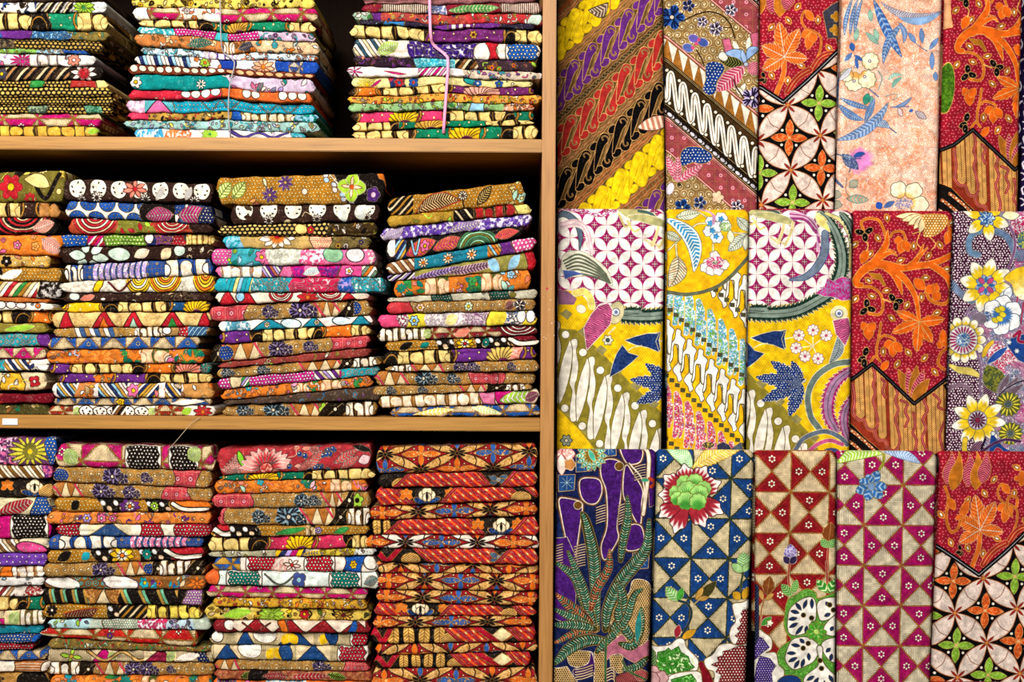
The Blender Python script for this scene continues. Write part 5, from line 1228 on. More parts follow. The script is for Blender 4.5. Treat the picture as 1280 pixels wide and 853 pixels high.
# name, edges (x top-left, top-right, bottom-left, bottom-right), top and bottom line, print, row, label
RED5 = (1175, 1302, 1163, 1292, 563, 868)
HANG = [
    ((697, 827.5, 697, 832, -38, 285), p_parang_rainbow, 0, 'batik cloth with diagonal bands of yellow, violet, red and black scroll motifs'),
    ((829, 949.5, 833.5, 946, -38, 287), p_brown_floral, 0, 'brown floral batik cloth with diagonal white meander band and pink tile band'),
    ((951, 1050.5, 948.5, 1042, -38, 289), p_red_leaf, 0, 'red and black batik cloth with orange leaf, hanging beside the peach cloth'),
    ((1054, 1178.5, 1043, 1170, -38, 290), p_peach, 0, 'peach batik cloth with blue feathery leaves and cream flowers'),
    ((1182, 1279, 1173, 1272.5, -38, 291), lambda q: red_branch(q, 126., -293.5), 0, 'red batik cloth with orange branch and green scalloped edge, hanging in the top row'),
    ((1283.5, 1388, 1275, 1384, -38, 291), p_violet_end, 0, 'dark violet batik cloth with white curls at the end of the top row'),
    ((698, 831, 696, 826, 259, 583), kawung_garden, 1, 'magenta lattice and yellow batik cloth with pale wing, beside the wooden divider'),
    ((834, 936.5, 834, 930.5, 260, 584), p_yellow_parang, 1, 'yellow batik cloth with turquoise and pink speckled diagonal bands'),
    ((937.5, 1066, 932.5, 1061, 261, 585), lambda q: kawung_garden(q, 157., -4.), 1, 'magenta lattice and yellow batik cloth with big blue maple leaf and white umbel'),
    ((1067.5, 1192, 1062.5, 1181, 262, 587), red_branch, 1, 'red batik cloth with orange branch and black chevron, beside the purple garden cloth'),
    ((1193.5, 1318, 1182, 1308, 263, 588), p_purple_garden, 1, 'purple white-dotted batik cloth with yellow star flowers'),
    ((697, 820.5, 692, 810, 559, 862), p_fern, 2, 'violet and navy batik cloth with green fern fronds'),
    ((821.5, 943, 814, 932, 560, 863), p_blue_tri, 2, 'blue and cream triangle batik cloth with large rose-red flower'),
    ((944.5, 1046, 943, 1043.5, 561, 864), p_red_tri, 2, 'dark red and cream triangle batik cloth with green and white leaf rosette'),
    ((1047, 1172, 1046, 1163, 562, 866), p_pink_tri, 2, 'magenta and cream triangle batik cloth with small blue flower'),
    (RED5, lambda q: p_red_leaf(q, 1155 + 30.4, 555 + 35.5 - 0.6, 6.5583, False), 2, 'red and black batik cloth with orange leaf, beside the magenta triangle cloth'),
]
# ---------------------------------------------------------------- prints of the folded cloths
PAL.update(cr='#e6cf86', wh='#efe8dc', be='#d9c49c', bk='#16110f', br='#7a4e24', oc='#ac7a28', dk='#33201a', rd='#b01e2a', mr='#6e1220', og='#dc7220',
           yl='#e8bc18', gn='#2f8a40', lm='#9cc83c', dg='#0f6a50', tq='#1f9cac', bl='#1c52a4', lb='#8fc0dc', nv='#1c2a5c', pu='#632a7c', lv='#a890cc',
           pk='#e26c9c', mg='#bc1470', gy='#b8b4b0', sa='#e0806c', ol='#7a7428', gd='#c89a3a', dw='#cfc4b4', tl='#0c7a70', ly='#e8d860', mn='#a8d0bc')
def c_(k): return PAL.get(k, k) if isinstance(k, str) else k
RNG = random.Random(7)

class St:
    """one folded cloth's print; motifs take left and right in percent of the front's width"""
    def __init__(s, w, h, bg, over=14., k=3.):
        s.cv = Cv(w, h + over + 8, k, bg, 0., 0.); s.w = w; s.t = over; s.u = over + h; s.h = h; s.m = over + h / 2
        s.H = h + over + 8
    def X(s, p): return p / 100. * s.w
    def clip(s, a, b, sl=0.):
        a, b = s.X(a), s.X(b); d = sl * s.H / 2
        s.cv.clippoly([(a + d, 0), (b + d, 0), (b - d, s.H), (a - d, s.H)])
        return a, b
    def fill(s, a, b, col, sl=0., line='#2a1c14'):
        """dyed section; its borders swing like drawn wax lines unless it spans the whole cloth"""
        cv = s.cv; A, B = s.X(a), s.X(b); d = sl * s.H / 2
        if line is None and b - a > 60: 
            cv.poly([(A, -1), (B, -1), (B, s.H + 1), (A, s.H + 1)], col); return
        q = 1.0 + .13 * s.h; n = 7; ys = np.linspace(-1, s.H + 1, n)
        def side(x, ph, out):
            return [(x + d * (1 - 2 * i / (n - 1)) + out * q * math.sin(i * 1.25 + ph), ys[i]) for i in range(n)]
        Lf = side(A, a * 1.7, 1. if a > 1 else 0.); Rt = side(B, b * 1.7, 1. if b < 99 else 0.)
        P = np.vstack([smooth(Lf, 4), smooth(Rt, 4)[::-1]])
        if line is None: cv.poly(P, col); return
        cv.poly(P, col, '#d8b070' if line == '#2a1c14' else line, 1.1); cv.poly(P, col, '#2a1c14', .55)

def m_f(s, a, b, col, sl=0., line='#2a1c14'): s.fill(a, b, c_(col), sl, line)
def m_dot(s, a, b, bg, fg='wh', sp=4.2, r=1.05, sl=0., jag=None):
    f = f_dots(c_(bg), c_(fg), sp, r, .25)
    if jag is None: s.fill(a, b, f, sl)
    else:                                   # jagged dotted patch on a pale lobe
        A, B = s.X(a), s.X(b); n = max(4, int((B - A) / 3)); t, u = s.t - 3, s.u + 3
        s.cv.poly(smooth([(A - 5, s.m), (A, t - 6), ((A + B) / 2, t - 9), (B, t - 6), (B + 5, s.m), (B, u + 6), ((A + B) / 2, u + 9), (A, u + 6)], 4, True), c_(jag), '#7a5a28', .8)
        P = []
        for i in range(n + 1): P.append((A + (B - A) * i / n, t + 2 + (i % 2) * 2.6))
        for i in range(4): P.append((B + (i % 2) * 3., t + (u - t) * (i + 1) / 5))
        for i in range(n + 1): P.append((B - (B - A) * i / n, u - 2 - (i % 2) * 2.6))
        for i in range(4): P.append((A - (i % 2) * 3., u - (u - t) * (i + 1) / 5))
        s.cv.poly(P, f, '#2a1c14', .4)
def cr2(c):
    v = C(c) * np.array([.9, .84, .74], F32); return v
def m_par(s, a, b, n=4, cr='cr', ln='#1a120c', gold='#a8762c', hook=True):
    """fat pale tongues parted by black and gold lines, round-ended towards both sides"""
    A, B = s.clip(a, b); cv = s.cv
    B_ = cv.box(A, 0, B, s.H); cv.put(B_[0], np.ones(B_[1].shape, F32), ln, B_[1], B_[2])
    W = (B - A) / n; sd = A * .37
    for i in range(n + 1): cv.stroke([(A + i * W - 1.5, -2), (A + i * W + .8 * math.sin(i + sd), s.m), (A + i * W + 1.5, s.H + 2)], .5, gold)
    for i in range(n):
        x = A + (i + .5) * W; le = W * .12 * math.sin(i * 2.1 + sd); up = i % 3 == 1
        y0 = s.t + (s.h * .12 if up else -12); y1 = s.u + (8 if (i + 1) % 4 else -s.h * .05 - W * .3)
        cv.stroke([(x - le - W * .08, y0 + W * .36), (x + le, s.m), (x - le + W * .1, y1)], [W * .38, W * .33, W * .38], f_noise(c_(cr), cr2(cr), 4., .6, 2.), gold, .45)
    if hook:
        for x, sg in ((A + 1, 1), (B - 1, -1)):
            cv.ell(x, s.m + s.h * .1, W * .34, s.h * .34, 0, c_(cr), gold, .6)
    cv.noclip()
def m_orn(s, a, b, field='pu', sl=.5):
    """dyed field with sparse pale dots and a golden curl"""
    f = c_(field); s.fill(a, b, f, 0, '#a8762c'); cv = s.cv
    A, B = s.clip(a, b)
    for i in range(max(1, int((B - A) / 13))):
        cv.circ(A + 7 + i * 13 + 3 * math.sin(i * 3.), s.t + s.h * (.3 + .4 * (i % 2)), 1.35, '#f0dca0', None)
    cv.stroke([(A - 2, s.u + 2), (A + 4, s.m), (A + 2, s.t - 4)], 1.2, '#a8762c', '#1a120c', .5)
    cv.stroke([(B + 2, s.u + 2), (B - 4, s.m), (B - 1, s.t - 4)], 1.2, '#a8762c', '#1a120c', .5)
    cv.noclip()
def m_fan(s, a, b, col='yl', ln='#6a3a10', ctr='#7a2c5a'):
    A, B = s.clip(a, b); x = (A + B) / 2; cv = s.cv; R = (B - A) / 2
    for i in range(-4, 5):
        cv.leaf(x, s.u + 2, x + R * 1.1 * math.sin(i * .36), s.u + 2 - (s.h + 6) * math.cos(i * .3), R * .17, c_(col), ln, .5)
    cv.ell(x, s.u + 1, R * .35, s.h * .32, 0, ctr, '#e8c860', .6); cv.noclip()
def m_fl(s, p, r=.5, col='pu', n=5, lite='wh', dark='#15102a', y=.5):
    anemone(s.cv, s.X(p), s.t + s.h * y, s.h * r, c_(col), dark, c_(lite), n, p)
    if n == 7: anemone(s.cv, s.X(p) + s.h * r * 1.15, s.t + s.h * (y + .12), s.h * r * .55, c_(col), dark, c_(lite), 5, p)
def m_fl2(s, p, r=.5, col='pk', n=6, ctr='yl', line='#4a2a1a', y=.5, dep=.35, rays=None):
    s.cv.flower(s.X(p), s.t + s.h * y, s.h * r, n, c_(col), line, .5, ctr=c_(ctr) if ctr else None, cr=.28, dep=dep, rot=p, rays=c_(rays) if rays else None)
def m_pet(s, p, r=.7, col='wh', n=8, ctr='rd', line='#6a4a20', y=.55, tip=None, w=.22):
    cv = s.cv; x, yy, R = s.X(p), s.t + s.h * y, s.h * r
    for i in range(n):
        a = i * 2 * math.pi / n + .2
        cv.leaf(x + R * .2 * math.cos(a), yy + R * .2 * math.sin(a), x + R * 1.5 * math.cos(a), yy + R * math.sin(a), R * w, f_rad(c_(tip) if tip else c_(col), c_(col), x, yy, R * .3, R * .95), line, .5)
    cv.circ(x, yy, R * .24, c_(ctr), line, .5)
def m_leaf(s, a, b, col='mg', st='wh', y0=.7, y1=.3, w=.34, n=10, line='#e8c8a0', cur=0.):
    s.cv.leaf(s.X(a), s.t + s.h * y0, s.X(b), s.t + s.h * y1, s.h * w, c_(col), line, .5, stripe=c_(st) if st else None, n=n, duty=.35, curve=cur, vein=c_(st) if st else None)
def m_str(s, a, b, cols, sp=5., sl=.8, line='#2a1c14'):
    A, B = s.clip(a, b); x = A - s.H; i = 0; cv = s.cv
    while x < B + s.H:
        d = sl * s.H
        cv.poly([(x, s.H), (x + sp, s.H), (x + sp + d, 0), (x + d, 0)], c_(cols[i % len(cols)]), line, .3)
        x += sp; i += 1
    cv.noclip()
def m_tri(s, a, b, col='bl', cream='be', sz=None, off=0., gold='#8a5e22', v=.5):
    A, B = s.X(a), s.X(b); sz = sz or s.h * 1.5
    sub = Cv(B - A, s.H, s.cv.k, '#000000', 0., 0.)
    tri_tiles(sub, off, s.t + s.h * v, sz, sz, c_(col), gold, c_(cream), dark='#6e5430')
    B_ = s.cv.box(A, 0, B, s.H); sl = B_[0]
    h = min(sub.a.shape[0], s.cv.a.shape[0]); i0 = int(A * s.cv.k); w = min(sub.a.shape[1], s.cv.a.shape[1] - i0)
    s.cv.a[:h, i0:i0 + w] = sub.a[:h, :w]
def m_zig(s, a, b, col='rd', col2='be', n=4, ph=0., line='#2a1c14', inner=None):
    """tall triangles rising in turn from both sides"""
    A, B = s.clip(a, b); W = (B - A) / n; cv = s.cv
    Bx = cv.box(A, 0, B, s.H); cv.put(Bx[0], np.ones(Bx[1].shape, F32), c_(col2), Bx[1], Bx[2])
    for i in range(-1, n + 1):
        x = A + (i + ph) * W
        cv.poly([(x, s.u + 1), (x + W, s.u + 1), (x + W / 2, s.t - 2)], c_(col), line, .7)
        if inner: cv.poly([(x + W * .28, s.u + 1), (x + W * .72, s.u + 1), (x + W / 2, s.t + s.h * .35)], c_(inner), line, .4)
    cv.noclip()
def m_rg(s, a, b, bg='oc', fg='#ecd9a0', sp=11.): s.fill(a, b, f_rings(c_(bg), fg, '#efe6cc', sp, int(a)), 0, None)
def m_sc(s, a, b, bg='bk', fg='#cdb468', sp=6.2): s.fill(a, b, f_scale(c_(bg), c_(fg), sp), 0, None)
def m_sq(s, a, b, bg='wh', fg='mg', sc=5., w=.16): s.fill(a, b, f_squig(c_(bg), c_(fg), sc, w, int(a)), 0, None)
def m_nz(s, a, b, c1='wh', c2='pu', sc=2.6, c3=None): s.fill(a, b, f_noise(c_(c1), c_(c2), sc, .5, 5, int(a), c_(c3) if c3 else None), 0, None)
def m_ov(s, a, b, n=4, col='wh', ln='#2a1c14', dots=None, r=.42, y=.35, wd=.46):
    A, B = s.X(a), s.X(b); W = (B - A) / n
    for i in range(n):
        x = A + (i + .5) * W; yy = s.t + s.h * y
        s.cv.ell(x, yy, W * wd, s.h * r, .15, c_(col), ln, .6)
        if dots:
            for j in range(5): s.cv.ell(x + W * .26 * math.cos(j * 2.4), yy + s.h * r * .55 * math.sin(j * 2.4), 1.2, .6, j, c_(dots))
def m_cir(s, a, b, n=6, bg='tq', fg='wh'):
    s.fill(a, b, c_(bg), 0, None); A, B = s.X(a), s.X(b); st = (B - A) / n
    for i in range(n + 1):
        for j in range(int(s.H / st) + 2):
            x, y = A + (i + .5 * (j % 2)) * st, j * st * .86
            if A <= x <= B: s.cv.ring(x, y, st * (.34 if (i + j) % 3 else .2), .9, c_(fg)); s.cv.circ(x, y, st * .09, c_(fg))
def m_mix(s, a, b, bg=None, cols=('og', 'gn', 'wh', 'sa'), n=None, sz=.45, line='#5a3a1a', seed=0):
    """close scatter of leaves, buds and curls"""
    A, B = s.X(a), s.X(b); r = random.Random(int(a * 7 + b * 13 + seed)); cv = s.cv
    if bg: s.fill(a, b, c_(bg), 0, None)
    n = n or int((B - A) * s.H / (s.h * s.h * sz * sz * 1.3))
    for i in range(n):
        x, y = r.uniform(A, B), r.uniform(0, s.H); an = r.uniform(0, 6.28); L = s.h * sz * r.uniform(.7, 1.5); c = c_(r.choice(cols)); k = r.random()
        if k < .5: cv.leaf(x, y, x + L * math.cos(an), y + L * math.sin(an), L * .24, c, line, .4, curve=r.uniform(-.2, .2), stripe=c_(r.choice(cols)) if r.random() < .5 else None, n=5)
        elif k < .7: cv.flower(x, y, L * .4, r.choice((5, 6, 8)), c, line, .4, ctr=c_(r.choice(cols)))
        elif k < .85: cv.stroke([(x, y), (x + L * .5 * math.cos(an), y + L * .5 * math.sin(an)), (x + L * math.cos(an + .8), y + L * math.sin(an + .8))], .7, c)
        else: cv.circ(x, y, L * .16, c, line, .35)
def m_vine(s, a, b, col='wh', w=.9, n=3, amp=.35, line='#3a2414'):
    A, B = s.X(a), s.X(b)
    s.cv.stroke([(A + (B - A) * i / (n * 2), s.m + s.h * amp * (1 if i % 2 else -1)) for i in range(n * 2 + 1)], w, c_(col), line, .4)
def m_wave(s, a, b, c1='wh', c2='bl', n=4, dots=True):
    """rolling two-tone waves"""
    A, B = s.clip(a, b); cv = s.cv; Bx = cv.box(A, 0, B, s.H); cv.put(Bx[0], np.ones(Bx[1].shape, F32), c_(c1), Bx[1], Bx[2]); W = (B - A) / n
    f = f_dots(c_(c2), '#f0f0f0', 4.5, .7, .4) if dots else c_(c2)
    for i in range(n + 1):
        x = A + i * W
        cv.ell(x + W * .1, s.t + s.h * .1, W * .42, s.h * .42, .4, f, '#6a5a30', .5); cv.ell(x + W * .55, s.u, W * .42, s.h * .42, .4, f, '#6a5a30', .5)
    cv.noclip()
def m_arc(s, a, b, cols=('rd', 'wh', 'rd', 'be'), up=True, line='#3a1a10'):
    A, B = s.clip(a, b); x = (A + B) / 2; R = (B - A) / 2; n = len(cols) * 2
    for i in range(n):
        q = 1.05 - i / n
        s.cv.ell(x, s.t - 2 if up else s.u + 2, R * q, s.h * 1.15 * q, 0, c_(cols[i % len(cols)]), line, .4)
    s.cv.noclip()
def m_cep(s, a, b, ph=0., v=.5, gr='#8e181e', pet='#e0b878', fc=('#d8681a', '#2f5ca4'), ex=90., ey=None):
    """spindle petals meeting at black stars, dyed openings with four-petal flowers"""
    A, B = s.clip(a, b); cv = s.cv; ey = ey or 36.
    Bx = cv.box(A, 0, B, s.H); cv.put(Bx[0], np.ones(Bx[1].shape, F32), gr, Bx[1], Bx[2])
    x0 = A + ph * ex; y0 = s.t + s.h * v
    tx = f_noise('#dcb070', '#b8843c', 1.6, .55, 4)
    for i in range(-3, 5):
        for j in range(-3, 4):
            x, y = x0 + (i + .5 * (j % 2)) * ex, y0 + j * ey / 2
            if x < A - ex or x > B + ex or y < -ey or y > s.H + ey: continue
            for dx, dy in ((.5, .5), (.5, -.5)):
                cv.leaf(x, y, x + dx * ex, y + dy * ey, ey * .135, tx if pet == '#e0b878' else c_(pet), '#1c120c', .7)
                mx, my = x + dx * ex * .5, y + dy * ey * .5
                cv.stroke([(mx - 1, my - ey * .15), (mx + 1.5, my), (mx, my + ey * .15)], .4, '#1c120c')
    for i in range(-3, 5):
        for j in range(-3, 4):
            x, y = x0 + (i + .5 * (j % 2)) * ex, y0 + j * ey / 2
            if x < A - ex or x > B + ex: continue
            cx = x + ex / 2; c = fc[(i + (j // 2)) % len(fc)]
            for an, L, w in ((0, .27, .085), (math.pi, .27, .085)):
                cv.leaf(cx, y, cx + ex * L * math.cos(an), y, ey * w * 1.1, f_noise(c, '#f0b070', 1.5, .62, 6), '#f0b860', .6)
            for sg in (-1, 1): cv.leaf(cx, y, cx, y + sg * ey * .36, ey * .085, c, '#f0b860', .6)
            for sx in (-1, 1):
                for sy in (-1, 1): cv.circ(cx + sx * ex * .1, y + sy * ey * .17, 1.2, '#f4d8a0')
            for an in range(8):
                a_ = an * .785 + .39; cv.leaf(x + 1.5 * math.cos(a_), y + 1.5 * math.sin(a_), x + 11 * math.cos(a_), y + 8 * math.sin(a_), 1.15, '#15100c')
            cv.circ(x, y, 1.7, '#15100c', '#f0b860', .6)
    cv.noclip()
def m_rope(s, a, b, sl=1.3, end='/'):
    """red diagonal rope with orange lozenges and pale sparks, bounded by plain red bands"""
    A, B = s.X(a), s.X(b); cv = s.cv; d = s.H * 1.15
    lean = d / 2 if end == '/' else -d / 2
    P = [(A + lean, -1), (B - lean * .9, -1), (B + lean * .9, s.H + 1), (A - lean, s.H + 1)] if end in '/' else [(A - d / 2, -1), (B - d / 2, -1), (B + d / 2, s.H), (A + d / 2, s.H)]
    def f(X, Y):
        t = (X * .62 - Y * .78) / 7.4; v = (X * .78 + Y * .62) / 13.
        i = np.floor(t); ph = (v + .5 * (i % 2)) % 1; q = np.abs(t - i - .5)
        o = mixc('#a8182c', '#d85a20', .5 + (.26 - q - .25 * np.abs(ph - .5)) * 9)
        o = o + (C('#f4dc9c') - o) * np.clip(.5 + (.13 - np.hypot((ph - .5) * .8, q)) * 14, 0, 1)[..., None]
        w = np.abs((t + .12 * np.sin(v * 12)) % 1 - .5)
        return o + (C('#f0a8a0') - o) * np.clip(.5 + (w - .46) * 18, 0, .8)[..., None]
    cv.poly(P, f, '#e89a38', .7)
    n = len(P)
    for (p, q) in ((0, 3), (1, 2)):
        cv.stroke([P[p], P[q]], 1.9, '#a01428', '#e89a38', .6, sm=False); cv.stroke([P[p], P[q]], .4, '#e86a70', sm=False)
def m_lily(s, p, blue='#2f5fa4'):
    x = s.X(p); cv = s.cv; y = s.t + s.h * .42
    for sg in (-1, 1): cv.ell(x + sg * 8.5, y + s.h * .34, 8, 3.2, sg * -.35, f_noise(blue, '#1a2c5c', 1.5), '#e8a850', .6)
    for dx, dy, r in ((-5.5, 0, 5), (5.5, 0, 5), (0, -3.5, 6), (0, 3, 5.5)): cv.ell(x + dx, y + dy, r, r * .95, 0, '#f2e4c0', '#a8742c', .5)
    cv.leaf(x, y - 4, x, y + 6, 1.4, '#1a1410'); cv.circ(x, s.u - s.h * .12, 1.8, blue, '#e8a850', .5)
def m_star(s, p, col='og', y=.4):
    x = s.X(p); yy = s.t + s.h * y
    for an in (-2.6, -1.57, -.5, .4, 2.75): s.cv.leaf(x, yy, x + 8.5 * math.cos(an), yy + s.h * .4 * math.sin(an), 2.6, c_(col), '#f4b860', .5)
def m_feather(s, a, b, n=4, left=True):
    """golden feather tongues parted by black bows"""
    A, B = s.clip(a, b); cv = s.cv; Bx = cv.box(A, 0, B, s.H); cv.put(Bx[0], np.ones(Bx[1].shape, F32), '#140f0d', Bx[1], Bx[2]); W = (B - A) / n
    for i in range(n + 1):
        x = A + (i + .5) * W; q = 1.5 * math.sin(i * 2.)
        cv.leaf(x - q, s.t - s.h * .35, x + q, s.u + s.h * .35, W * .36, '#e6b860', '#8a5a1c', .4, stripe='#b87024', n=9, duty=.22, vein='#8a4a14', sq=.5)
    cv.noclip()

# ---- whole prints that many cloths share
def d_brown(s, parts, purple=True):
    """brown scroll ground with dark anemones; parts place what this fold shows"""
    s.fill(0, 100, f_rings('#a8742a', '#ecd9a0', '#efe6cc', 10., len(parts)), 0, None)
    for p in parts:
        k = p[0]
        if k == 'F': m_fl(s, p[1], p[2] if len(p) > 2 else .55, p[3] if len(p) > 3 else ('#8674b4' if purple else '#7aa4bc'), 7, '#f0e4cc', '#1c1430' if purple else '#14202c')
        elif k == 'T':
            m_zig(s, p[1], p[2], 'be', '#a8682c', max(2, int((p[2] - p[1]) / 8)), .3, '#7a4a1c')
            for e in (p[1], p[2]): s.cv.stroke([(s.X(e) - s.h * .5, s.t - 3), (s.X(e) + s.h * .5, s.u + 3)], 1.2, '#c8384c', '#f0b0a0', .5, sm=False)
        elif k == 'M': m_par(s, p[1], p[2], max(3, int((p[2] - p[1]) / 5)), 'wh', '#1a130c', '#8a5a20')
        elif k == 'K': s.fill(p[1], p[2], '#1c140c', .5); s.cv.stroke([(s.X(p[1]), s.u + 2), (s.X(p[2]), s.t - 2)], .5, '#d8b878', sm=False); s.cv.circ((s.X(p[1]) + s.X(p[2])) / 2, s.m, 2.2, '#e8dcc0', '#0f0a06', .8)
        elif k == 'R': s.fill(p[1], p[2], f_tile('#b83a48', '#e08a78', '#f4b0bc', s.h * .8, 0, 2, s.t + 2), 0, '#f0b0a0')
        elif k == 'G': m_fl2(s, p[1], .45, 'lm', 5, 'bk')
        elif k == 'B': s.cv.ell(s.X(p[1]), s.m, s.h * .5, s.h * .4, .2, f_dots('#153f90', '#dfe8f6', 3.4, .8, .3), '#c8a050', .6)
def d_ochre(s, parts):
    """ochre dotted ground, black diagonal band, large petal flower"""
    s.fill(0, 100, f_dots('#a8721c', '#f0d890', 4.4, 1., .3), 0, None)
    for p in parts:
        k = p[0]
        if k == 'K':
            m_f(s, p[1], p[2], 'bk', -.6, '#e0c890')
            A, B = s.clip(p[1], p[2], -.6)
            for i in range(int((B - A) / 8) + 1): s.cv.ell(A + 5 + 8 * i, s.t + s.h * (.3 + .4 * (i % 2)), 3.2, 2.4, .6, ('#dfe4ea', '#e8c8a8')[i % 2], '#c8a868', .5)
            s.cv.noclip()
        elif k == 'P': m_pet(s, p[1], .62, p[2], 8, p[3] if len(p) > 3 else 'og', '#2a1c10', .5, tip='wh', w=.3)
        elif k == 'F': m_leaf(s, p[1], p[2], 'mr', 'cr', .7, .35, .42, 13, '#d0482c', .12)
        elif k == 'L': m_leaf(s, p[1], p[2], p[3] if len(p) > 3 else 'lm', None, .75, .25, .3, 6, '#e8d890')
        elif k == 'S': m_fl2(s, p[1], .36, p[2], 8, 'wh', '#2a1c10', .45)
        elif k == 'E': s.fill(p[1], p[2], c_(p[3]), -.8); s.cv.stroke([(s.X(p[1]), s.t + s.h * .2), (s.X(p[1]) + s.h, s.u - s.h * .3), (s.X(p[2]), s.u - s.h * .35)], 2.6, '#f0e8d8', '#14100e', 1.1)
        elif k == 'M': m_par(s, p[1], p[2], max(2, int((p[2] - p[1]) / 6)), p[3] if len(p) > 3 else 'ly', '#14100c')
        elif k == 'W': m_str(s, p[1], p[2], ('bk', 'be', 'bk', 'oc'), 4.5, 1.)
def d_orange(s, parts=()):
    m_mix(s, 0, 100, '#d07426', ('og', '#e88a3c', 'wh', 'sa', '#b85a1c'), sz=.42)
    for p in parts:
        k = p[0]
        if k == 'g': m_mix(s, p[1], p[2], None, ('gn', 'dg', 'tl'), 14, .6)
        elif k == 'b': m_mix(s, p[1], p[2], None, ('lb', 'tq', 'mn'), 9, .5)
        elif k == 'c': m_par(s, p[1], p[2], max(2, int((p[2] - p[1]) / 8)), '#ecc8a4', '#4a5a28', '#c87a3c')
        elif k == 'p': m_mix(s, p[1], p[2], None, ('pk', '#f0a0c0', 'wh'), 9, .5)
        elif k == 'f': m_pet(s, p[1], .6, '#ee8a34', 9, 'og', '#b85a1c')
def d_bluepar(s, parts):
    s.fill(0, 100, f_tile('#1f4a98', '#6a5a3a', '#a8884a', 12.), 0, None)
    for p in parts:
        if p[0] == 'M': m_par(s, p[1], p[2], max(3, int((p[2] - p[1]) / 8)), 'wh', '#1f4a98', '#2a1c10')
        else:
            for i in range(int((p[2] - p[1]) / 4.2)):
                x = s.X(p[1] + 4.2 * i + 2); s.cv.stroke([(x + 2, s.t + 1), (x, s.m), (x + 1, s.u - 1)], 2.3, f_noise(c_(p[3]), '#f4e4f4', 1.5, .55), '#e8d8ec', .4)
def d_tri(s, col, off=0., sz=None, v=.6, deco=(), cream='be', gold='#8a5e22'):
    m_tri(s, 0, 100, col, cream, sz, off, gold, v)
    for d in deco: d[0](s, *d[1:])
def d_cep(s, ph=0., v=.5, pet='#e0b878'): m_cep(s, -8, 108, ph, v, pet=pet)
def d_rope(s, parts):
    s.fill(0, 100, f_noise('#17120f', '#2a221c', 2.), 0, None)
    for p in parts:
        if p[0] == 'r': m_rope(s, p[1], p[2], 1.3, p[3] if len(p) > 3 else '/')
        elif p[0] == 'f': m_feather(s, p[1], p[2], max(2, int((p[2] - p[1]) / 8)))
        elif p[0] == 'l': m_lily(s, p[1])
        elif p[0] == 's': m_star(s, p[1])
        elif p[0] == 'w': s.cv.ell(s.X(p[1]), s.u - s.h * .25, s.h * .62, s.h * .42, 0, f_hatch('#e8c070', '#b0641c', 2., .35, 1.), '#e8a850', .7)
        elif p[0] == 'b':
            for an in (-.5, .5, 2.6, 3.6): s.cv.leaf(s.X(p[1]), s.m, s.X(p[1]) + 13 * math.cos(an), s.m + s.h * .5 * math.sin(an), 3, '#48627a', '#e8a850', .6)
            s.cv.circ(s.X(p[1]), s.m, 2, '#8a98a8', '#e8a850', .6)
        elif p[0] == 'v': s.cv.stroke([(s.X(p[1]), s.t - 2), ((s.X(p[1]) + s.X(p[2])) / 2, s.u - 1), (s.X(p[2]), s.t - 2)], 3, '#a8142c', '#e89a38', .7, sm=False)
        elif p[0] == 'd': s.cv.poly([(s.X(p[1]), s.m), (s.X(p[1]) + 12, s.t + 1), (s.X(p[1]) + 24, s.m), (s.X(p[1]) + 12, s.u - 1)], '#ecd8a4', '#d08a30', .7)
def d_par(s, parts):
    """yellow-cream tongue print with dyed fields"""
    s.fill(0, 100, '#2a1c12', 0, None)
    for p in parts:
        if p[0] == 'M': m_par(s, p[1], p[2], max(2, int((p[2] - p[1]) / 7.5)), p[3] if len(p) > 3 else 'cr')
        elif p[0] == 'O': m_orn(s, p[1], p[2], p[3])
        elif p[0] == 'A': m_fan(s, p[1], p[2], p[3] if len(p) > 3 else 'yl')
        elif p[0] == 'K': s.fill(p[1], p[2], '#1a120e', 0); s.cv.ell((s.X(p[1]) + s.X(p[2])) / 2, s.u, (s.X(p[2]) - s.X(p[1])) * .42, s.h * .7, 0, '#15100c', '#a8762c', 1.2)
        else: p[0](s, *p[1:])
def d_any(s, bg, parts):
    bgc = c_(bg)
    if bgc is not None: s.fill(0, 100, bgc, 0, None)
    for p in parts: p[0](s, *p[1:])
# ---------------------------------------------------------------- the stacks
# each cloth: (top and bottom line at its left end, at its right end, left, right, look, print)
A = lambda bg, *p: (lambda s: d_any(s, bg, p))
PR = lambda *p: (lambda s: d_par(s, p))
BR = lambda *p: (lambda s: d_brown(s, p))
BB = lambda *p: (lambda s: d_brown(s, p, False))
OC = lambda *p: (lambda s: d_ochre(s, p))
OF = lambda *p: (lambda s: d_orange(s, p))
RO = lambda *p: (lambda s: d_rope(s, p))
TR = lambda col, off, sz, v, *d: (lambda s: d_tri(s, col, off, sz, v, d))
CE = lambda ph, v=.5, pet='#e0b878': (lambda s: d_cep(s, ph, v, pet))
BP = lambda *p: (lambda s: d_bluepar(s, p))
wave, dot, leaf_, fl, fl2, pet, st, nz, sq, rg, sc, mix, ov, vine, zig, arc, cir, par, ff = m_wave, m_dot, m_leaf, m_fl, m_fl2, m_pet, m_str, m_nz, m_sq, m_rg, m_sc, m_mix, m_ov, m_vine, m_zig, m_arc, m_cir, m_par, m_f

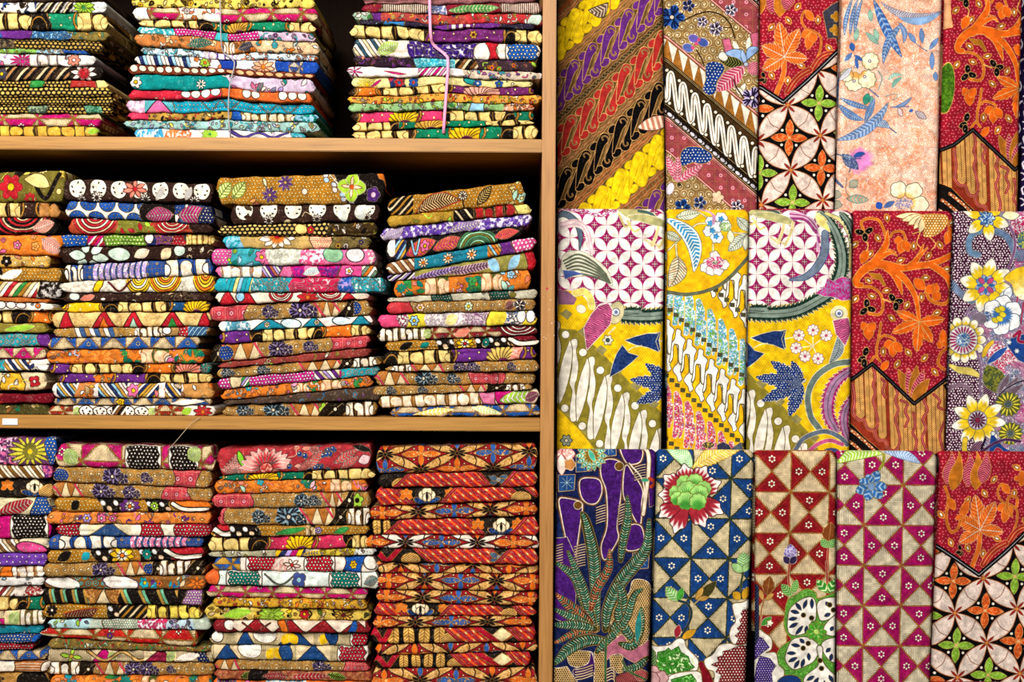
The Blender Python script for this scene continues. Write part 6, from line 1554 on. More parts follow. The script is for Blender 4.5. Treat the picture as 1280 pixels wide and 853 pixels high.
STACKS = {}
def p_b3top(s):
    d_ochre(s, ()); cv = s.cv
    for p in (3.3, 12.): cv.leaf(s.X(p - 3.5), s.t + s.h * .75, s.X(p + 4), s.t + s.h * .22, s.h * .2, '#d8e08c', '#6a8a28', .8, stripe='#7aa030', n=6, duty=.3, vein='#5a7a20')
    m_mix(s, 17, 26, None, ('og', '#e8a060', 'sa'), 7, .25)
    for p, y in ((40.4, .27), (31., .66)):
        cv.petals(s.X(p), s.t + s.h * y, 1., s.h * .27, 8, 1.5, '#5a2c78', '#efe6ea', .6, rot=.3); cv.circ(s.X(p), s.t + s.h * y, 1.5, '#e8b050')
    cv.circ(s.X(52), s.t + s.h * .57, 3.6, '#e8dcc8', '#8a6020', .6); cv.leaf(s.X(27), s.t + s.h * .05, s.X(29), s.t + s.h * .4, 2, '#d8d0a8', '#4a3a18', .6)
    P = [(s.X(54), -2), (s.X(66), -2), (s.X(86), s.H + 2), (s.X(74), s.H + 2)]
    cv.poly([(s.X(56), -2), (s.X(104), -2), (s.X(104), s.H + 2), (s.X(80), s.H + 2)], '#17110e', '#e8dcc0', .9)
    for i in range(8):
        u = i / 7.; cv.ell(s.X(60 + 18 * u + 2 * (i % 2)), s.t + s.h * (-.1 + 1.1 * u), 3.4, 2.8, .6, ('#c8ccd4', '#e8d8d0', '#9ab4c8')[i % 3], '#6a5a4a', .5)
    cv.stroke([(s.X(64), s.t - 6), (s.X(84), s.u + 4)], .8, '#f0e8d8', sm=False)
    x, y = s.X(80.5), s.t + s.h * .44
    for i in range(4):
        a = i * 1.571 + .1; px, py = x + s.h * .26 * math.cos(a), y + s.h * .26 * math.sin(a)
        cv.flower(px, py, s.h * .22, 3, '#a4cc38', '#f0e8c8', .7, dep=.14, rot=-a); cv.leaf(x, y, px + s.h * .1 * math.cos(a), py + s.h * .1 * math.sin(a), 1.7, '#f0d8b8', '#b85a20', .5)
    cv.circ(x, y, s.h * .08, '#c8581c', '#f0d8a8', .5)
    cv.flower(s.X(93.5), s.t + s.h * .7, s.h * .24, 5, '#4a2470', '#e8d8e8', .7, dep=.25, ctr='#d8a8c8'); cv.poly([(s.X(95), s.t - 4), (s.X(103), s.t - 4), (s.X(103), s.t + s.h * .3), (s.X(97), s.t + s.h * .2)], '#d87420', '#f0c890', .7)
def p_b4top(s):
    d_ochre(s, (('W', 0, 18),)); cv = s.cv
    cv.leaf(s.X(20), s.u + 1, s.X(52), s.t + s.h * .55, s.h * .36, '#e0c488', '#a02018', 1.2, curve=-.16, stripe='#6a1c14', n=17, duty=.4)
    cv.petals(s.X(55), s.t + s.h * .35, .6, s.h * .24, 9, 1.1, '#efe6d4', '#3a2a14', .5); cv.stroke([(s.X(55), s.t + s.h * .55), (s.X(56), s.u - 1)], .6, '#1c140c', sm=False)
    cv.leaf(s.X(66), s.u - s.h * .2, s.X(76), s.t + s.h * .1, s.h * .2, '#d8b868', '#17100a', .9, stripe='#17100a', n=9, duty=.35)
    m_mix(s, 82, 100, None, ('mn', '#c8cc8c', '#6aa078', 'cr'), 14, .45); m_mix(s, 20, 60, None, ('#6a9a78', '#8a7a40'), 5, .3)
def p_c3top(s):
    cv = s.cv; m_mix(s, 0, 100, '#a83038', ('sa', '#e8a090', '#c84a48', 'rd'), 90, .4)
    for i in range(7): cv.leaf(s.X(14), s.u, s.X(1 + i * 1.9), s.t + s.h * (.75 - .1 * i), s.h * .08, '#d85a50', '#f6e0d8', .6, stripe='#f6e0d8', n=9)
    cv.leaf(s.X(12.5), s.t + s.h * .1, s.X(16), s.t + s.h * .7, s.h * .11, '#86d030', '#2c4a14', .7)
    x, y = s.X(31), s.t + s.h * .72
    for i in range(11):
        a = math.pi + i * math.pi / 10; cv.leaf(x + 3 * math.cos(a), y, x + s.h * 1.05 * math.cos(a), y + s.h * .68 * math.sin(a), s.h * .12, f_rad('#c03038', '#f4a49a', x, y, 5, s.h * .8), '#fbeae4', .7)
    cv.ell(x, y + 2, s.h * .26, s.h * .2, 0, f_noise('#c03a34', '#f0a090', 1.6), '#6a1418', .7)
    r = random.Random(3)
    for i in range(34):
        p = r.uniform(46, 76); yy = s.t + s.h * r.uniform(-.5, 1.)
        cv.circ(s.X(p), yy, s.h * .095, '#1c4490', '#e8c8a0', .5); cv.circ(s.X(p) - .8, yy - .8, s.h * .035, '#eef2f8')
    for a, b, y0, y1 in ((58, 68, .9, .2), (66, 60, .2, .05), (76, 92, .7, .2), (80, 92, .95, .5), (52, 62, .95, .6)): cv.leaf(s.X(a), s.t + s.h * y0, s.X(b), s.t + s.h * y1, s.h * .15, '#d8504c', '#fbe4dc', .6, stripe='#fbe4dc', n=8, duty=.3)
    cv.leaf(s.X(92), s.t + s.h * .7, s.X(100), s.t + s.h * .55, s.h * .2, '#f0c8cc', '#8a2c3c', .7); cv.leaf(s.X(88), s.t, s.X(100), s.t + s.h * .3, 3.5, '#1c1814', '#e8dcd0', .6)
STACKS['B1'] = [
 (218, 253, 213, 252, -128, 80, 'olive cloth with red and gold scrolls', A('#6e6426', (mix, 0, 100, '#6e6426', ('gd', 'ol', 'rd', 'ly', 'bk')), (fl2, 68, .4, 'rd', 6), (vine, 80, 97, 'bk', 2.2, 1), (mix, 82, 99, None, ('gd', 'cr'), 8, .6))),
 (253, 271, 253, 272, -126, 73, 'black and cream tongue-patterned cloth', PR(('M', 0, 76), ('O', 76, 88, 'dk'), ('M', 88, 100, '#b8824a'))),
 (270, 292, 271, 293, -124, 70, 'black cloth with red arcs', A('bk', (st, 0, 60, ('bk', 'rd', 'bk', 'cr'), 6), (arc, 60, 96, ('rd', 'bk', 'rd', 'be', 'bk')), (leaf_, 85, 99, 'sa', 'wh'))),
 (292, 315, 293, 320, -126, 76, 'orange cloth with pink buds', A('#e07c28', (mix, 0, 100, None, ('pk', '#f0a050', 'sa'), 26, .35), (leaf_, 88, 100, 'sa', 'wh', .2, .8), (fl2, 73, .2, 'pk', 5, 'wh'))),
 (314, 333, 318, 334, -118, 62, 'cream cloth with ochre ornament', A('be', (rg, 0, 100, 'gd'), (fl2, 70, .4, 'bk', 5, 'wh'), (mix, 80, 100, None, ('og', 'wh', 'br'), 9, .5))),
 (333, 350, 334, 352, -122, 75, 'ochre cloth with white dots', OC(('K', 40, 62), ('P', 55, 'wh'), ('L', 62, 76, 'wh'))),
 (350, 366, 352, 374, -120, 78, 'cream cloth with slanted leaves', A('be', (st, 0, 84, ('be', 'wh', 'rd', 'be', 'gn', 'oc'), 6.), (nz, 84, 100, 'bk', 'gy'))),
 (366, 373, 371, 377, -116, 60, 'thin rust-brown cloth', A('#b0622a', (mix, 0, 100, None, ('og', 'br'), 12, .6))),
 (372, 387, 376, 388, -120, 66, 'white cloth with violet and blue figures', A('wh', (ov, 55, 82, 4, 'wh', '#5c2c6c'), (mix, 80, 98, None, ('nv', 'og', 'lb'), 12, .5), (mix, 0, 55, None, ('pu', 'og', 'wh'), 20, .5))),
 (386, 403, 389, 404, -118, 66, 'cream tongue cloth with orange end', PR(('M', 0, 82), ('K', 74, 86), ('O', 84, 100, 'og'))),
 (403, 416, 405, 416, -118, 58, 'olive cloth with lime leaf', A('#8a7a30', (leaf_, 70, 92, 'lm', None), (mix, 0, 70, None, ('ol', 'gd', 'lm'), 18, .5))),
 (416, 435, 418, 433, -116, 62, 'turquoise cloth with white rings', A('tq', (cir, 0, 93, 24), (ff, 93, 100, 'pu'))),
 (434, 449, 435, 449, -120, 56, 'magenta cloth with cream blossom', TR('mg', 6., 26., .9)),
 (448, 466, 449, 463, -122, 60, 'white cloth with navy bars and orange scrolls', A('wh', (cir, 0, 72, 16), (st, 70, 88, ('wh', 'nv', 'wh', 'gd'), 4.5, -.8), (mix, 86, 100, None, ('og', 'wh', 'nv'), 9, .5))),
 (466, 491, 466, 488, -120, 57, 'cream cloth with yellow leaves and red diamond', A('be', (mix, 0, 62, 'be', ('rd', 'wh', 'pk'), 16, .5), (ff, 70, 83, '#d8a82c'), (mix, 70, 84, None, ('wh', 'ly'), 9, .4), (fl2, 92, .3, 'rd', 4, 'wh'))),
 (493, 504, 493, 504, -116, 66, 'maroon cloth', A('mr', (mix, 0, 100, None, ('rd', '#8a3040', 'be'), 22, .6))),
 (504, 520.5, 504, 520.5, -118, 62, 'dark green and brown cloth', A('#4a4420', (mix, 0, 100, None, ('gn', 'ol', 'cr', 'dg', '#8a5a30'), 40, .5))),
]
STACKS['B2'] = [
 (223, 251, 230, 253, 80, 265, 'dark brown cloth with cream moons and a pink bird', A('dk', (ov, 2, 100, 7, '#efe6d6', '#15100c', 'bk', .42, .4, .40), (pet, 48, .4, 'sa', 7, 'rd', '#7a2a24', .4), (fl2, 12, .2, 'wh', 9, 'dk', '#15100c', .9, .7), (fl2, 22, .26, 'wh', 9, 'dk', '#15100c', .8, .7), (fl2, 55, .26, 'wh', 9, 'dk', '#15100c', .85, .7), (leaf_, 62, 68, 'gy', None, .9, .2, .16), (leaf_, 82, 86, 'gy', None, .9, .2, .16), (fl2, 88, .26, 'wh', 9, 'dk', '#15100c', .9, .7))),
 (252, 271, 257, 281, 84, 266, 'white and blue wave cloth with pink feathers', A('wh', (wave, 0, 52, 'wh', '#1f4f9c', 4), (ff, 52, 100, 'bk'), (wave, 74, 100, 'wh', '#1c3a78', 2), (leaf_, 73, 54, 'mg', 'wh', .55, .7, .42), (leaf_, 76, 98, 'mg', 'wh', .55, .5, .45), (dot, 92, 98, 'nv'))),
 (271, 293, 277, 291, 88, 264, 'rust cloth with cream crescents', A('#a8442c', (arc, 2, 32, ('rd', '#e8c8a0', 'rd', '#f4e6d0')), (arc, 60, 84, ('rd', '#e8c8a0', 'rd', '#f4e6d0')), (mix, 32, 60, '#7a7a2c', ('lm', 'ol', 'rd'), 22, .5), (ff, 86, 100, '#2a1814'))),
 (293, 308, 290, 306, 75, 267, 'multicolour cloth with lime dots and blue end', A('nv', (dot, 0, 18, 'bl', 'wh', 5), (st, 18, 30, ('mg', 'wh', 'rd'), 4.), (dot, 30, 56, '#6a9a28', '#dcf0a0', 4.4, 1.3), (ov, 55, 61, 1, 'wh'), (sq, 61, 73, 'pu', 'gd', 4.), (dot, 73, 82, 'rd', '#f0a0a0'), (par, 82, 100, 5, 'cr', '#6a4a20'))),
 (309, 330, 307, 322, 77, 266, 'dark brown cloth with pale green petals', A('#2c1a14', (pet, 18, .95, '#c4d8c8', 6, 'dk', '#15100c', .6, None, .3), (ov, 30, 46, 1, '#c4d8c8', '#15100c', None, .4, .5), (leaf_, 48, 58, '#d8c8b0', None), (leaf_, 66, 72, 'be', None, .9, .2), (ov, 74, 82, 1, '#c4d8c8'), (mix, 82, 100, None, ('wh', 'be', 'bk'), 16, .4))),
 (332, 352, 320, 343, 82, 264, 'blue and white cloth with violet lattice stripes', BP(('M', 0, 12), ('L', 18, 56, 'lv'), ('M', 68, 98))),
 (351, 366, 344, 365, 78, 268, 'white cloth with yellow crescents', A('#e8e0d0', (nz, 0, 100, '#e8e0d0', '#c4bcac', 2.), (arc, 42, 58, ('yl', '#f4cc40', 'wh')), (arc, 57, 78, ('yl', 'og', '#f4cc40', 'wh')), (arc, 86, 102, ('yl', 'og', '#f4cc40')), (ff, 22, 25, 'yl'), (vine, 30, 45, 'mr', .6, 1))),
 (366, 378, 365, 376, 82, 264, 'chocolate cloth with white scrolls', A('dk', (ov, 2, 10, 1, '#c4d0c8'), (mix, 22, 52, None, ('wh', 'be'), 18, .5, '#33201a'), (sq, 62, 90, 'dk', 'be', 7., .1), (leaf_, 10, 20, 'sa', None))),
 (379, 390, 377, 389, 80, 262, 'yellow, cream tongue and blue cloth', PR(('O', 0, 27, 'yl'), ('K', 27, 38), ('M', 37, 70), ('O', 72, 86, '#1c4a78'), ('A', 82, 100))),
 (390, 410, 391, 408, 67, 262, 'tan cloth with red and green triangles', A('#d8b878', (nz, 0, 100, '#dcbc7c', '#c8a464', 2.), (zig, 3, 13, 'rd', '#dcbc7c', 1, 0., '#1a120c'), (zig, 24, 40, 'rd', '#dcbc7c', 1, 0., '#1a120c', 'og'), (zig, 44, 58, 'rd', '#dcbc7c', 1, 0., '#1a120c', 'mn'), (zig, 68, 84, 'rd', '#dcbc7c', 1, 0., '#1a120c', 'gn'), (zig, 92, 101, 'rd', '#dcbc7c', 1, 0., '#1a120c'))),
 (410, 422, 408, 420, 69, 260, 'tan cloth with blue bars and white tongues', A('#a8824c', (rg, 0, 12, 'oc'), (st, 12, 42, ('#a8824c', 'wh', '#3a5a88'), 6., -.4), (rg, 40, 52, 'oc'), (par, 52, 72, 5, 'wh', '#2a1c14'), (ov, 70, 76, 1, 'wh'), (dot, 80, 87, 'rd'), (st, 87, 99, ('lb', '#3a6a9c'), 3.))),
 (423, 437, 420, 436, 62, 248, 'blue and cream triangle cloth', TR('bl', 2., 31., .95)),
 (437, 455, 436, 454, 60, 254, 'orange floral cloth with green leaves', OF(('b', 6, 20), ('f', 34), ('g', 47, 58), ('c', 60, 78), ('p', 78, 84), ('g', 82, 96))),
 (455, 467, 455, 466, 64, 263, 'violet, cream tongue and orange cloth', PR(('O', 0, 14, 'pu'), ('M', 13, 52), ('K', 50, 60), ('O', 58, 78, 'og'), ('A', 78, 94, 'sa'), (m_cir, 94, 100, 2, 'tl'))),
 (467, 478, 466, 479, 70, 264, 'violet cloth with orange patch and cream tongues', PR(('O', 3, 28, 'pu'), (m_mix, 24, 36, 'og', ('gd', 'og', 'wh')), ('O', 36, 60, 'pu'), ('K', 58, 68), ('M', 67, 100))),
 (478, 497, 479, 498, 67, 266, 'white cloth with navy bars, pink and orange scrolls', A('#e8dcd4', (st, 2, 14, ('wh', 'nv', 'lb', 'gd'), 4., -.8), (mix, 14, 26, '#c8824a', ('og', 'wh', 'gd')), (st, 28, 46, ('wh', 'nv', 'lb', 'gd', '#e8dcd4'), 4.5, -.8), (fl2, 50, .45, 'pk', 6), (st, 53, 66, ('gd', 'wh', 'nv', 'gd'), 4.5, .9), (mix, 63, 70, None, ('pk', 'sa'), 8, .5), (st, 70, 80, ('wh', 'nv', 'gd'), 4.5, -.8), (mix, 80, 100, '#c08a4a', ('wh', 'gd', 'og')))),
 (497, 507, 498, 507, 68, 264, 'blue, cream and yellow cloth', TR('#1c4a88', 3., 24., .9, (fl2, 42, .6, 'yl', 5), (leaf_, 74, 96, 'wh', None))),
 (507, 520.5, 508, 520.5, 62, 268, 'red, white and black cloth with lime leaves', A('wh', (m_tri, 0, 14, '#8e2418', 'be', 18., 0.), (leaf_, 14, 19, 'lm', 'wh'), (ov, 18, 60, 5, 'wh', '#6a4a20', 'bk', .46, .5, .5), (st, 38, 46, ('wh', 'br', 'bk'), 4.), (leaf_, 60, 64, 'lm', 'wh'), (m_tri, 64, 82, '#8e2418', 'be', 18., 4.), (leaf_, 80, 86, 'lm', None), (pet, 93, .6, 'rd', 8, 'og'))),
]
STACKS['B3'] = [
 (222, 256, 216, 254, 273, 480, 'ochre dotted cloth with lime blossom in black lozenge', p_b3top),
 (256, 281, 254, 275, 290, 473, 'dark brown cloth with cream moons and white heart leaves', A('dk', (ov, 0, 100, 6, '#efe6d6', '#15100c', 'bk', .5, .25, .36), (fl2, 25, .28, 'wh', 9, 'dk', '#15100c', .8, .7), (fl2, 58, .26, 'wh', 9, 'dk', '#15100c', .8, .7), (fl2, 92, .28, 'wh', 9, 'dk', '#15100c', .8, .7), (leaf_, 74, 77, '#d0d4cc', None, .05, 1., .3), (leaf_, 86, 89, '#d0d4cc', None, .05, 1., .3), (mix, 8, 16, None, ('be', 'dk'), 9, .35), (mix, 40, 48, None, ('be', 'dk'), 9, .35))),
 (277, 294, 278, 295, 275, 470, 'black and gold scale-patterned cloth', A('bk', (sc, 0, 70), (ov, 48, 56, 1, '#e4c878', '#a8762c', None, .4, .45), (fl2, 58, .3, 'rd', 5), (mix, 70, 100, '#3a2c14', ('gd', 'bk', 'ol', 'wh')))),
 (294, 310, 293, 311, 281, 462, 'white-petalled cloth with turquoise corner', A('#b89a5c', (nz, 0, 12, 'tq', 'lb'), (pet, 36, 1., 'wh', 12, 'rd', '#8a5a20', .0, 'og', .24), (dot, 60, 75, 'be', 'sa', 3.), (mix, 73, 100, '#6a5c34', ('wh', 'nv', 'gd', 'bk')))),
 (310, 332, 311, 331, 266, 468, 'pink dotted cloth with turquoise and grey lobes', A('pk', (dot, 0, 16, '#d04a94', 'wh', 4.4), (mix, 10, 30, '#3a9ca8', ('lm', 'lb', 'tl')), (fl2, 30, .4, 'pk', 5), (nz, 34, 56, '#b8b8a8', '#dcdcd0', 2.), (nz, 55, 70, '#d8487c', '#f4dce4', 2.6), (m_ov, 68, 81, 1, '#8ab890', '#1c7a8c', None, .46), (ov, 82, 94, 1, '#d8d4d4'), (nz, 94, 100, 'pk', 'wh'))),
 (332, 347, 332, 346, 272, 470, 'white and brown striped cloth with pink and violet patches', A('pk', (par, 2, 28, 4, '#f4ece4', '#a8683c', 'wh', False), (st, 28, 46, ('lv', 'wh', 'pu', '#a8583c'), 4., -.7), (ff, 40, 47, 'pk'), (nz, 46, 56, 'pu', 'mg'), (leaf_, 54, 66, 'wh', 'lb'), (nz, 64, 77, 'pu', 'mg'), (ff, 77, 92, '#d84a8c'), (fl2, 83, .35, '#f0c8d8', 5), (st, 91, 100, ('og', 'wh', '#6a8a70'), 5.))),
 (347, 365, 347, 366, 270, 480, 'turquoise cloth with crimson vine patch', A('tq', (st, 6, 22, ('tq', '#d8d88c', 'lb', 'tq'), 5., .3), (sq, 22, 42, 'tq', '#e0f0ec', 5.), (sq, 44, 74, '#c02450', 'wh', 9., .08), (cir, 30, 42, 4), (nz, 74, 82, 'bl', 'lv'), (sq, 82, 100, 'tq', '#e0f0ec', 5.))),
 (366, 381, 366, 374, 272, 460, 'red and cream petalled cloth', A('#e8d4c0', (zig, 0, 26, 'rd', '#e8d4c0', 2, .0, '#2a1410'), (ov, 12, 18, 1, 'lb'), (arc, 34, 50, ('rd', 'wh', '#e8c8b0')), (pet, 60, .8, 'rd', 8, 'og'), (arc, 66, 84, ('wh', 'rd', '#e8c8b0')), (zig, 82, 92, 'rd', '#e8d4c0', 1))),
 (383, 402, 373, 394, 264, 462, 'brown scroll cloth with violet anemone and pink end', BR(('R', 0, 22), ('F', 36, .4), ('F', 56, .7), ('T', 68, 80), ('B', 90), ('K', 84, 90))),
 (402, 415, 393, 405, 275, 464, 'white cloth with turquoise ogees', A('#e8e0d8', (nz, 4, 20, '#d0dce0', '#4a90a8'), (zig, 20, 45, '#1c88a0', '#e8e0d8', 1, 0.), (ov, 40, 54, 1, '#d4e8ec', '#2a6a7c', None, .45, .5), (zig, 54, 70, '#1c88a0', '#e8e0d8', 1), (fl2, 31, .3, 'wh', 6), (fl2, 64, .3, 'wh', 6), (ov, 74, 88, 1, '#d4e8ec', '#2a6a7c', None, .45, .5), (zig, 86, 100, '#1c88a0', '#e8e0d8', 1))),
 (416, 430, 405, 419, 276, 462, 'violet, cream tongue and orange cloth', PR(('O', 0, 22, 'pu'), ('K', 20, 30), ('M', 28, 66), ('K', 62, 70), ('O', 68, 90, 'og'), ('M', 88, 100))),
 (432, 454, 419, 434, 265, 460, 'brown scroll cloth with lilac anemone and rose-pink end', BR(('K', 0, 8), ('T', 10, 30), ('B', 9), ('F', 42, .62), ('F', 62, .4), ('R', 76, 100))),
 (452, 460, 435, 446, 275, 462, 'thin red and olive cloth', A('#8a3a34', (mix, 0, 100, None, ('rd', 'lm', 'be', 'ol', 'wh'), 36, .7))),
 (460, 473, 444, 457, 273, 474, 'brown cloth with blue anemones and cream tongue border', BB(('F', 5, .55), ('F', 27, .55), ('T', 52, 76), ('K', 76, 84), ('M', 84, 98))),
 (474, 487, 457, 469, 274, 472, 'magenta cloth with white dashes and turquoise end', A('mg', (dot, 0, 62, '#c02484', '#f6e4f0', 4., 1.15), (ff, 8, 14, 'be'), (st, 14, 19, ('lv', 'wh', 'gn'), 4.), (st, 60, 76, ('lv', 'wh', 'pu', 'be'), 5., -.8), (cir, 76, 100, 6))),
 (487, 501, 470, 483, 279, 464, 'orange floral cloth with cream tongues', OF(('b', 8, 22), ('p', 44, 50), ('c', 50, 58), ('g', 58, 64), ('c', 66, 80), ('p', 80, 86), ('g', 88, 100))),
 (500, 505, 483, 500, 281, 474, 'dark cloth with blue and brown leaves', A('#5a4434', (mix, 0, 100, '#4a3a30', ('bl', 'br', 'sa', '#3a6a88', 'bk', 'pu'), 60, .5))),
 (505, 520.5, 502, 520.5, 281, 470, 'brown cloth with blue anemone, lime leaf and cream tongues', BB(('F', 12, .5), ('F', 32, .75), ('T', 46, 62), ('G', 66), ('K', 66, 80), ('M', 80, 98))),
]
STACKS['B4'] = [
 (247, 270, 226, 254, 486, 654, 'ochre dotted cloth with crimson feather', p_b4top),
 (270, 284, 253, 267, 486, 662, 'ochre and black cloth with red tongues', A('gd', (mix, 0, 48, '#a8842c', ('ol', 'gd', 'lm', 'cr'), 26, .5), (st, 46, 60, ('bk', 'be', 'bk'), 4., -.8), (par, 60, 90, 4, '#a82428', '#1a120c', '#d8b060', False), (ff, 90, 100, '#d8cc78'))),
 (284, 301, 267, 281, 478, 663, 'lavender cloth with white speckles', A('#6a48a8', (nz, 0, 100, '#5c3aa0', '#e0d8f0', 3.), (leaf_, 0, 14, 'lv', 'wh', .8, .3, .4), (leaf_, 46, 66, '#8a70bc', 'wh', .7, .3, .4))),
 (300, 328, 280, 296, 484, 652, 'black cloth with pink leaves and green fan', A('#1a1618', (leaf_, 14, 36, '#c8682c', 'mg', .8, .3, .4), (leaf_, 34, 56, '#c8743c', 'mg', .75, .4, .42), (ov, 0, 8, 1, 'wh'), (st, 6, 14, ('lb', 'gd', 'nv'), 4.), (arc, 52, 82, ('#3a6a48', '#8ac4a0', '#6a6a2c', '#4a8a68'), False), (leaf_, 80, 98, '#c8682c', 'mg', .6, .4, .4), (fl2, 28, .3, 'pk', 5), (vine, 18, 24, 'lb', 1.2, 1))),
 (327, 344, 296, 312, 485, 668, 'teal cloth with pearl flowers and pink end', A('#1c7890', (st, 0, 18, ('#ecd4c0', '#8a5a34'), 5., -.8), (fl2, 24, .42, '#f0d8b8', 8, 'og', '#6a2a1c', .5, .6), (fl2, 41, .42, '#f0d8b8', 8, 'og', '#6a2a1c', .5, .6), (fl2, 57, .42, '#f0d8b8', 8, 'og', '#6a2a1c', .5, .6), (st, 68, 78, ('#b8843c', 'lb', 'og'), 4., -.6), (ff, 76, 86, 'pu'), (dot, 86, 100, '#d8448c', '#f4d0dc', 5., 1.6))),
 (344, 352, 313, 336, 486, 668, 'olive and lilac feathered cloth', A('#8a8440', (st, 0, 18, ('bk', 'wh', 'lv'), 4.), (leaf_, 14, 50, 'lv', '#5a3a6a', .9, .3, .3, 16), (leaf_, 40, 74, '#b090a8', '#5a3a4a', .7, .4, .3, 16), (leaf_, 68, 76, 'lb', None, .1, .9), (leaf_, 82, 90, 'lb', None, .9, .1), (ff, 94, 100, 'rd'))),
 (352, 371, 337, 361, 494, 662, 'orange and cream floral cloth with green leaves', OF(('g', 0, 24), ('c', 22, 40), ('p', 46, 56), ('g', 56, 64), ('c', 64, 80), ('b', 80, 88))),
 (371, 378, 362, 373, 486, 670, 'grey cloth with dark green dotted leaves', A('#b8b4a0', (mix, 0, 100, None, ('gy', 'ol', 'wh'), 22, .7), (dot, 30, 42, '#0f4a40', 'wh', 3.4, .8), (dot, 68, 82, '#0f4a40', 'wh', 3.4, .8))),
 (379, 392, 373, 388, 485, 668, 'red and tan scroll cloth', A('oc', (m_rg, 0, 100, '#a8742a', '#ecd9a0', 9.), (ff, 0, 16, '#b8343c'), (fl2, 22, .4, '#e8c0a8', 6), (fl2, 55, .4, '#b8c8a8', 7), (leaf_, 80, 86, 'rd', 'wh'), (fl, 90, .55, 'wh'))),
 (394, 410, 388, 406, 475, 669, 'yellow and grey cloth with pink corner', A('#e2cc3c', (ff, 0, 13, '#dc4878'), (sq, 12, 17, 'wh', 'mg', 4.), (fl2, 22, .35, 'lb', 6), (nz, 30, 58, '#b0a0a8', '#e8e0dc', 2.), (leaf_, 42, 50, 'ly', 'wh'), (sq, 56, 70, '#c8b8c0', '#8a5a80', 7.), (ff, 70, 80, '#e2cc3c'), (sq, 80, 90, 'wh', 'bl', 5.), (ov, 88, 100, 2, '#e8e4e4', '#6a5a78'))),
 (410, 427, 407, 419, 474, 670, 'black and white zebra cloth with maroon end', A('#5a1420', (par, 0, 30, 7, 'wh', '#2a1c14', '#8a6a30', False), (leaf_, 28, 34, 'lm', 'wh'), (m_tri, 33, 78, '#7a1828', 'be', 22., 3.), (leaf_, 48, 58, 'sa', None), (m_arc, 76, 102, ('mr', 'wh', 'mr', 'wh'), True))),
 (427, 440, 419, 432, 484, 671, 'ochre dotted cloth with orange petals and maroon end', OC(('K', 32, 44), ('L', 8, 17, 'bk'), ('L', 22, 28, 'tl'), ('P', 52, 'yl', 'rd'), ('K', 58, 80), ('S', 66, 'tl'), ('E', 82, 102, 'mr'))),
 (440, 457, 432, 449, 480, 668, 'cream tongue cloth with violet and coral fan', PR(('K', 0, 10), ('M', 9, 44), ('O', 46, 74, 'pu'), ('A', 68, 90, '#d8b860'), (m_nz, 84, 94, 'sa', '#f0b0a0', 2.), ('O', 92, 100, 'pu'))),
 (457, 464, 450, 465, 484, 672, 'thin brown scroll cloth with dark blossoms', BR(('M', 3, 16), ('T', 18, 36), ('F', 48, .7), ('F', 56, .6), ('F', 82, .4))),
 (464, 482, 465, 480, 470, 668, 'brown scroll cloth with blue anemones and rose tiles', BB(('T', 2, 18), ('F', 30, .65), ('F', 48, .4), ('R', 60, 76), ('R', 76, 80))),
 (483, 495, 480, 487, 468, 664, 'brown cloth with blue buds and grey tongues', BB(('F', 10, .5), ('F', 30, .5), ('T', 56, 70), ('K', 72, 84), ('M', 84, 96))),
 (496, 510, 487, 504, 475, 672, 'cream dogtooth cloth with magenta and lime feather', A('#ecdcc4', (par, 0, 64, 9, '#f0e2cc', '#8a5a24', '#c89a5c', False), (ff, 64, 74, '#d87aa0'), (m_f, 74, 86, 'mg', -.5), (leaf_, 76, 100, 'lm', 'wh', .7, .3, .5, 8), (leaf_, 92, 100, 'mg', 'wh'))),
 (510, 520.5, 505, 520.5, 490, 674, 'blue and cream triangle cloth with yellow leaf', TR('bl', 4., 34., .6, (leaf_, 14, 42, 'ly', 'wh', .85, .3, .3), (leaf_, 54, 74, '#c8dc8c', 'wh', .2, .75, .3))),
]
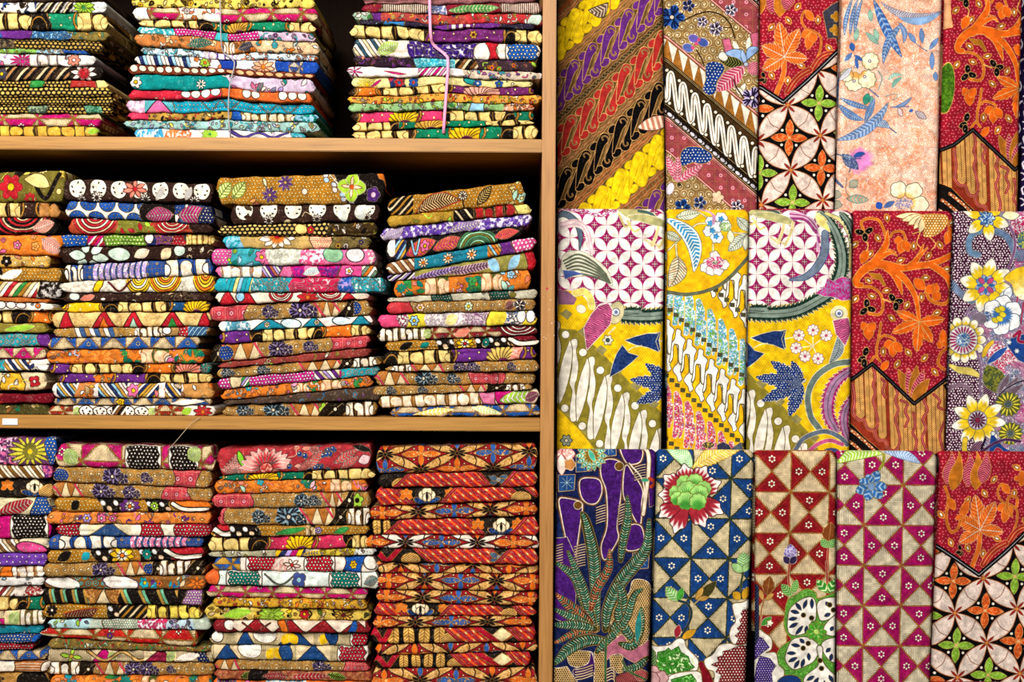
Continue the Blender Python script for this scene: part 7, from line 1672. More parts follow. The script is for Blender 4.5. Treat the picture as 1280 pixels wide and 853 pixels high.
STACKS['C1'] = [
 (549, 581, 547, 582, -128, 69, 'violet speckled cloth with green starburst', A('#6a3a6c', (nz, 0, 78, '#5a2a5c', '#e8c0d4', 2.4, 'pk'), (pet, 84, .55, '#d8cc40', 16, 'yl', '#3a5a28', .5, None, .1), (m_fl2, 84, .3, 'ol', 12, 'yl', '#c8c060'), (dot, 96, 100, 'bl'))),
 (582, 598, 583, 598, -124, 64, 'cream cloth with slanted brown stripes', A('#ecd8c0', (st, 0, 96, ('#ecdcc4', '#ecdcc4', '#7a5220'), 5., -.9), (nz, 94, 100, 'pk', 'pu'))),
 (599, 624, 599, 622, -124, 66, 'black cloth with orange star and white lily', RO(('r', 0, 40, 'x'), ('s', 70), ('l', 88), ('b', 50), ('w', 99))),
 (625, 645, 623, 644, -122, 63, 'cream cloth with crimson fern and blue dots', A('#d8cca4', (mix, 0, 60, '#d8cca4', ('lm', 'sa', 'yl'), 18, .5), (leaf_, 64, 88, 'rd', '#f0c8c0', .9, .2, .4), (dot, 88, 98, 'bl'))),
 (646, 677, 644, 672, -122, 62, 'white-lobed cloth with black dotted patch', A('mg', (dot, 20, 50, 'bl', 'wh', 4.4, 1.1, 0., 'wh'), (fl2, 63, .3, 'mg', 5), (dot, 76, 96, '#141010', 'wh', 4.6, 1.2, 0., 'wh'))),
 (678, 692, 674, 691, -120, 60, 'cream cloth with brown waves and pink lobe', A('#d8c8a8', (st, 0, 80, ('be', '#7a5230', 'wh'), 5., -.9), (m_ov, 78, 99, 1, '#d84a8c', '#3a1a20', 'wh', .4, .65, .5))),
 (693, 709, 692, 707, -120, 57, 'violet cloth with tiny white sprigs', A('#6a3a9c', (dot, 0, 100, '#6c3ca0', '#d8c8e8', 8., 1.2))),
 (709, 722, 708, 722, -120, 55, 'white parang cloth with orange square', A('#efe4d8', (par, 0, 100, 16, '#f0e8e0', '#8a5a30', '#c8986c', False), (m_f, 70, 78, 'og'))),
 (723, 733, 722, 732, -120, 54, 'pale grey leafy cloth', A('#d0ccc8', (mix, 0, 100, '#d4d0cc', ('gy', 'wh', 'lb', 'lv'), 36, .6))),
 (734, 750, 733, 747, -120, 52, 'white cloth with maroon curves', A('#eee0d4', (st, 0, 80, ('#f0e4d8', '#8a2c34', '#f0e4d8', '#c89a6c'), 5., .8), (nz, 88, 100, 'rd', '#f0d8c8', 2.))),
 (750, 764, 748, 763, -120, 55, 'cream tongue cloth with green field', PR(('O', 0, 40, 'dg'), ('M', 40, 84), ('K', 80, 90), ('O', 87, 100, 'dg'))),
 (765, 783, 764, 782, -120, 54, 'cream cloth with lime calyx and white fingers', A('#dcc89c', (m_tri, 0, 72, 'mg', 'be', 26., 2.), (leaf_, 76, 82, 'lm', 'wh', .9, .1, .4), (par, 83, 100, 4, '#f0e8dc', '#5a4a28', '#8a7a40', False))),
 (784, 794, 782, 793, -118, 52, 'teal leaf-patterned cloth', A('#14707c', (mix, 0, 100, '#16788a', ('lb', 'tq', '#0f4a5c', 'wh'), 34, .6))),
 (795, 806, 794, 803, -120, 47, 'blue cloth with white dots', A('bl', (dot, 40, 96, '#1c4c98', 'wh', 4., 1.05), (mix, 0, 40, '#1c4c98', ('wh', 'lb'), 14, .5))),
 (807, 815, 804, 813, -120, 42, 'crimson cloth with white dots', A('rd', (dot, 0, 100, '#a8182c', '#f4dcd8', 3.8, 1.))),
 (816, 828, 815, 826, -120, 58, 'blue and cream triangle cloth', TR('bl', 2., 28., .9)),
 (829, 842, 828, 840, -120, 60, 'white cloth with brown ribbed panel', A('#ece0d0', (mix, 0, 60, '#ece0d0', ('tl', 'wh', 'gd'), 20, .5), (m_f, 76, 96, f_hatch('#b86a34', '#ecd0b0', 3., .4, 1.57)))),
 (843, 866, 842, 866, -120, 60, 'tan cloth with large black lobe', A('#a87c3c', (leaf_, 40, 70, '#7a5a28', 'bk'), (m_ov, 80, 99, 1, '#1a1410', '#d8b070', None, .6, .5, .6))),
]
STACKS['C2'] = [
 (556, 583, 560, 589, 72, 266, 'magenta and cream triangle cloth with black dotted lobes', TR('#b01664', 30., 50., .7, (leaf_, 6, 11, 'lm', 'wh', .2, .9), (dot, 46, 64, '#141010', 'wh', 4.6, 1.2, 0., 'wh'), (dot, 74, 88, '#141010', 'wh', 4.6, 1.2, 0., 'wh'), (leaf_, 84, 92, 'lm', 'wh', .5, .1))),
 (584, 603, 590, 611, 68, 263, 'brown scroll cloth with lilac anemone and coral tiles', BR(('B', 4), ('F', 37, .6), ('F', 58, .3), ('R', 76, 92))),
 (604, 621, 612, 628, 67, 264, 'brown scroll cloth with dark violet anemones and pale triangles', BR(('T', 2, 16), ('F', 30, .65), ('F', 48, .5), ('R', 70, 86))),
 (622, 640, 626, 640, 70, 262, 'ochre dotted cloth with violet petals and orange end', OC(('K', 28, 48), ('P', 48, 'pu', 'og'), ('L', 10, 15, 'bk'), ('K', 58, 74), ('S', 64, 'lm'), ('E', 76, 101, 'og'))),
 (640, 655, 641, 655, 60, 262, 'orange cloth with pink and white blossoms', A('#d88038', (mix, 0, 100, '#d88038', ('wh', 'pk', 'og', 'pu', '#f0b070', 'pk')), (fl2, 24, .4, 'lv', 6), (fl2, 33, .42, 'pk', 6, 'wh'), (fl2, 40, .35, 'pk', 6, 'wh'))),
 (656, 670, 656, 671, 72, 262, 'white cloth with red dotted ends and blue arcs', A('#e6dcc8', (dot, 0, 15, '#a8182c', 'wh', 4.2), (m_zig, 20, 48, '#2a4a78', '#d8cca8', 1, 0., '#8a6a30'), (dot, 54, 68, '#a8182c', 'wh', 4.2), (dot, 78, 100, '#a8182c', 'wh', 4.2))),
 (671, 687, 670, 684, 62, 253, 'blue and white parang cloth with pink lattice stripes', BP(('M', 6, 44), ('L', 52, 92, 'pk'))),
 (687, 705, 685, 701, 60, 253, 'ochre dotted cloth with yellow petals and crimson end', OC(('L', 6, 15, 'bk'), ('L', 22, 27, 'tq'), ('K', 30, 42), ('P', 48, 'yl', 'og'), ('K', 58, 78), ('S', 64, 'tl'), ('E', 76, 101, 'rd'))),
 (706, 721, 701, 719, 56, 255, 'brown scroll cloth with violet anemone and cream tongues', BR(('F', 35, .65), ('T', 48, 62), ('B', 66), ('K', 68, 74), ('M', 72, 92), ('K', 92, 100))),
 (721, 737, 720, 738, 57, 256, 'white oval cloth with turquoise and brown ornament', A('#8a6234', (m_ov, 0, 22, 1, '#ece4dc', '#5a2a5c', None, .45, .5, .5), (m_cir, 20, 38, 4, 'br', '#5ac4c4'), (m_ov, 36, 58, 1, '#ece4dc', '#5a2a5c', None, .5, .5, .5), (fl2, 62, .4, 'tq', 6), (mix, 64, 92, '#8a5a28', ('og', 'tq', 'bl', 'be', 'pu')), (pet, 95, .5, 'og', 7, 'og', '#6a3a1c'))),
 (737, 755, 739, 757, 55, 254, 'black cloth with jade and gold bows', A('#17120f', (st, 2, 30, ('bk', '#a8843c', '#6ab08c', 'bk'), 3.6, -.25), (nz, 27, 48, '#8a5424', '#c89048', 2.), (zig, 32, 42, 'be', '#9a6430', 1), (st, 48, 84, ('bk', '#a8843c', '#6ab08c', 'bk', 'bk'), 4.6, -.5), (dot, 88, 99, '#a060a8', 'wh', 3.4))),
 (756, 774, 758, 775, 55, 250, 'ochre cloth with crimson feather and yellow tongues', OC(('S', 5, 'bk'), ('F', 12, 34), ('K', 40, 50), ('W', 48, 66), ('M', 66, 99))),
 (776, 787, 776, 788, 62, 262, 'pale multicolour cloth with green and crimson sections', A('#b8c4b4', (mix, 0, 26, '#a8ccd0', ('wh', 'bl', 'lm', 'mg')), (dot, 34, 56, '#8aa888', 'wh', 3.), (nz, 56, 76, '#f0dce4', '#c82c60', 2.), (mix, 74, 90, '#b8d0dc', ('wh', 'bl', 'lv')))),
 (777, 796, 788, 810, 52, 246, 'red and gold triangle cloth', TR('#b01c1c', 24., 42., .6, (fl2, 44, .25, 'pu', 5))),
 (799, 812, 805, 813, 62, 262, 'olive and brown ornamental cloth', A('#7a6a34', (mix, 0, 100, '#7a6430', ('mn', 'be', 'gn', 'rd', 'gd')))),
 (813, 829, 813, 829, 60, 266, 'cream cloth with magenta triangles and lime leaves', A('#dcc89c', (m_f, 0, 100, f_hatch('#e0d0a8', '#8a6c3c', 2., .3, 0.), 0., None), (pet, 14, .6, 'lm', 4, 'gd', '#5a4a20'), (zig, 26, 42, 'mg', 'be', 1), (leaf_, 36, 42, 'lm', 'wh'), (vine, 24, 66, '#c8a060', 1.6, 2), (zig, 58, 78, '#8a1c3c', 'be', 1), (leaf_, 72, 77, 'lm', 'wh', .9, .1), (dot, 90, 97, 'nv'), (leaf_, 78, 92, 'wh', None))),
 (830, 845, 830, 846, 58, 267, 'brown scroll cloth with cream tongues and violet anemones', BR(('M', 2, 20), ('K', 20, 30), ('T', 32, 46), ('F', 52, .7), ('F', 60, .6), ('F', 74, .3))),
 (846, 866, 847, 866, 65, 264, 'orange cloth with turquoise dots and green leaves', OF(('g', 38, 50), ('c', 56, 66), ('g', 86, 100), ('f', 20), ('b', 2, 14))),
]
STACKS['C3'] = [
 (562, 595, 556, 585, 274, 463, 'rose-red blossom cloth with blue berries', p_c3top),
 (595, 601, 586, 599, 276, 466, 'dark green and cream tongue cloth', PR(('O', 0, 18, 'dg'), ('A', 18, 38), ('O', 38, 58, 'dg'), ('K', 54, 62), ('M', 60, 100))),
 (601, 618, 600, 615, 270, 458, 'orange floral cloth with turquoise and green leaves', OF(('b', 16, 30), ('f', 44), ('g', 58, 66), ('p', 60, 66), ('c', 76, 90), ('p', 90, 100))),
 (618, 635, 616, 635, 267, 462, 'rose tile and brown scroll cloth with blue blossoms', BB(('R', 0, 24), ('F', 56, .5), ('F', 64, .35), ('T', 72, 82), ('G', 92), ('K', 84, 90))),
 (635, 657, 635, 657, 275, 461, 'brown scroll cloth with large blue anemone and cream tongues', BB(('R', 0, 4), ('F', 26, .4), ('F', 46, .75), ('T', 58, 76), ('K', 76, 86), ('M', 86, 100))),
 (655, 672, 657, 668, 266, 460, 'ochre cloth with black band and green leaves', OC(('E', 0, 12, 'rd'), ('K', 10, 28), ('L', 40, 60, 'gn'), ('S', 68, 'lv'), ('M', 60, 66, 'be'), ('L', 78, 88, 'gn'))),
 (672, 690, 669, 685, 262, 460, 'cream tongue cloth with rose fields and yellow fan', PR(('M', 0, 28), ('K', 26, 38), ('O', 36, 52, '#c83058'), ('A', 48, 68), ('O', 66, 90, '#c83058'), ('K', 86, 94), ('M', 90, 100))),
 (691, 697, 686, 695, 262, 468, 'thin grey cloth with yellow and violet leaves', A('#b0a890', (mix, 0, 40, '#a8a488', ('wh', 'gy', 'ol'), 20, .7), (st, 40, 58, ('nv', 'lv', 'mg', 'yl'), 7., .6), (leaf_, 56, 72, 'yl', '#5a6a8a'), (mix, 66, 88, '#c8b43c', ('yl', 'ol', 'lv')), (mix, 88, 100, '#dce0d8', ('wh', 'gy')))),
 (697, 714, 697, 716, 268, 470, 'white cloth with red dotted patches and blue corners', A('#ecdcd0', (m_tri, 0, 16, 'bl', 'gd', 22., 0.), (dot, 22, 38, '#b01428', 'wh', 4.2, 1.1, 0., 'wh'), (nz, 36, 46, '#ecdcd0', '#d89a90', 2.), (pet, 48, .4, '#f0d0c4', 6, 'rd'), (dot, 58, 72, '#b01428', 'wh', 4.2, 1.1, 0., 'wh'), (ff, 80, 92, 'bl'), (fl2, 86, .25, 'yl', 6), (ov, 92, 102, 1, '#f0e8dc'))),
 (713, 731, 715, 736, 258, 472, 'white cloth with emerald dotted patches', A('#e0ece4', (ff, 0, 6, '#d8622c'), (dot, 14, 30, '#0c7468', 'wh', 4.4, 1.15, 0., 'wh'), (vine, 34, 52, '#8aa89c', .5, 1), (fl2, 54, .5, '#3a4a88', 4, 'lb', '#8a6a3c'), (dot, 74, 88, '#0c7468', 'wh', 4.4, 1.15, 0., 'wh'), (leaf_, 92, 100, 'wh', 'tq'))),
 (732, 747, 736, 750, 261, 458, 'magenta and cream triangle cloth', TR('#b80f6c', 14., 33., .55)),
 (748, 758, 751, 762, 268, 457, 'mustard floral cloth', A('gd', (mix, 0, 100, '#c8982c', ('yl', 'wh', 'og', 'be', 'rd')))),
 (758, 775, 762, 777, 258, 462, 'yellow cloth with lime leaves and crimson blossoms', A('#d8bc50', (mix, 0, 100, '#d8bc54', ('lm', 'yl', 'gd', 'bk', 'be')), (leaf_, 10, 28, 'lm', None), (pet, 40, .7, 'lm', 12, 'lm', '#6a6a20', .6), (fl2, 60, .4, 'rd', 7), (m_pet, 84, .5, 'gd', 11, 'mr', '#1a1408'))),
 (775, 790, 778, 791, 268, 461, 'maroon cloth with ivory petals', A('#7a1c24', (ov, 6, 14, 1, 'wh'), (zig, 12, 98, '#8a1c22', '#e6d2be', 4, .2, '#1c1210'), (ff, 42, 46, 'og'), (m_f, 88, 91, 'bl'), (vine, 18, 36, '#6a2a20', .5, 1))),
 (790, 807, 792, 809, 264, 458, 'cream cloth with white cloud, yellow leaves and blue fields', A('#d8c694', (m_f, 0, 100, f_hatch('#dccca0', '#9a8450', 2., .3, 0.), 0., None), (m_zig, 16, 28, '#1c4478', 'be', 1), (m_ov, 27, 42, 1, '#f0ece0', '#a8783c', None, .6, .2, .5), (m_zig, 42, 66, '#1c4478', 'be', 1), (leaf_, 46, 50, 'yl', None, .9, .1), (leaf_, 55, 51, 'yl', None, .9, .1), (leaf_, 71, 74, 'yl', None, .9, .1), (m_f, 75, 80, '#1c4478'), (dot, 92, 100, '#b01428', 'wh', 4.2, 1., 0., 'wh'), (ov, 0, 8, 1, 'wh'))),
 (807, 825, 810, 828, 264, 460, 'cream cloth with blue arches and red dotted end', A('#d8c694', (m_f, 0, 100, f_hatch('#dccca0', '#9a8450', 2., .3, 0.), 0., None), (m_zig, 2, 18, '#1c4478', 'be', 1), (m_ov, 17, 32, 1, '#f0ece0', '#a8783c', None, .6, .2, .5), (leaf_, 36, 40, 'yl', None, .9, .1), (leaf_, 45, 41, 'yl', None, .9, .1), (m_f, 45, 50, '#1c4478'), (m_zig, 54, 76, '#1c4478', 'be', 1), (dot, 83, 97, '#a8182c', 'wh', 4.2, 1., 0., 'wh'))),
 (826, 837, 829, 840, 270, 460, 'thin brown cloth with tan blocks and dark violet blossom', BR(('T', 0, 14), ('F', 68, .8), ('R', 84, 100))),
 (836, 849, 841, 852, 270, 464, 'brown cloth with red feathers and lime tips', A('#8a3a2c', (nz, 0, 100, '#8a4030', '#a86a40', 3.), (leaf_, 16, 24, 'lm', 'bk'), (m_f, 22, 32, 'bk'), (leaf_, 46, 30, 'rd', '#f0b0a0', .6, .5, .42), (leaf_, 48, 72, 'rd', '#f0b0a0', .6, .5, .42), (leaf_, 72, 84, 'lm', 'bk', .3, .7, .4))),
 (849, 868, 853, 868, 268, 464, 'orange cloth with violet spiral and pale blue blossom', A('#dc6a24', (arc, 2, 14, ('lv', 'wh', 'pu', 'sa')), (m_fl2, 20, .5, 'pk', 4), (m_nz, 34, 60, 'lb', 'wh', 2.), (m_fl2, 68, .4, 'lv', 6), (mix, 74, 100, '#dc6a24', ('og', 'sa', 'wh'), 14, .5))),
]
STACKS['C4'] = [
 (560, 593, 556, 588, 472, 670, 'thick tan, red and blue star-lattice cloth', CE(.28, .3)),
 (593, 609, 590, 609, 474, 670, 'red rope-striped cloth with grey-blue blossom', RO(('w', 14), ('r', 16, 66), ('b', 76), ('r', 84, 110))),
 (611, 633, 607, 625, 472, 671, 'black cloth with white lily between red ropes', RO(('r', -8, 16, 'x'), ('s', 18), ('l', 31), ('s', 46), ('r', 46, 86), ('w', 90), ('r', 96, 120, 'x'))),
 (634, 651, 627, 646, 462, 670, 'star-lattice cloth with orange blossom at its end', CE(-.14, .5)),
 (652, 669, 648, 670, 465, 672, 'red rope cloth with white lily and orange stars', RO(('f', 0, 12), ('r', 14, 62), ('s', 64), ('l', 78), ('s', 88), ('r', 90, 120))),
 (667, 685, 671, 686, 459, 672, 'star-lattice cloth with bright blue blossom', CE(-.28, .5, '#ece0d0')),
 (686, 703, 687, 706, 474, 671, 'rope-striped cloth with red chevron at its end', RO(('v', -4, 14), ('w', 20), ('r', 26, 74, '\\\\'), ('b', 76), ('r', 80, 118))),
 (703, 717, 706, 718, 472, 672, 'thin star-lattice cloth showing tan petal ends', CE(.0, 1.4)),
 (718, 737, 718, 739, 473, 674, 'star-lattice cloth with orange blossom over a matching one', CE(-.18, .35)),
 (737, 753, 740, 758, 472, 670, 'star-lattice cloth with blue blossom over black rope cloth', CE(-.2, .55)),
 (754, 771, 759, 771, 470, 668, 'black cloth with outlined lily and orange stars', RO(('r', -4, 14, 'x'), ('s', 16), ('l', 28), ('s', 43), ('r', 46, 78), ('w', 84), ('r', 88, 102, 'x'))),
 (772, 785, 772, 783, 468, 663, 'thin star-lattice cloth with long blue petals', CE(-.26, .5)),
 (786, 806, 785, 804, 466, 668, 'golden feather cloth with red ropes and pale diamond', RO(('f', 8, 46), ('v', 0, 12), ('w', 48), ('r', 48, 68, 'x'), ('v', 62, 94), ('d', 74), ('r', 86, 112, 'x'))),
 (807, 821, 805, 815, 471, 670, 'star-lattice cloth with small blue petal over feather cloth', CE(.2, 1.1)),
 (822, 837, 816, 834, 470, 662, 'golden feather cloth with rope end and cream diamond', RO(('f', 14, 46), ('v', 0, 14), ('w', 52), ('r', 52, 72, 'x'), ('v', 64, 98), ('d', 76), ('r', 88, 112, 'x'))),
 (838, 866, 836, 866, 465, 670, 'star-lattice cloth with broad tan petals and black veins', CE(.35, 1.1)),
]
STACKS['A1'] = [
 (-14, 3, -16, 1, -98, 126, 'dark brown cloth', A('#3a2a20', (mix, 0, 100, None, ('br', 'bk', 'oc'), 26, .6))),
 (3, 16, 2, 15, -96, 132, 'white cloth with navy curls and green blossom', A('#dcdcd8', (mix, 0, 62, '#dcdcd8', ('nv', 'bk', 'wh', 'bl')), (pet, 88, .7, 'lm', 12, 'gn', '#4a5a28', .5), (st, 62, 82, ('be', 'bk', 'gy'), 4.))),
 (16, 35, 15, 38, -96, 133, 'cream tongue cloth with emerald field', PR(('M', 0, 60), ('O', 66, 84, '#14805c'), ('K', 58, 68), ('M', 84, 100))),
 (33, 45, 38, 50, -96, 134, 'violet and blue cloth with gold edge', A('#2c5a94', (ff, 42, 58, 'pu'), (m_sq, 60, 82, '#1c5a94', 'lb', 5.), (mix, 80, 100, '#7a6a34', ('gd', 'tl', 'be')), (mix, 0, 42, '#2c5a94', ('pu', 'wh', 'lb')))),
 (45, 58, 50, 63, -96, 127, 'black and gold scale-patterned cloth with grey smudge', A('bk', (sc, 0, 100, 'bk', '#b89848', 5.6), (m_nz, 42, 52, '#2a2420', '#6a5a40', 2.))),
 (56, 64, 58, 66, -96, 108, 'lime and blue cloth', A('#7aa84c', (mix, 0, 62, '#7aa850', ('lm', 'gn', 'lb')), (mix, 70, 86, '#8fb8c8', ('wh', 'gy')), (ff, 86, 100, '#1c4c98'))),
 (63, 82, 66, 82, -96, 118, 'white cloth with magenta starburst and grey tongues', A('#e0dcd8', (m_pet, 58, .7, 'mg', 12, 'mg', '#f0d0e0', .6, None, .12), (par, 62, 84, 4, '#e8e4e0', '#6a5a60', 'gy', False), (fl2, 88, .5, 'sa', 7, 'wh'), (mix, 0, 48, '#e0dcd8', ('gy', 'lv', 'pk')))),
 (81, 101, 83, 99, -96, 127, 'black and brown cloth with white and red blossom', A('#221a16', (st, 0, 82, ('bk', '#a87a4c', 'bk', '#3a2a1c', 'be'), 5., .9), (pet, 90, .65, 'wh', 8, 'rd', '#6a2a20', .5, 'rd'), (fl2, 44, .4, '#3a3a4a', 6))),
 (101, 109, 100, 109, -96, 133, 'gold scale cloth with red and yellow beads', A('bk', (sc, 0, 100, 'bk', '#c8a850', 5.), (ff, 58, 66, 'gn'), (ff, 80, 94, '#a8302c'), (ff, 94, 100, 'cr'))),
 (109, 121, 109, 121, -96, 138, 'black and gold scale-patterned cloth with large scales', A('bk', (sc, 0, 100, 'bk', '#ccb058', 6.4))),
 (121, 130, 121, 131, -96, 142, 'black and gold scale-patterned cloth with fine scales', A('bk', (sc, 0, 100, 'bk', '#b89c48', 4.8))),
 (131, 140, 131, 141, -96, 140, 'gold scale cloth with green patches', A('bk', (sc, 0, 100, 'bk', '#ccb058', 5.6), (m_nz, 56, 66, '#3a4a40', '#8aa080', 2.), (m_nz, 86, 94, '#2a6a50', '#6aa080', 2.))),
 (141, 156, 142, 157, -96, 125, 'magenta and cream triangle cloth', TR('#b01464', 12., 44., .4)),
 (157, 169.5, 157, 170, -96, 123, 'yellow tongue cloth with lime corner', A('gd', (m_par, 0, 100, 14, '#d8b448', '#3a2c14', '#a88030', False), (leaf_, 94, 100, 'lm', None))),
]
STACKS['A2'] = [
 (-4, 9, -4, 9, 166, 392, 'yellow and black scrolled cloth', A('#d8c45c', (m_mix, 0, 100, '#d8c45c', ('bk', 'cr', 'yl', 'ol', '#8a6a2c')))),
 (9, 24, 11, 27, 168, 396, 'magenta and cream triangle cloth', TR('#b41460', 20., 38., .45, (m_f, 0, 8, 'wh'), (m_mix, 24, 46, '#e8dccc', ('pk', 'og', 'wh')))),
 (22, 32, 27, 40, 175, 392, 'cream tongue cloth with emerald end', PR(('M', 0, 36), ('K', 34, 44), ('O', 42, 50, 'dg'), ('A', 50, 64, 'gd'), ('O', 62, 86, '#14805c'), ('M', 86, 100))),
 (32, 41, 36, 52, 174, 392, 'turquoise cloth with magenta dashes', A('#3aa0a8', (m_nz, 0, 22, 'tq', '#c8e4e0', 2.4), (dot, 20, 44, '#c81c80', '#f8e0f0', 4., 1.1), (dot, 52, 68, '#c81c80', '#f8e0f0', 4., 1.1), (m_mix, 68, 100, '#c8b0c8', ('tq', 'wh', 'lv', 'pu')))),
 (41, 57, 46, 68, 170, 398, 'copper cloth with cream ovals and teal leaves', A('#b8703c', (m_mix, 0, 100, '#b8733c', ('wh', '#d89a5c', 'br', 'be')), (leaf_, 28, 42, 'tl', 'be'), (par, 48, 54, 2, '#ecdcd0', '#4a2a1c'), (leaf_, 56, 66, 'nv', 'wh'), (m_mix, 64, 100, '#d0b088', ('tq', 'wh', 'og')))),
 (57, 68, 68, 76, 178, 396, 'pale blue cloth with violet tongues', A('#a8c8d8', (m_mix, 0, 34, '#b8d0dc', ('wh', 'lb', 'tq')), (par, 34, 56, 5, '#e4e0ec', '#4a3a7c', 'lv'), (m_mix, 56, 100, '#c0ccd4', ('og', 'wh', 'sa', 'lb')))),
 (66, 80, 72, 92, 170, 397, 'white cloth with navy bars and cobalt end', A('#e8e8ec', (st, 0, 30, ('wh', 'wh', 'nv', 'lb'), 4.5, -.3), (fl2, 38, .5, 'lm', 8, 'og'), (m_mix, 32, 48, None, ('sa', 'og', 'gn'), 9, .4), (ff, 46, 54, '#1c3c94'), (pet, 70, .7, '#ecb088', 9, 'og', '#8a4a2c', .6), (ff, 78, 100, '#1c48a4'), (m_tri, 84, 92, '#1c48a4', 'wh', 14.))),
 (78, 92, 90, 98, 162, 392, 'rust cloth with cream scallops', A('#7a3420', (m_ov, 0, 52, 11, '#ecd8bc', '#5a2014', None, .34, .4, .42), (m_ov, 52, 100, 9, '#d8a878', '#5a2014', None, .34, .5, .42))),
 (92, 112, 97, 116, 165, 392, 'plain teal cloth with white star and lilac end', A('#0c8484', (fl2, 38, .3, 'wh', 8, 'tl', '#e8f0f0', .6, .7), (fl2, 2, .4, 'wh', 6), (m_mix, 53, 100, '#c8b4cc', ('wh', 'lv', 'tl', 'pk')))),
 (112, 123, 114, 129, 163, 388, 'crimson and orange cloth with white commas', A('#c02838', (m_mix, 0, 30, '#b82438', ('wh', 'sa'), 12, .5), (m_ov, 28, 50, 4, 'wh', '#5a3a3c'), (ff, 50, 100, '#d8662c'), (m_ov, 62, 72, 2, '#e8dcd0', '#5a2a14'), (m_ov, 82, 98, 3, '#e8dcd0', '#5a2a14'))),
 (123, 140, 122, 142, 160, 392, 'turquoise cloth with white dots and lilac corner', A('#149cb4', (m_nz, 0, 10, '#c89ab8', '#e8d0dc', 3.), (m_zig, 9, 24, '#d8689c', '#58a8b4', 1), (dot, 24, 100, '#169cb8', '#d8f0f4', 5., .9), (vine, 40, 60, '#b8e4ec', .5, 2), (vine, 70, 92, '#b8e4ec', .5, 2))),
 (140, 149, 141, 152, 162, 396, 'thin cloth with red scroll and cream tongues', A('#a8843c', (ff, 0, 10, '#c83458'), (m_mix, 10, 54, '#b08a3c', ('cr', 'bk', 'rd')), (ff, 54, 60, 'bl'), (par, 60, 88, 6, '#e8dcc4', '#3a2c1c'), (m_nz, 88, 100, 'tl', 'lb'))),
 (149, 159, 151, 166, 157, 398, 'sky-blue and sage cloth', A('#8ab8b8', (m_mix, 0, 100, '#90b8b4', ('lb', 'ly', 'tq', 'wh', '#b8a0c0')))),
 (158, 175.5, 164, 172, 170, 380, 'white cloth with lime bush and violet curves', A('#dcd8dc', (m_nz, 0, 16, '#3a9ccc', '#d8ecf4', 3.), (m_nz, 18, 32, '#e07038', '#f0e0d4', 2.), (m_pet, 44, .6, 'lm', 12, 'gn', '#8ab040', .5), (vine, 56, 90, '#4a3c8c', 1.4, 2), (m_mix, 55, 100, None, ('lv', 'wh', 'pu'), 10, .4), (m_nz, 93, 100, 'tq', 'lb'))),
]
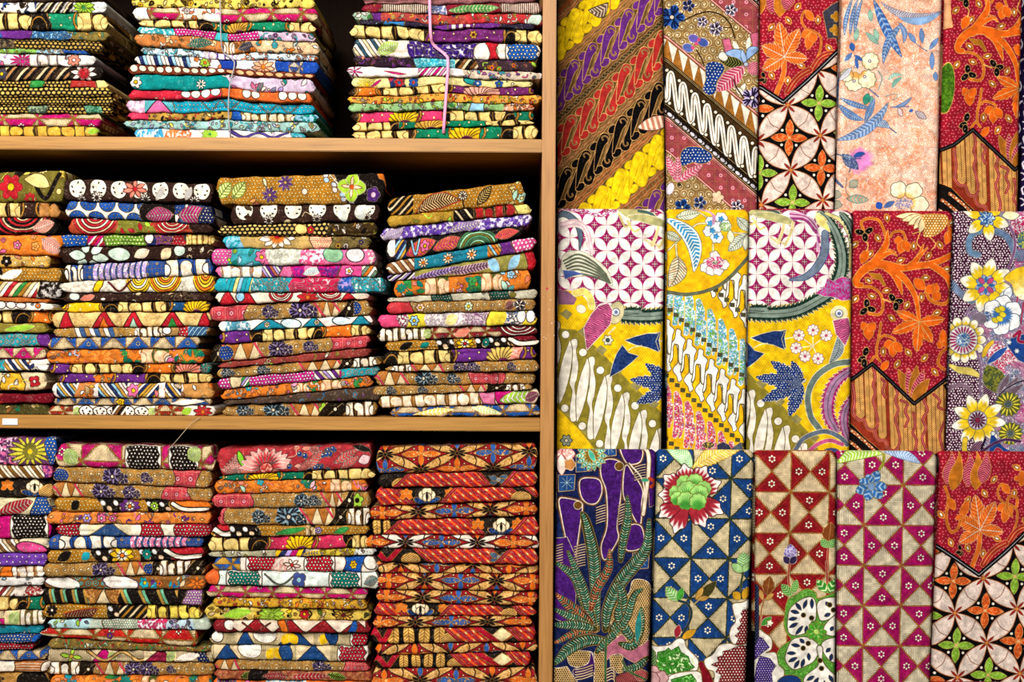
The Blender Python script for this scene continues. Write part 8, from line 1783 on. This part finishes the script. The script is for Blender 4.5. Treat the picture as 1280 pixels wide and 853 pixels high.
STACKS['A3'] = [
 (-11, 4, -11, 3, 454, 668, 'pink-brown leafy cloth', A('#8a5a5c', (m_mix, 0, 100, None, ('pk', 'br', 'gy', 'gn'), 20, .5))),
 (4, 14, 3, 16, 454, 677, 'maroon cloth with ribbed cream and green leaf', A('#7a1c2c', (m_f, 10, 36, f_hatch('#d8ccb8', '#7a3a34', 2.6, .3, 0.)), (m_mix, 0, 10, None, ('br', 'be'), 6, .5), (m_nz, 36, 46, '#5a6a98', '#c8c0d0', 2.), (leaf_, 48, 76, '#4a9a48', '#c8e0a8', .6, .5, .45, 14), (m_f, 78, 98, f_hatch('#d8c8b8', '#8a3a38', 2.6, .3, 0.)))),
 (12, 25, 16, 30, 443, 678, 'violet and scarlet speckled cloth', A('#a84444', (m_mix, 0, 10, '#8aa890', ('wh', 'gn')), (ff, 9, 15, 'pu'), (m_mix, 15, 60, '#a8443c', ('wh', 'nv', 'rd', 'gd')), (m_mix, 60, 92, '#b83438', ('wh', 'ol', 'rd')), (leaf_, 92, 100, 'mn', 'wh', .9, .1, .5))),
 (21, 27, 20, 36, 450, 667, 'dark cloth with blue patches and violet stripe', A('#2a2438', (ff, 14, 26, '#2c78b4'), (m_mix, 4, 40, None, ('bk', 'br', 'lb'), 14, .6), (ff, 44, 80, 'pu'), (m_f, 50, 66, f_hatch('wh' if False else '#ece0d4', '#6a2a7c', 9., .4, 0.)), (m_mix, 76, 100, None, ('pu', 'lv'), 9, .5))),
 (26, 45, 26, 53, 440, 677, 'cream tongue cloth with broad plum field', PR(('M', 0, 38), ('O', 40, 82, '#6c2868'), ('K', 80, 88), ('M', 86, 100), (m_fl2, 64, .3, 'gd', 6, 'mr'))),
 (44, 69, 55, 75, 443, 674, 'white cloth with violet scribbles and blue dotted end', A('#e6dccc', (m_str, 0, 18, ('wh', '#2c4a5c', 'wh', 'be'), 5., -.8), (leaf_, 12, 24, 'lm', 'wh', .8, .2), (m_sq, 30, 66, '#3a1c78', '#ece4f4', 9., .13), (m_ov, 64, 78, 1, '#efe6da', '#8a6a30', None, .6, .6), (ff, 72, 78, 'rd'), (dot, 84, 98, '#1c58a8', 'wh', 4.8, 1.2, 0., 'wh'))),
 (69, 82, 76, 89, 443, 668, 'dark violet and brown cloth with turquoise patch', A('#2c1c2c', (m_mix, 0, 40, '#2a1c28', ('pu', 'br', 'sa', 'bk')), (m_nz, 34, 62, '#2a9aac', '#8ac8d0', 2.), (m_str, 56, 70, ('br', 'be', 'bk'), 5.), (m_mix, 68, 100, '#3a2830', ('lm', 'pu', 'og', 'br')))),
 (80, 95, 87, 100, 436, 677, 'white cloth with magenta sprays', A('#e8e2e0', (pet, 3, .6, 'mg', 7, 'mg', '#f0d0e0', .5, None, .1), (leaf_, 18, 30, 'mg', None, .4, .7, .1), (m_str, 36, 52, ('wh', '#e088b8', 'wh', 'mg'), 4.), (m_mix, 60, 98, '#c8b8a4', ('mg', 'tq', 'ly', 'pu', 'wh', 'lv')))),
 (95, 109, 100, 108, 441, 664, 'yellow rayed cloth with red and blue medallions', A('#d8cc8c', (m_pet, 8, .8, '#e0cc5c', 14, 'yl', '#a8983c', .7, None, .08), (leaf_, 10, 16, 'mg', None, .9, .2, .12), (m_nz, 20, 30, 'rd', 'nv', 4.), (m_fl2, 26, .6, 'rd', 6, 'bl', '#f0e8d8'), (m_fl2, 34, .6, 'bl', 6, 'rd', '#f0e8d8'), (ov, 62, 72, 1, '#1c8a88'), (m_fl2, 70, .5, 'bl', 5, 'wh', '#f0e8d8'), (m_fl2, 82, .5, 'bl', 5, 'gn', '#f0e8d8'), (m_mix, 86, 100, None, ('gn', 'yl', 'wh'), 9, .5))),
 (109, 119, 108, 118, 438, 666, 'orange, cream tongue and violet cloth', PR(('O', 2, 16, 'og'), ('M', 18, 52), ('O', 54, 100, '#6a2460'), (m_fan, 62, 82, '#e0a090'))),
 (119, 129, 119, 129, 437, 676, 'orange and lime floral cloth', A('#d89440', (m_mix, 0, 100, '#d8983c', ('lm', 'wh', 'og', 'yl', 'rd', 'be')))),
 (129, 139, 130, 138, 437, 666, 'sage and sky-blue cloth', A('#88b070', (m_mix, 0, 76, '#88b078', ('lb', 'gn', 'lm', 'wh')), (m_f, 66, 74, 'lb'), (m_mix, 84, 100, '#e0a888', ('wh', 'og', 'sa')))),
 (139, 153, 139, 150, 441, 666, 'pink, yellow and cream tongue cloth', PR(('O', 2, 26, '#d43868'), ('A', 20, 38), ('O', 36, 52, '#d43868'), ('K', 50, 56), ('M', 54, 86), ('K', 84, 92), ('O', 90, 100, 'dg'))),
 (153, 164, 150, 156, 443, 665, 'cream tongue cloth with emerald field and golden fan', PR(('M', 0, 24), ('K', 20, 28), ('O', 26, 40, 'dg'), ('A', 34, 52, 'gd'), ('O', 50, 76, '#0c7a58'), ('M', 74, 100))),
 (164, 173, 157, 174, 442, 671, 'emerald cloth with yellow fan and cream tongue ends', PR(('M', 0, 30), ('O', 32, 54, '#0c7a58'), ('A', 52, 72), ('O', 70, 84, '#0c7a58'), ('K', 80, 90), ('M', 87, 100))),
]
# ---------------------------------------------------------------- the room
def struct(o): o['kind'] = 'structure'; return o
struct(bev_box('floor', (-3., -4.6, -.05), (3., .5, 0.), M_FLOOR)); struct(bev_box('wall_back', (-3., .46, 0.), (3., .52, 3.1), M_WALL))

# ---------------------------------------------------------------- shelving unit
XL = PW(-176, 426, 0)[0]; XD0 = PW(676.2, 426.5, 0)[0]; XD1 = PW(693., 426.5, 0)[0]
Z1 = PW(340, 172., 0)[1]; Z2 = PW(340, 521.2, 0)[1]; TH = .0215; Z3 = PW(340, 867.5, 0)[1]; Z0 = Z1 + (Z1 - Z2)
DEP = .335
unit = empty('shelving_unit', ((XL + XD1) / 2, DEP / 2, 0.))
tag(unit, 'varnished wooden shelving unit holding the folded cloth stacks', 'shelf')
def part(o): return keep_world(o, unit)
part(bev_box('side_panel', (XD0, 0., 0.), (XD1, DEP + .02, 2.62), M_DIVIDER)); part(bev_box('side_panel', (XL - .022, 0., 0.), (XL, DEP + .02, 2.62), M_POST))
boards = []
for z in (2.6, Z0, Z1, Z2, Z3, Z3 - .45, .12):
    boards.append(part(bev_box('shelf_board', (XL, .0015, z - TH), (XD0, DEP, z), M_SHELF)))
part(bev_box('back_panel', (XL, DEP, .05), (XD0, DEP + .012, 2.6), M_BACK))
x0, za = PW(3, 523.5); x1, zb = PW(22, 531.5)
stick = keep_world(bev_box('price_sticker', (x0, -.0004, zb), (x1, .0016, za), M_STICKER, r=.0003), boards[3])
boards[3].matrix_parent_inverse = Matrix.Translation(unit.location).inverted(); stick.matrix_parent_inverse = Matrix.Identity(4)
stick['label'] = 'small white paper sticker on the board edge'

# ---------------------------------------------------------------- folded cloths in stacks
rnd = random.Random(11)
def hsh(a, b): return float(hash2(np.float64(a), np.float64(b), 3.))
def wob(x, seed, amp):          # smooth small unevenness along a fold
    v = 0.
    for k, w in ((.021, .55), (.055, .3), (.13, .15)): v += w * math.sin(x * k * 6.28 + seed * 9.7 + k * 400)
    return v * amp
ORD = ['topmost', 'second', 'third', 'fourth', 'fifth', 'sixth', 'seventh', 'eighth', 'ninth', 'tenth', 'eleventh', 'twelfth', 'thirteenth', 'fourteenth', 'fifteenth', 'sixteenth', 'seventeenth', 'eighteenth', 'nineteenth']
PLACE = dict(B1='middle-shelf fourth stack from divider', B2='middle-shelf third stack from divider', B3='middle-shelf second stack from divider', B4='middle-shelf stack beside divider',
             C1='bottom-shelf fourth stack from divider', C2='bottom-shelf third stack from divider', C3='bottom-shelf second stack from divider', C4='red stack beside divider',
             A1='untied top-shelf stack', A2='grey-tied top-shelf stack', A3='pink-tied top-shelf stack')
PINCH = dict(A2=(284., 84., .24, 24.), A3=(552., 74., .2, 30.))
FRONT = {}
def folded(key, i, spec, lines, label, ztop_open, base, prevb):
    yl0, yl1, yr0, yr1 = lines; px0, px1, fn = spec[4], spec[5], spec[7]
    h = (yl1 - yl0 + yr1 - yr0) / 2; w = px1 - px0
    over = 60. if ztop_open else 14.
    st = St(w, max(h, 6.), '#8a6a40', over); fn(st); isen(st)
    m = cloth_material('print_' + key.lower() + '_%02d' % (i + 1), st.cv)
    sd = ord(key[0]) * 7 + int(key[1]) * 31 + i
    yf = .010 + .011 * hsh(sd, 1); skew = (hsh(sd, 2) - .5) * .012; dep = .225 + .05 * hsh(sd, 4)
    if ztop_open: yf = max(yf, .016)
    px, py, psh, psg = PINCH.get(key, (0, 0, 0, 1))
    n = max(14, int(w / 5)); us = [0, .006, .014, .026] + list(np.linspace(.045, .955, n)) + [.974, .986, .994, 1.]
    # section: 0 bottom-back ... front ... top-back   (t along, f forward fraction of h, v height 0..1)
    sec = [('b', 1.), ('b', .55), ('b', .2)]
    nf = 21
    V = []; UV = []; nsec = 0; mine = []
    grv = h > 12 and hsh(sd, 7) < .6; gv = .3 + .4 * hsh(sd, 8); gk = 2. + 4 * hsh(sd, 9)     # inner fold showing as a crease
    shl = (hsh(sd, 12) - .5) * 9.; shr = (hsh(sd, 13) - .5) * 9.
    lay = 2 + int(hsh(sd, 5) * 2.5)
    e = 3.2                                   # end rounding in pixels
    for j, u in enumerate(us):
        X = px0 + u * w
        ya = yl0 + (yr0 - yl0) * u; yb = yl1 + (yr1 - yl1) * u
        ya = max(ya, prevb(X) + .9); yb = max(yb, ya + 4.)
        mine.append((X, yb)); ya += wob(X, sd, 1.1); yb += wob(X, sd + 1, 1.1)
        if psh:
            g = psh * math.exp(-((X - px) / psg) ** 2)
            ya += (py - ya) * g * math.exp(-((ya - py) / 48.) ** 2); yb += (py - yb) * g * math.exp(-((yb - py) / 48.) ** 2)
        hh = yb - ya; ym = (ya + yb) / 2
        dE = min(u, 1 - u) * w; k = 1. if dE >= e else math.sqrt(max(0., 1 - ((e - dE) / e) ** 2)) * .8 + .2
        if ztop_open: ya_s = ym - hh / 2 * k
        y0 = yf + skew * (u - .5) + (e - min(dE, e)) * .0009 + .0028 * wob(X, sd + 5, 1.)
        r = min(hh * .42, 8.)
        ring = []
        hk = hh * k
        B, T = ym + hk / 2, ym - hk / 2
        for d in (dep, dep * .5, r * S * 1.6): ring.append((d, B, st.u + 2 + d / S * .12))
        for q in range(nf):
            a = math.pi * q / (nf - 1)         # front curve, squarer than a circle
            ca, sa = math.cos(a), math.sin(a)
            v = .5 + .5 * math.copysign(abs(ca) ** .6, ca); f = abs(sa) ** .45
            cre = 0.
            if grv: cre = .0042 * math.exp(-((v - gv - .12 * math.sin(u * 4 + sd)) / .055) ** 2) * min(1., max(0., .5 + 1.6 * math.sin(u * gk + sd)))
            ring.append((r * S * (1 - f) + cre * f, T + v * hk, st.t + (st.u - st.t) * (.85 * v + .15 * (1 - a / math.pi))))
        for d in (r * S * 1.6, dep * .25, dep * .6, dep): ring.append((d, T - (0. if not ztop_open else .8 * math.sin(min(1., d / dep * 2) * math.pi) * (1 if dE > e else 0)), st.t - d / S * (.95 if ztop_open else .3)))
        nsec = len(ring)
        lx = 0.
        for (d, yy, tv) in ring:
            xx = X
            if dE < 9.:                       # dog-eared ends
                xx += (shr if u > .5 else shl) * ((yy - T) / max(hk, .1) - .5) * (1 - dE / 9.) ** 1.4
            if dE < e:                        # layered ends
                zf = (yy - T) / max(hk, .1)
                xx += (1 if u > .5 else -1) * 1.7 * abs(math.sin(math.pi * (lay + 1) * zf)) * (1 - dE / e)
            wx = PW(xx, yy, y0)[0]; wz = max(PW(xx, yy, .015)[1], base + .0006)
            V.append((min(wx, XD0 - .0008), y0 + d, wz)); UV.append((min(max(u, .002), .998), 1 - tv / st.H))
    F = []
    for j in range(len(us) - 1):
        for q in range(nsec):
            a = j * nsec + q; b = j * nsec + (q + 1) % nsec
            F.append((a, a + nsec, b + nsec, b))
    F.append(tuple(range(nsec))); F.append(tuple((len(us) - 1) * nsec + q for q in range(nsec - 1, -1, -1)))
    x, z = PW((px0 + px1) / 2, (yl1 + yr1) / 2, .015)
    o = mesh_obj('folded_batik_cloth', [(a - x, b - yf, c - z) for a, b, c in V], F, m, None, UV)
    o.location = (x, yf, z)
    FRONT.setdefault(key, []).append((yl0, yl1, yr0, yr1, px0, px1, yf))
    tag(o, label, 'folded cloth', 'folded batik cloths on the shelves')
    mx_, my_ = np.array(mine).T
    return lambda X: float(np.interp(X, mx_, my_))

def isen(st, amt=1., spk=.2, deep=1.06, sat=1.0):
    """the wax-drawn finish: dark contours where dyes meet, hair lines and specks in the fields"""
    cv = st.cv; sl, X, Y = cv.full(); k = cv.k / 3.
    L = cv.a @ np.array([.35, .45, .2], F32)
    gx = np.zeros_like(L); gy = np.zeros_like(L)
    gx[:, 1:-1] = L[:, 2:] - L[:, :-2]; gy[1:-1] = L[2:] - L[:-2]
    e = np.clip((np.hypot(gx, gy) - .16) * 2.2, 0, 1)
    e[:, 1:] = np.maximum(e[:, 1:], e[:, :-1] * .6); e[1:] = np.maximum(e[1:], e[:-1] * .6)
    n = vnoise(X, Y, 3.1, st.w) + .5 * vnoise(X, Y, 1.4, st.h)
    ln = np.clip(.5 + (.07 - np.abs((n * 4.) % 1 - .5)) * 9, 0, 1) * (vnoise(X, Y, 9., 2) > .4)
    cv.a += (C('#1e120c') - cv.a) * np.clip(.72 * e + .42 * ln, 0, .85)[..., None] * amt
    sp = np.clip((vnoise(X, Y, 1.5, 4.) - .74) * 8, 0, 1) * spk
    cv.a += (C('#f6ecd0') - cv.a) * sp[..., None].astype(F32)
    cv.a *= (.9 + .22 * vnoise(X, Y, 5., 6))[..., None]
    g = (cv.a @ np.array([.3, .5, .2], F32))[..., None]
    cv.a[:] = np.clip(g + (cv.a - g) * sat, 0, 1) ** deep

COUNT = 0
for key, L in STACKS.items():
    # keep the lines of one stack from crossing
    pl = pr = -1e9; rows = []
    for c in L:
        a, b, p, q = c[:4]; a = max(a, pl + .35); p = max(p, pr + .35); b = max(b, a + 4.5); q = max(q, p + 4.5)
        rows.append((a, b, p, q)); pl, pr = b, q
    base = {'A': Z1, 'B': Z2, 'C': Z3}[key[0]]
    prevb = lambda X: -1e9
    for i, (c, r) in enumerate(zip(L, rows)):
        if key[0] == 'A': pos = ('lowest' if i == len(L) - 1 else ORD[len(L) - 1 - i] + ' up') + ', ' + PLACE[key]
        else: pos = (ORD[i] if i == 0 else ORD[i] + ' down') + ', ' + PLACE[key]
        lab = c[6] + ', ' + pos
        if len(lab.replace(',', '').split()) > 16: lab = c[6] + ', ' + pos.replace(' stack', '')
        prevb = folded(key, i, c, r, lab, i == 0, base + .0012 * (len(L) - 1 - i), prevb)
        COUNT += 1

# ---------------------------------------------------------------- strings and thread
def on_front(px, py, y): x, z = PW(px, py, y); return (x, y, z)
o = tube('tie_string', [on_front(275, -10, .005), on_front(275.5, 20, .005), on_front(276.5, 52, .006), on_front(280, 66, .013), on_front(290, 74, .013), on_front(293, 82, .006), on_front(287, 108, .005), on_front(285.5, 140, .005), on_front(287.5, 164, .006), on_front(288, 171, .014)], .0011, M_STRING)
tag(o, 'thin grey string tied down the front of the blue stack', 'string')
o = tube('tie_ribbon', [on_front(537, -10, .005), on_front(537.5, 20, .005), on_front(538.5, 44, .006), on_front(542, 56, .016), on_front(556, 68, .016), on_front(560, 78, .006), on_front(557.5, 120, .005), on_front(555, 156, .006), on_front(554.5, 167, .013)], .0025, M_RIBBON, flat=.35)
tag(o, 'pink plastic ribbon tied down the front of the folded stack', 'ribbon')
o = tube('loose_thread', [on_front(250, 522.5, -.001), on_front(240, 529, -.003), on_front(230, 540, -.003), on_front(219, 553, .002), on_front(209, 563, .012)], .0005, M_THREAD, n=6)
tag(o, 'fine pale thread dangling from the middle shelf edge', 'thread')

# ---------------------------------------------------------------- hanging rack and cloths
YF = (.100, .050, .002); RR = .011; TC = .008
XR = PW(1470, 426)[0]
rack = empty('hanging_rack', ((XD1 + XR) / 2, .2, 0.)); tag(rack, 'dark hanging rack with three rails behind the draped cloths', 'rack')
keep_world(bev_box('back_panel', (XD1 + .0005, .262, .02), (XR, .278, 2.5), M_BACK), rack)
keep_world(bev_box('side_panel', (XR, .0, 0.), (XR + .022, .278, 2.5), M_POST), rack)
ROWTOP = (-38., 261., 561.)
for r in range(3):
    yr = YF[r] + TC + RR
    za = PW(985, ROWTOP[r] + 2.2, yr)[1] - TC - RR
    keep_world(tube('rail', [(XD1, yr, za), (XR, yr, za)], RR, M_RAIL, n=16), rack)
    YF_Z = za
    globals()['RZ%d' % r] = za

def hanging(q, fn, row, label, idx):
    cv = fn(q); isen(type('pr', (), dict(cv=cv, w=cv.w, h=cv.h)), .42, .1, 1.16, .9); m = cloth_material('print_hanging_%02d' % (idx + 1), cv)
    xlt, xrt, xlb, xrb, yt, yb = q; yf = YF[row]
    zt_rail = globals()['RZ%d' % row]; yr = yf + TC + RR
    NU, Ri = 31, RR + .0006
    sd = idx * 3.7
    # path of the outer face: up the back, over the rail, down the front
    zt = zt_rail + Ri + TC
    zfl = PW(640, yb + 8, yf)[1]; zbl = zt - .30
    path = []
    for t in np.linspace(0, 1, 10): path.append((yr + Ri + TC, zbl + (zt_rail - zbl) * t, 1., 0.))
    for t in np.linspace(0, 1, 15)[1:]:
        a = math.pi * t; path.append((yr + (Ri + TC) * math.cos(a), zt_rail + (Ri + TC) * math.sin(a), math.cos(a), math.sin(a)))
    nfr = 54
    for t in np.linspace(0, 1, nfr)[1:]: path.append((yr - Ri - TC, zt_rail + (zfl - zt_rail) * t, -1., 0.))
    V = []; UV = []; w = cv.w
    per = NU * 2
    arc = 0.; prev = None
    for (y, z, ny, nz) in path:
        front = ny < -.05
        py = 426.5 - (z - CZ) * FOC / (DIST + yf)           # photo row (level) of this height on the front plane
        tt = (py - yt) / (yb - yt)
        tcl = min(max(tt, -.05), 1.1)
        L_ = xlt + (xlb - xlt) * tcl; R_ = xrt + (xrb - xrt) * tcl
        if ny <= .0: tv = py - yt
        else: tv = -(py - yt) * .6 - 4
        for side in (0, 1):
            for k in range(NU):
                u = k / (NU - 1) if side == 0 else 1 - k / (NU - 1)
                ue = .5 - .5 * math.cos(math.pi * u) * (.35 + .65 * 1) if False else u
                # denser near the edges
                ue = u if .1 < u < .9 else u
                ew = min(u, 1 - u) * w
                e = math.sqrt(max(0., 1 - (1 - min(ew / 4.2, 1.)) ** 2))
                off = -TC / 2 + (TC / 2) * e * (1 if side == 0 else -1)
                X = L_ + (R_ - L_) * u
                rip = 0.
                if front:
                    d = min(1., max(0., tt) * 2.2)
                    rip = d * (.0022 * math.sin(u * 5.2 + sd + tt * 1.3) + .0011 * math.sin(u * 11. + sd * 2 - tt * 3.) + .0012 * math.sin(tt * 9. + sd) * math.sin(u * 3.1))
                    if row == 2: rip -= .0
                else:
                    rip = 0.
                wx, _ = PW(X, tcl * (yb - yt) + yt, yf)
                yy = y + ny * off + (rip if ny < -.9 else 0.) ; zz = z + nz * off
                V.append((wx, yy, zz)); UV.append((min(max(u, .004), .996) if side == 0 else min(max(u, .004), .996), 1 - (tv + 12.) / (cv.H / cv.k)))
    F = []
    for i in range(len(path) - 1):
        for k in range(per):
            a = i * per + k; b = i * per + (k + 1) % per
            F.append((a, b, b + per, a + per))
    F.append(tuple(range(per - 1, -1, -1))); F.append(tuple((len(path) - 1) * per + k for k in range(per)))
    cx = float(np.mean([v[0] for v in V]))
    o = mesh_obj('hanging_batik_cloth', [(a - cx, b - yr, c - zt_rail) for a, b, c in V], F, m, None, UV)
    o.location = (cx, yr, zt_rail)
    tag(o, label, 'hanging cloth', 'batik cloths draped over the rails')
    return o
for idx, (q, fn, row, label) in enumerate(HANG): hanging(q, fn, row, label, idx)
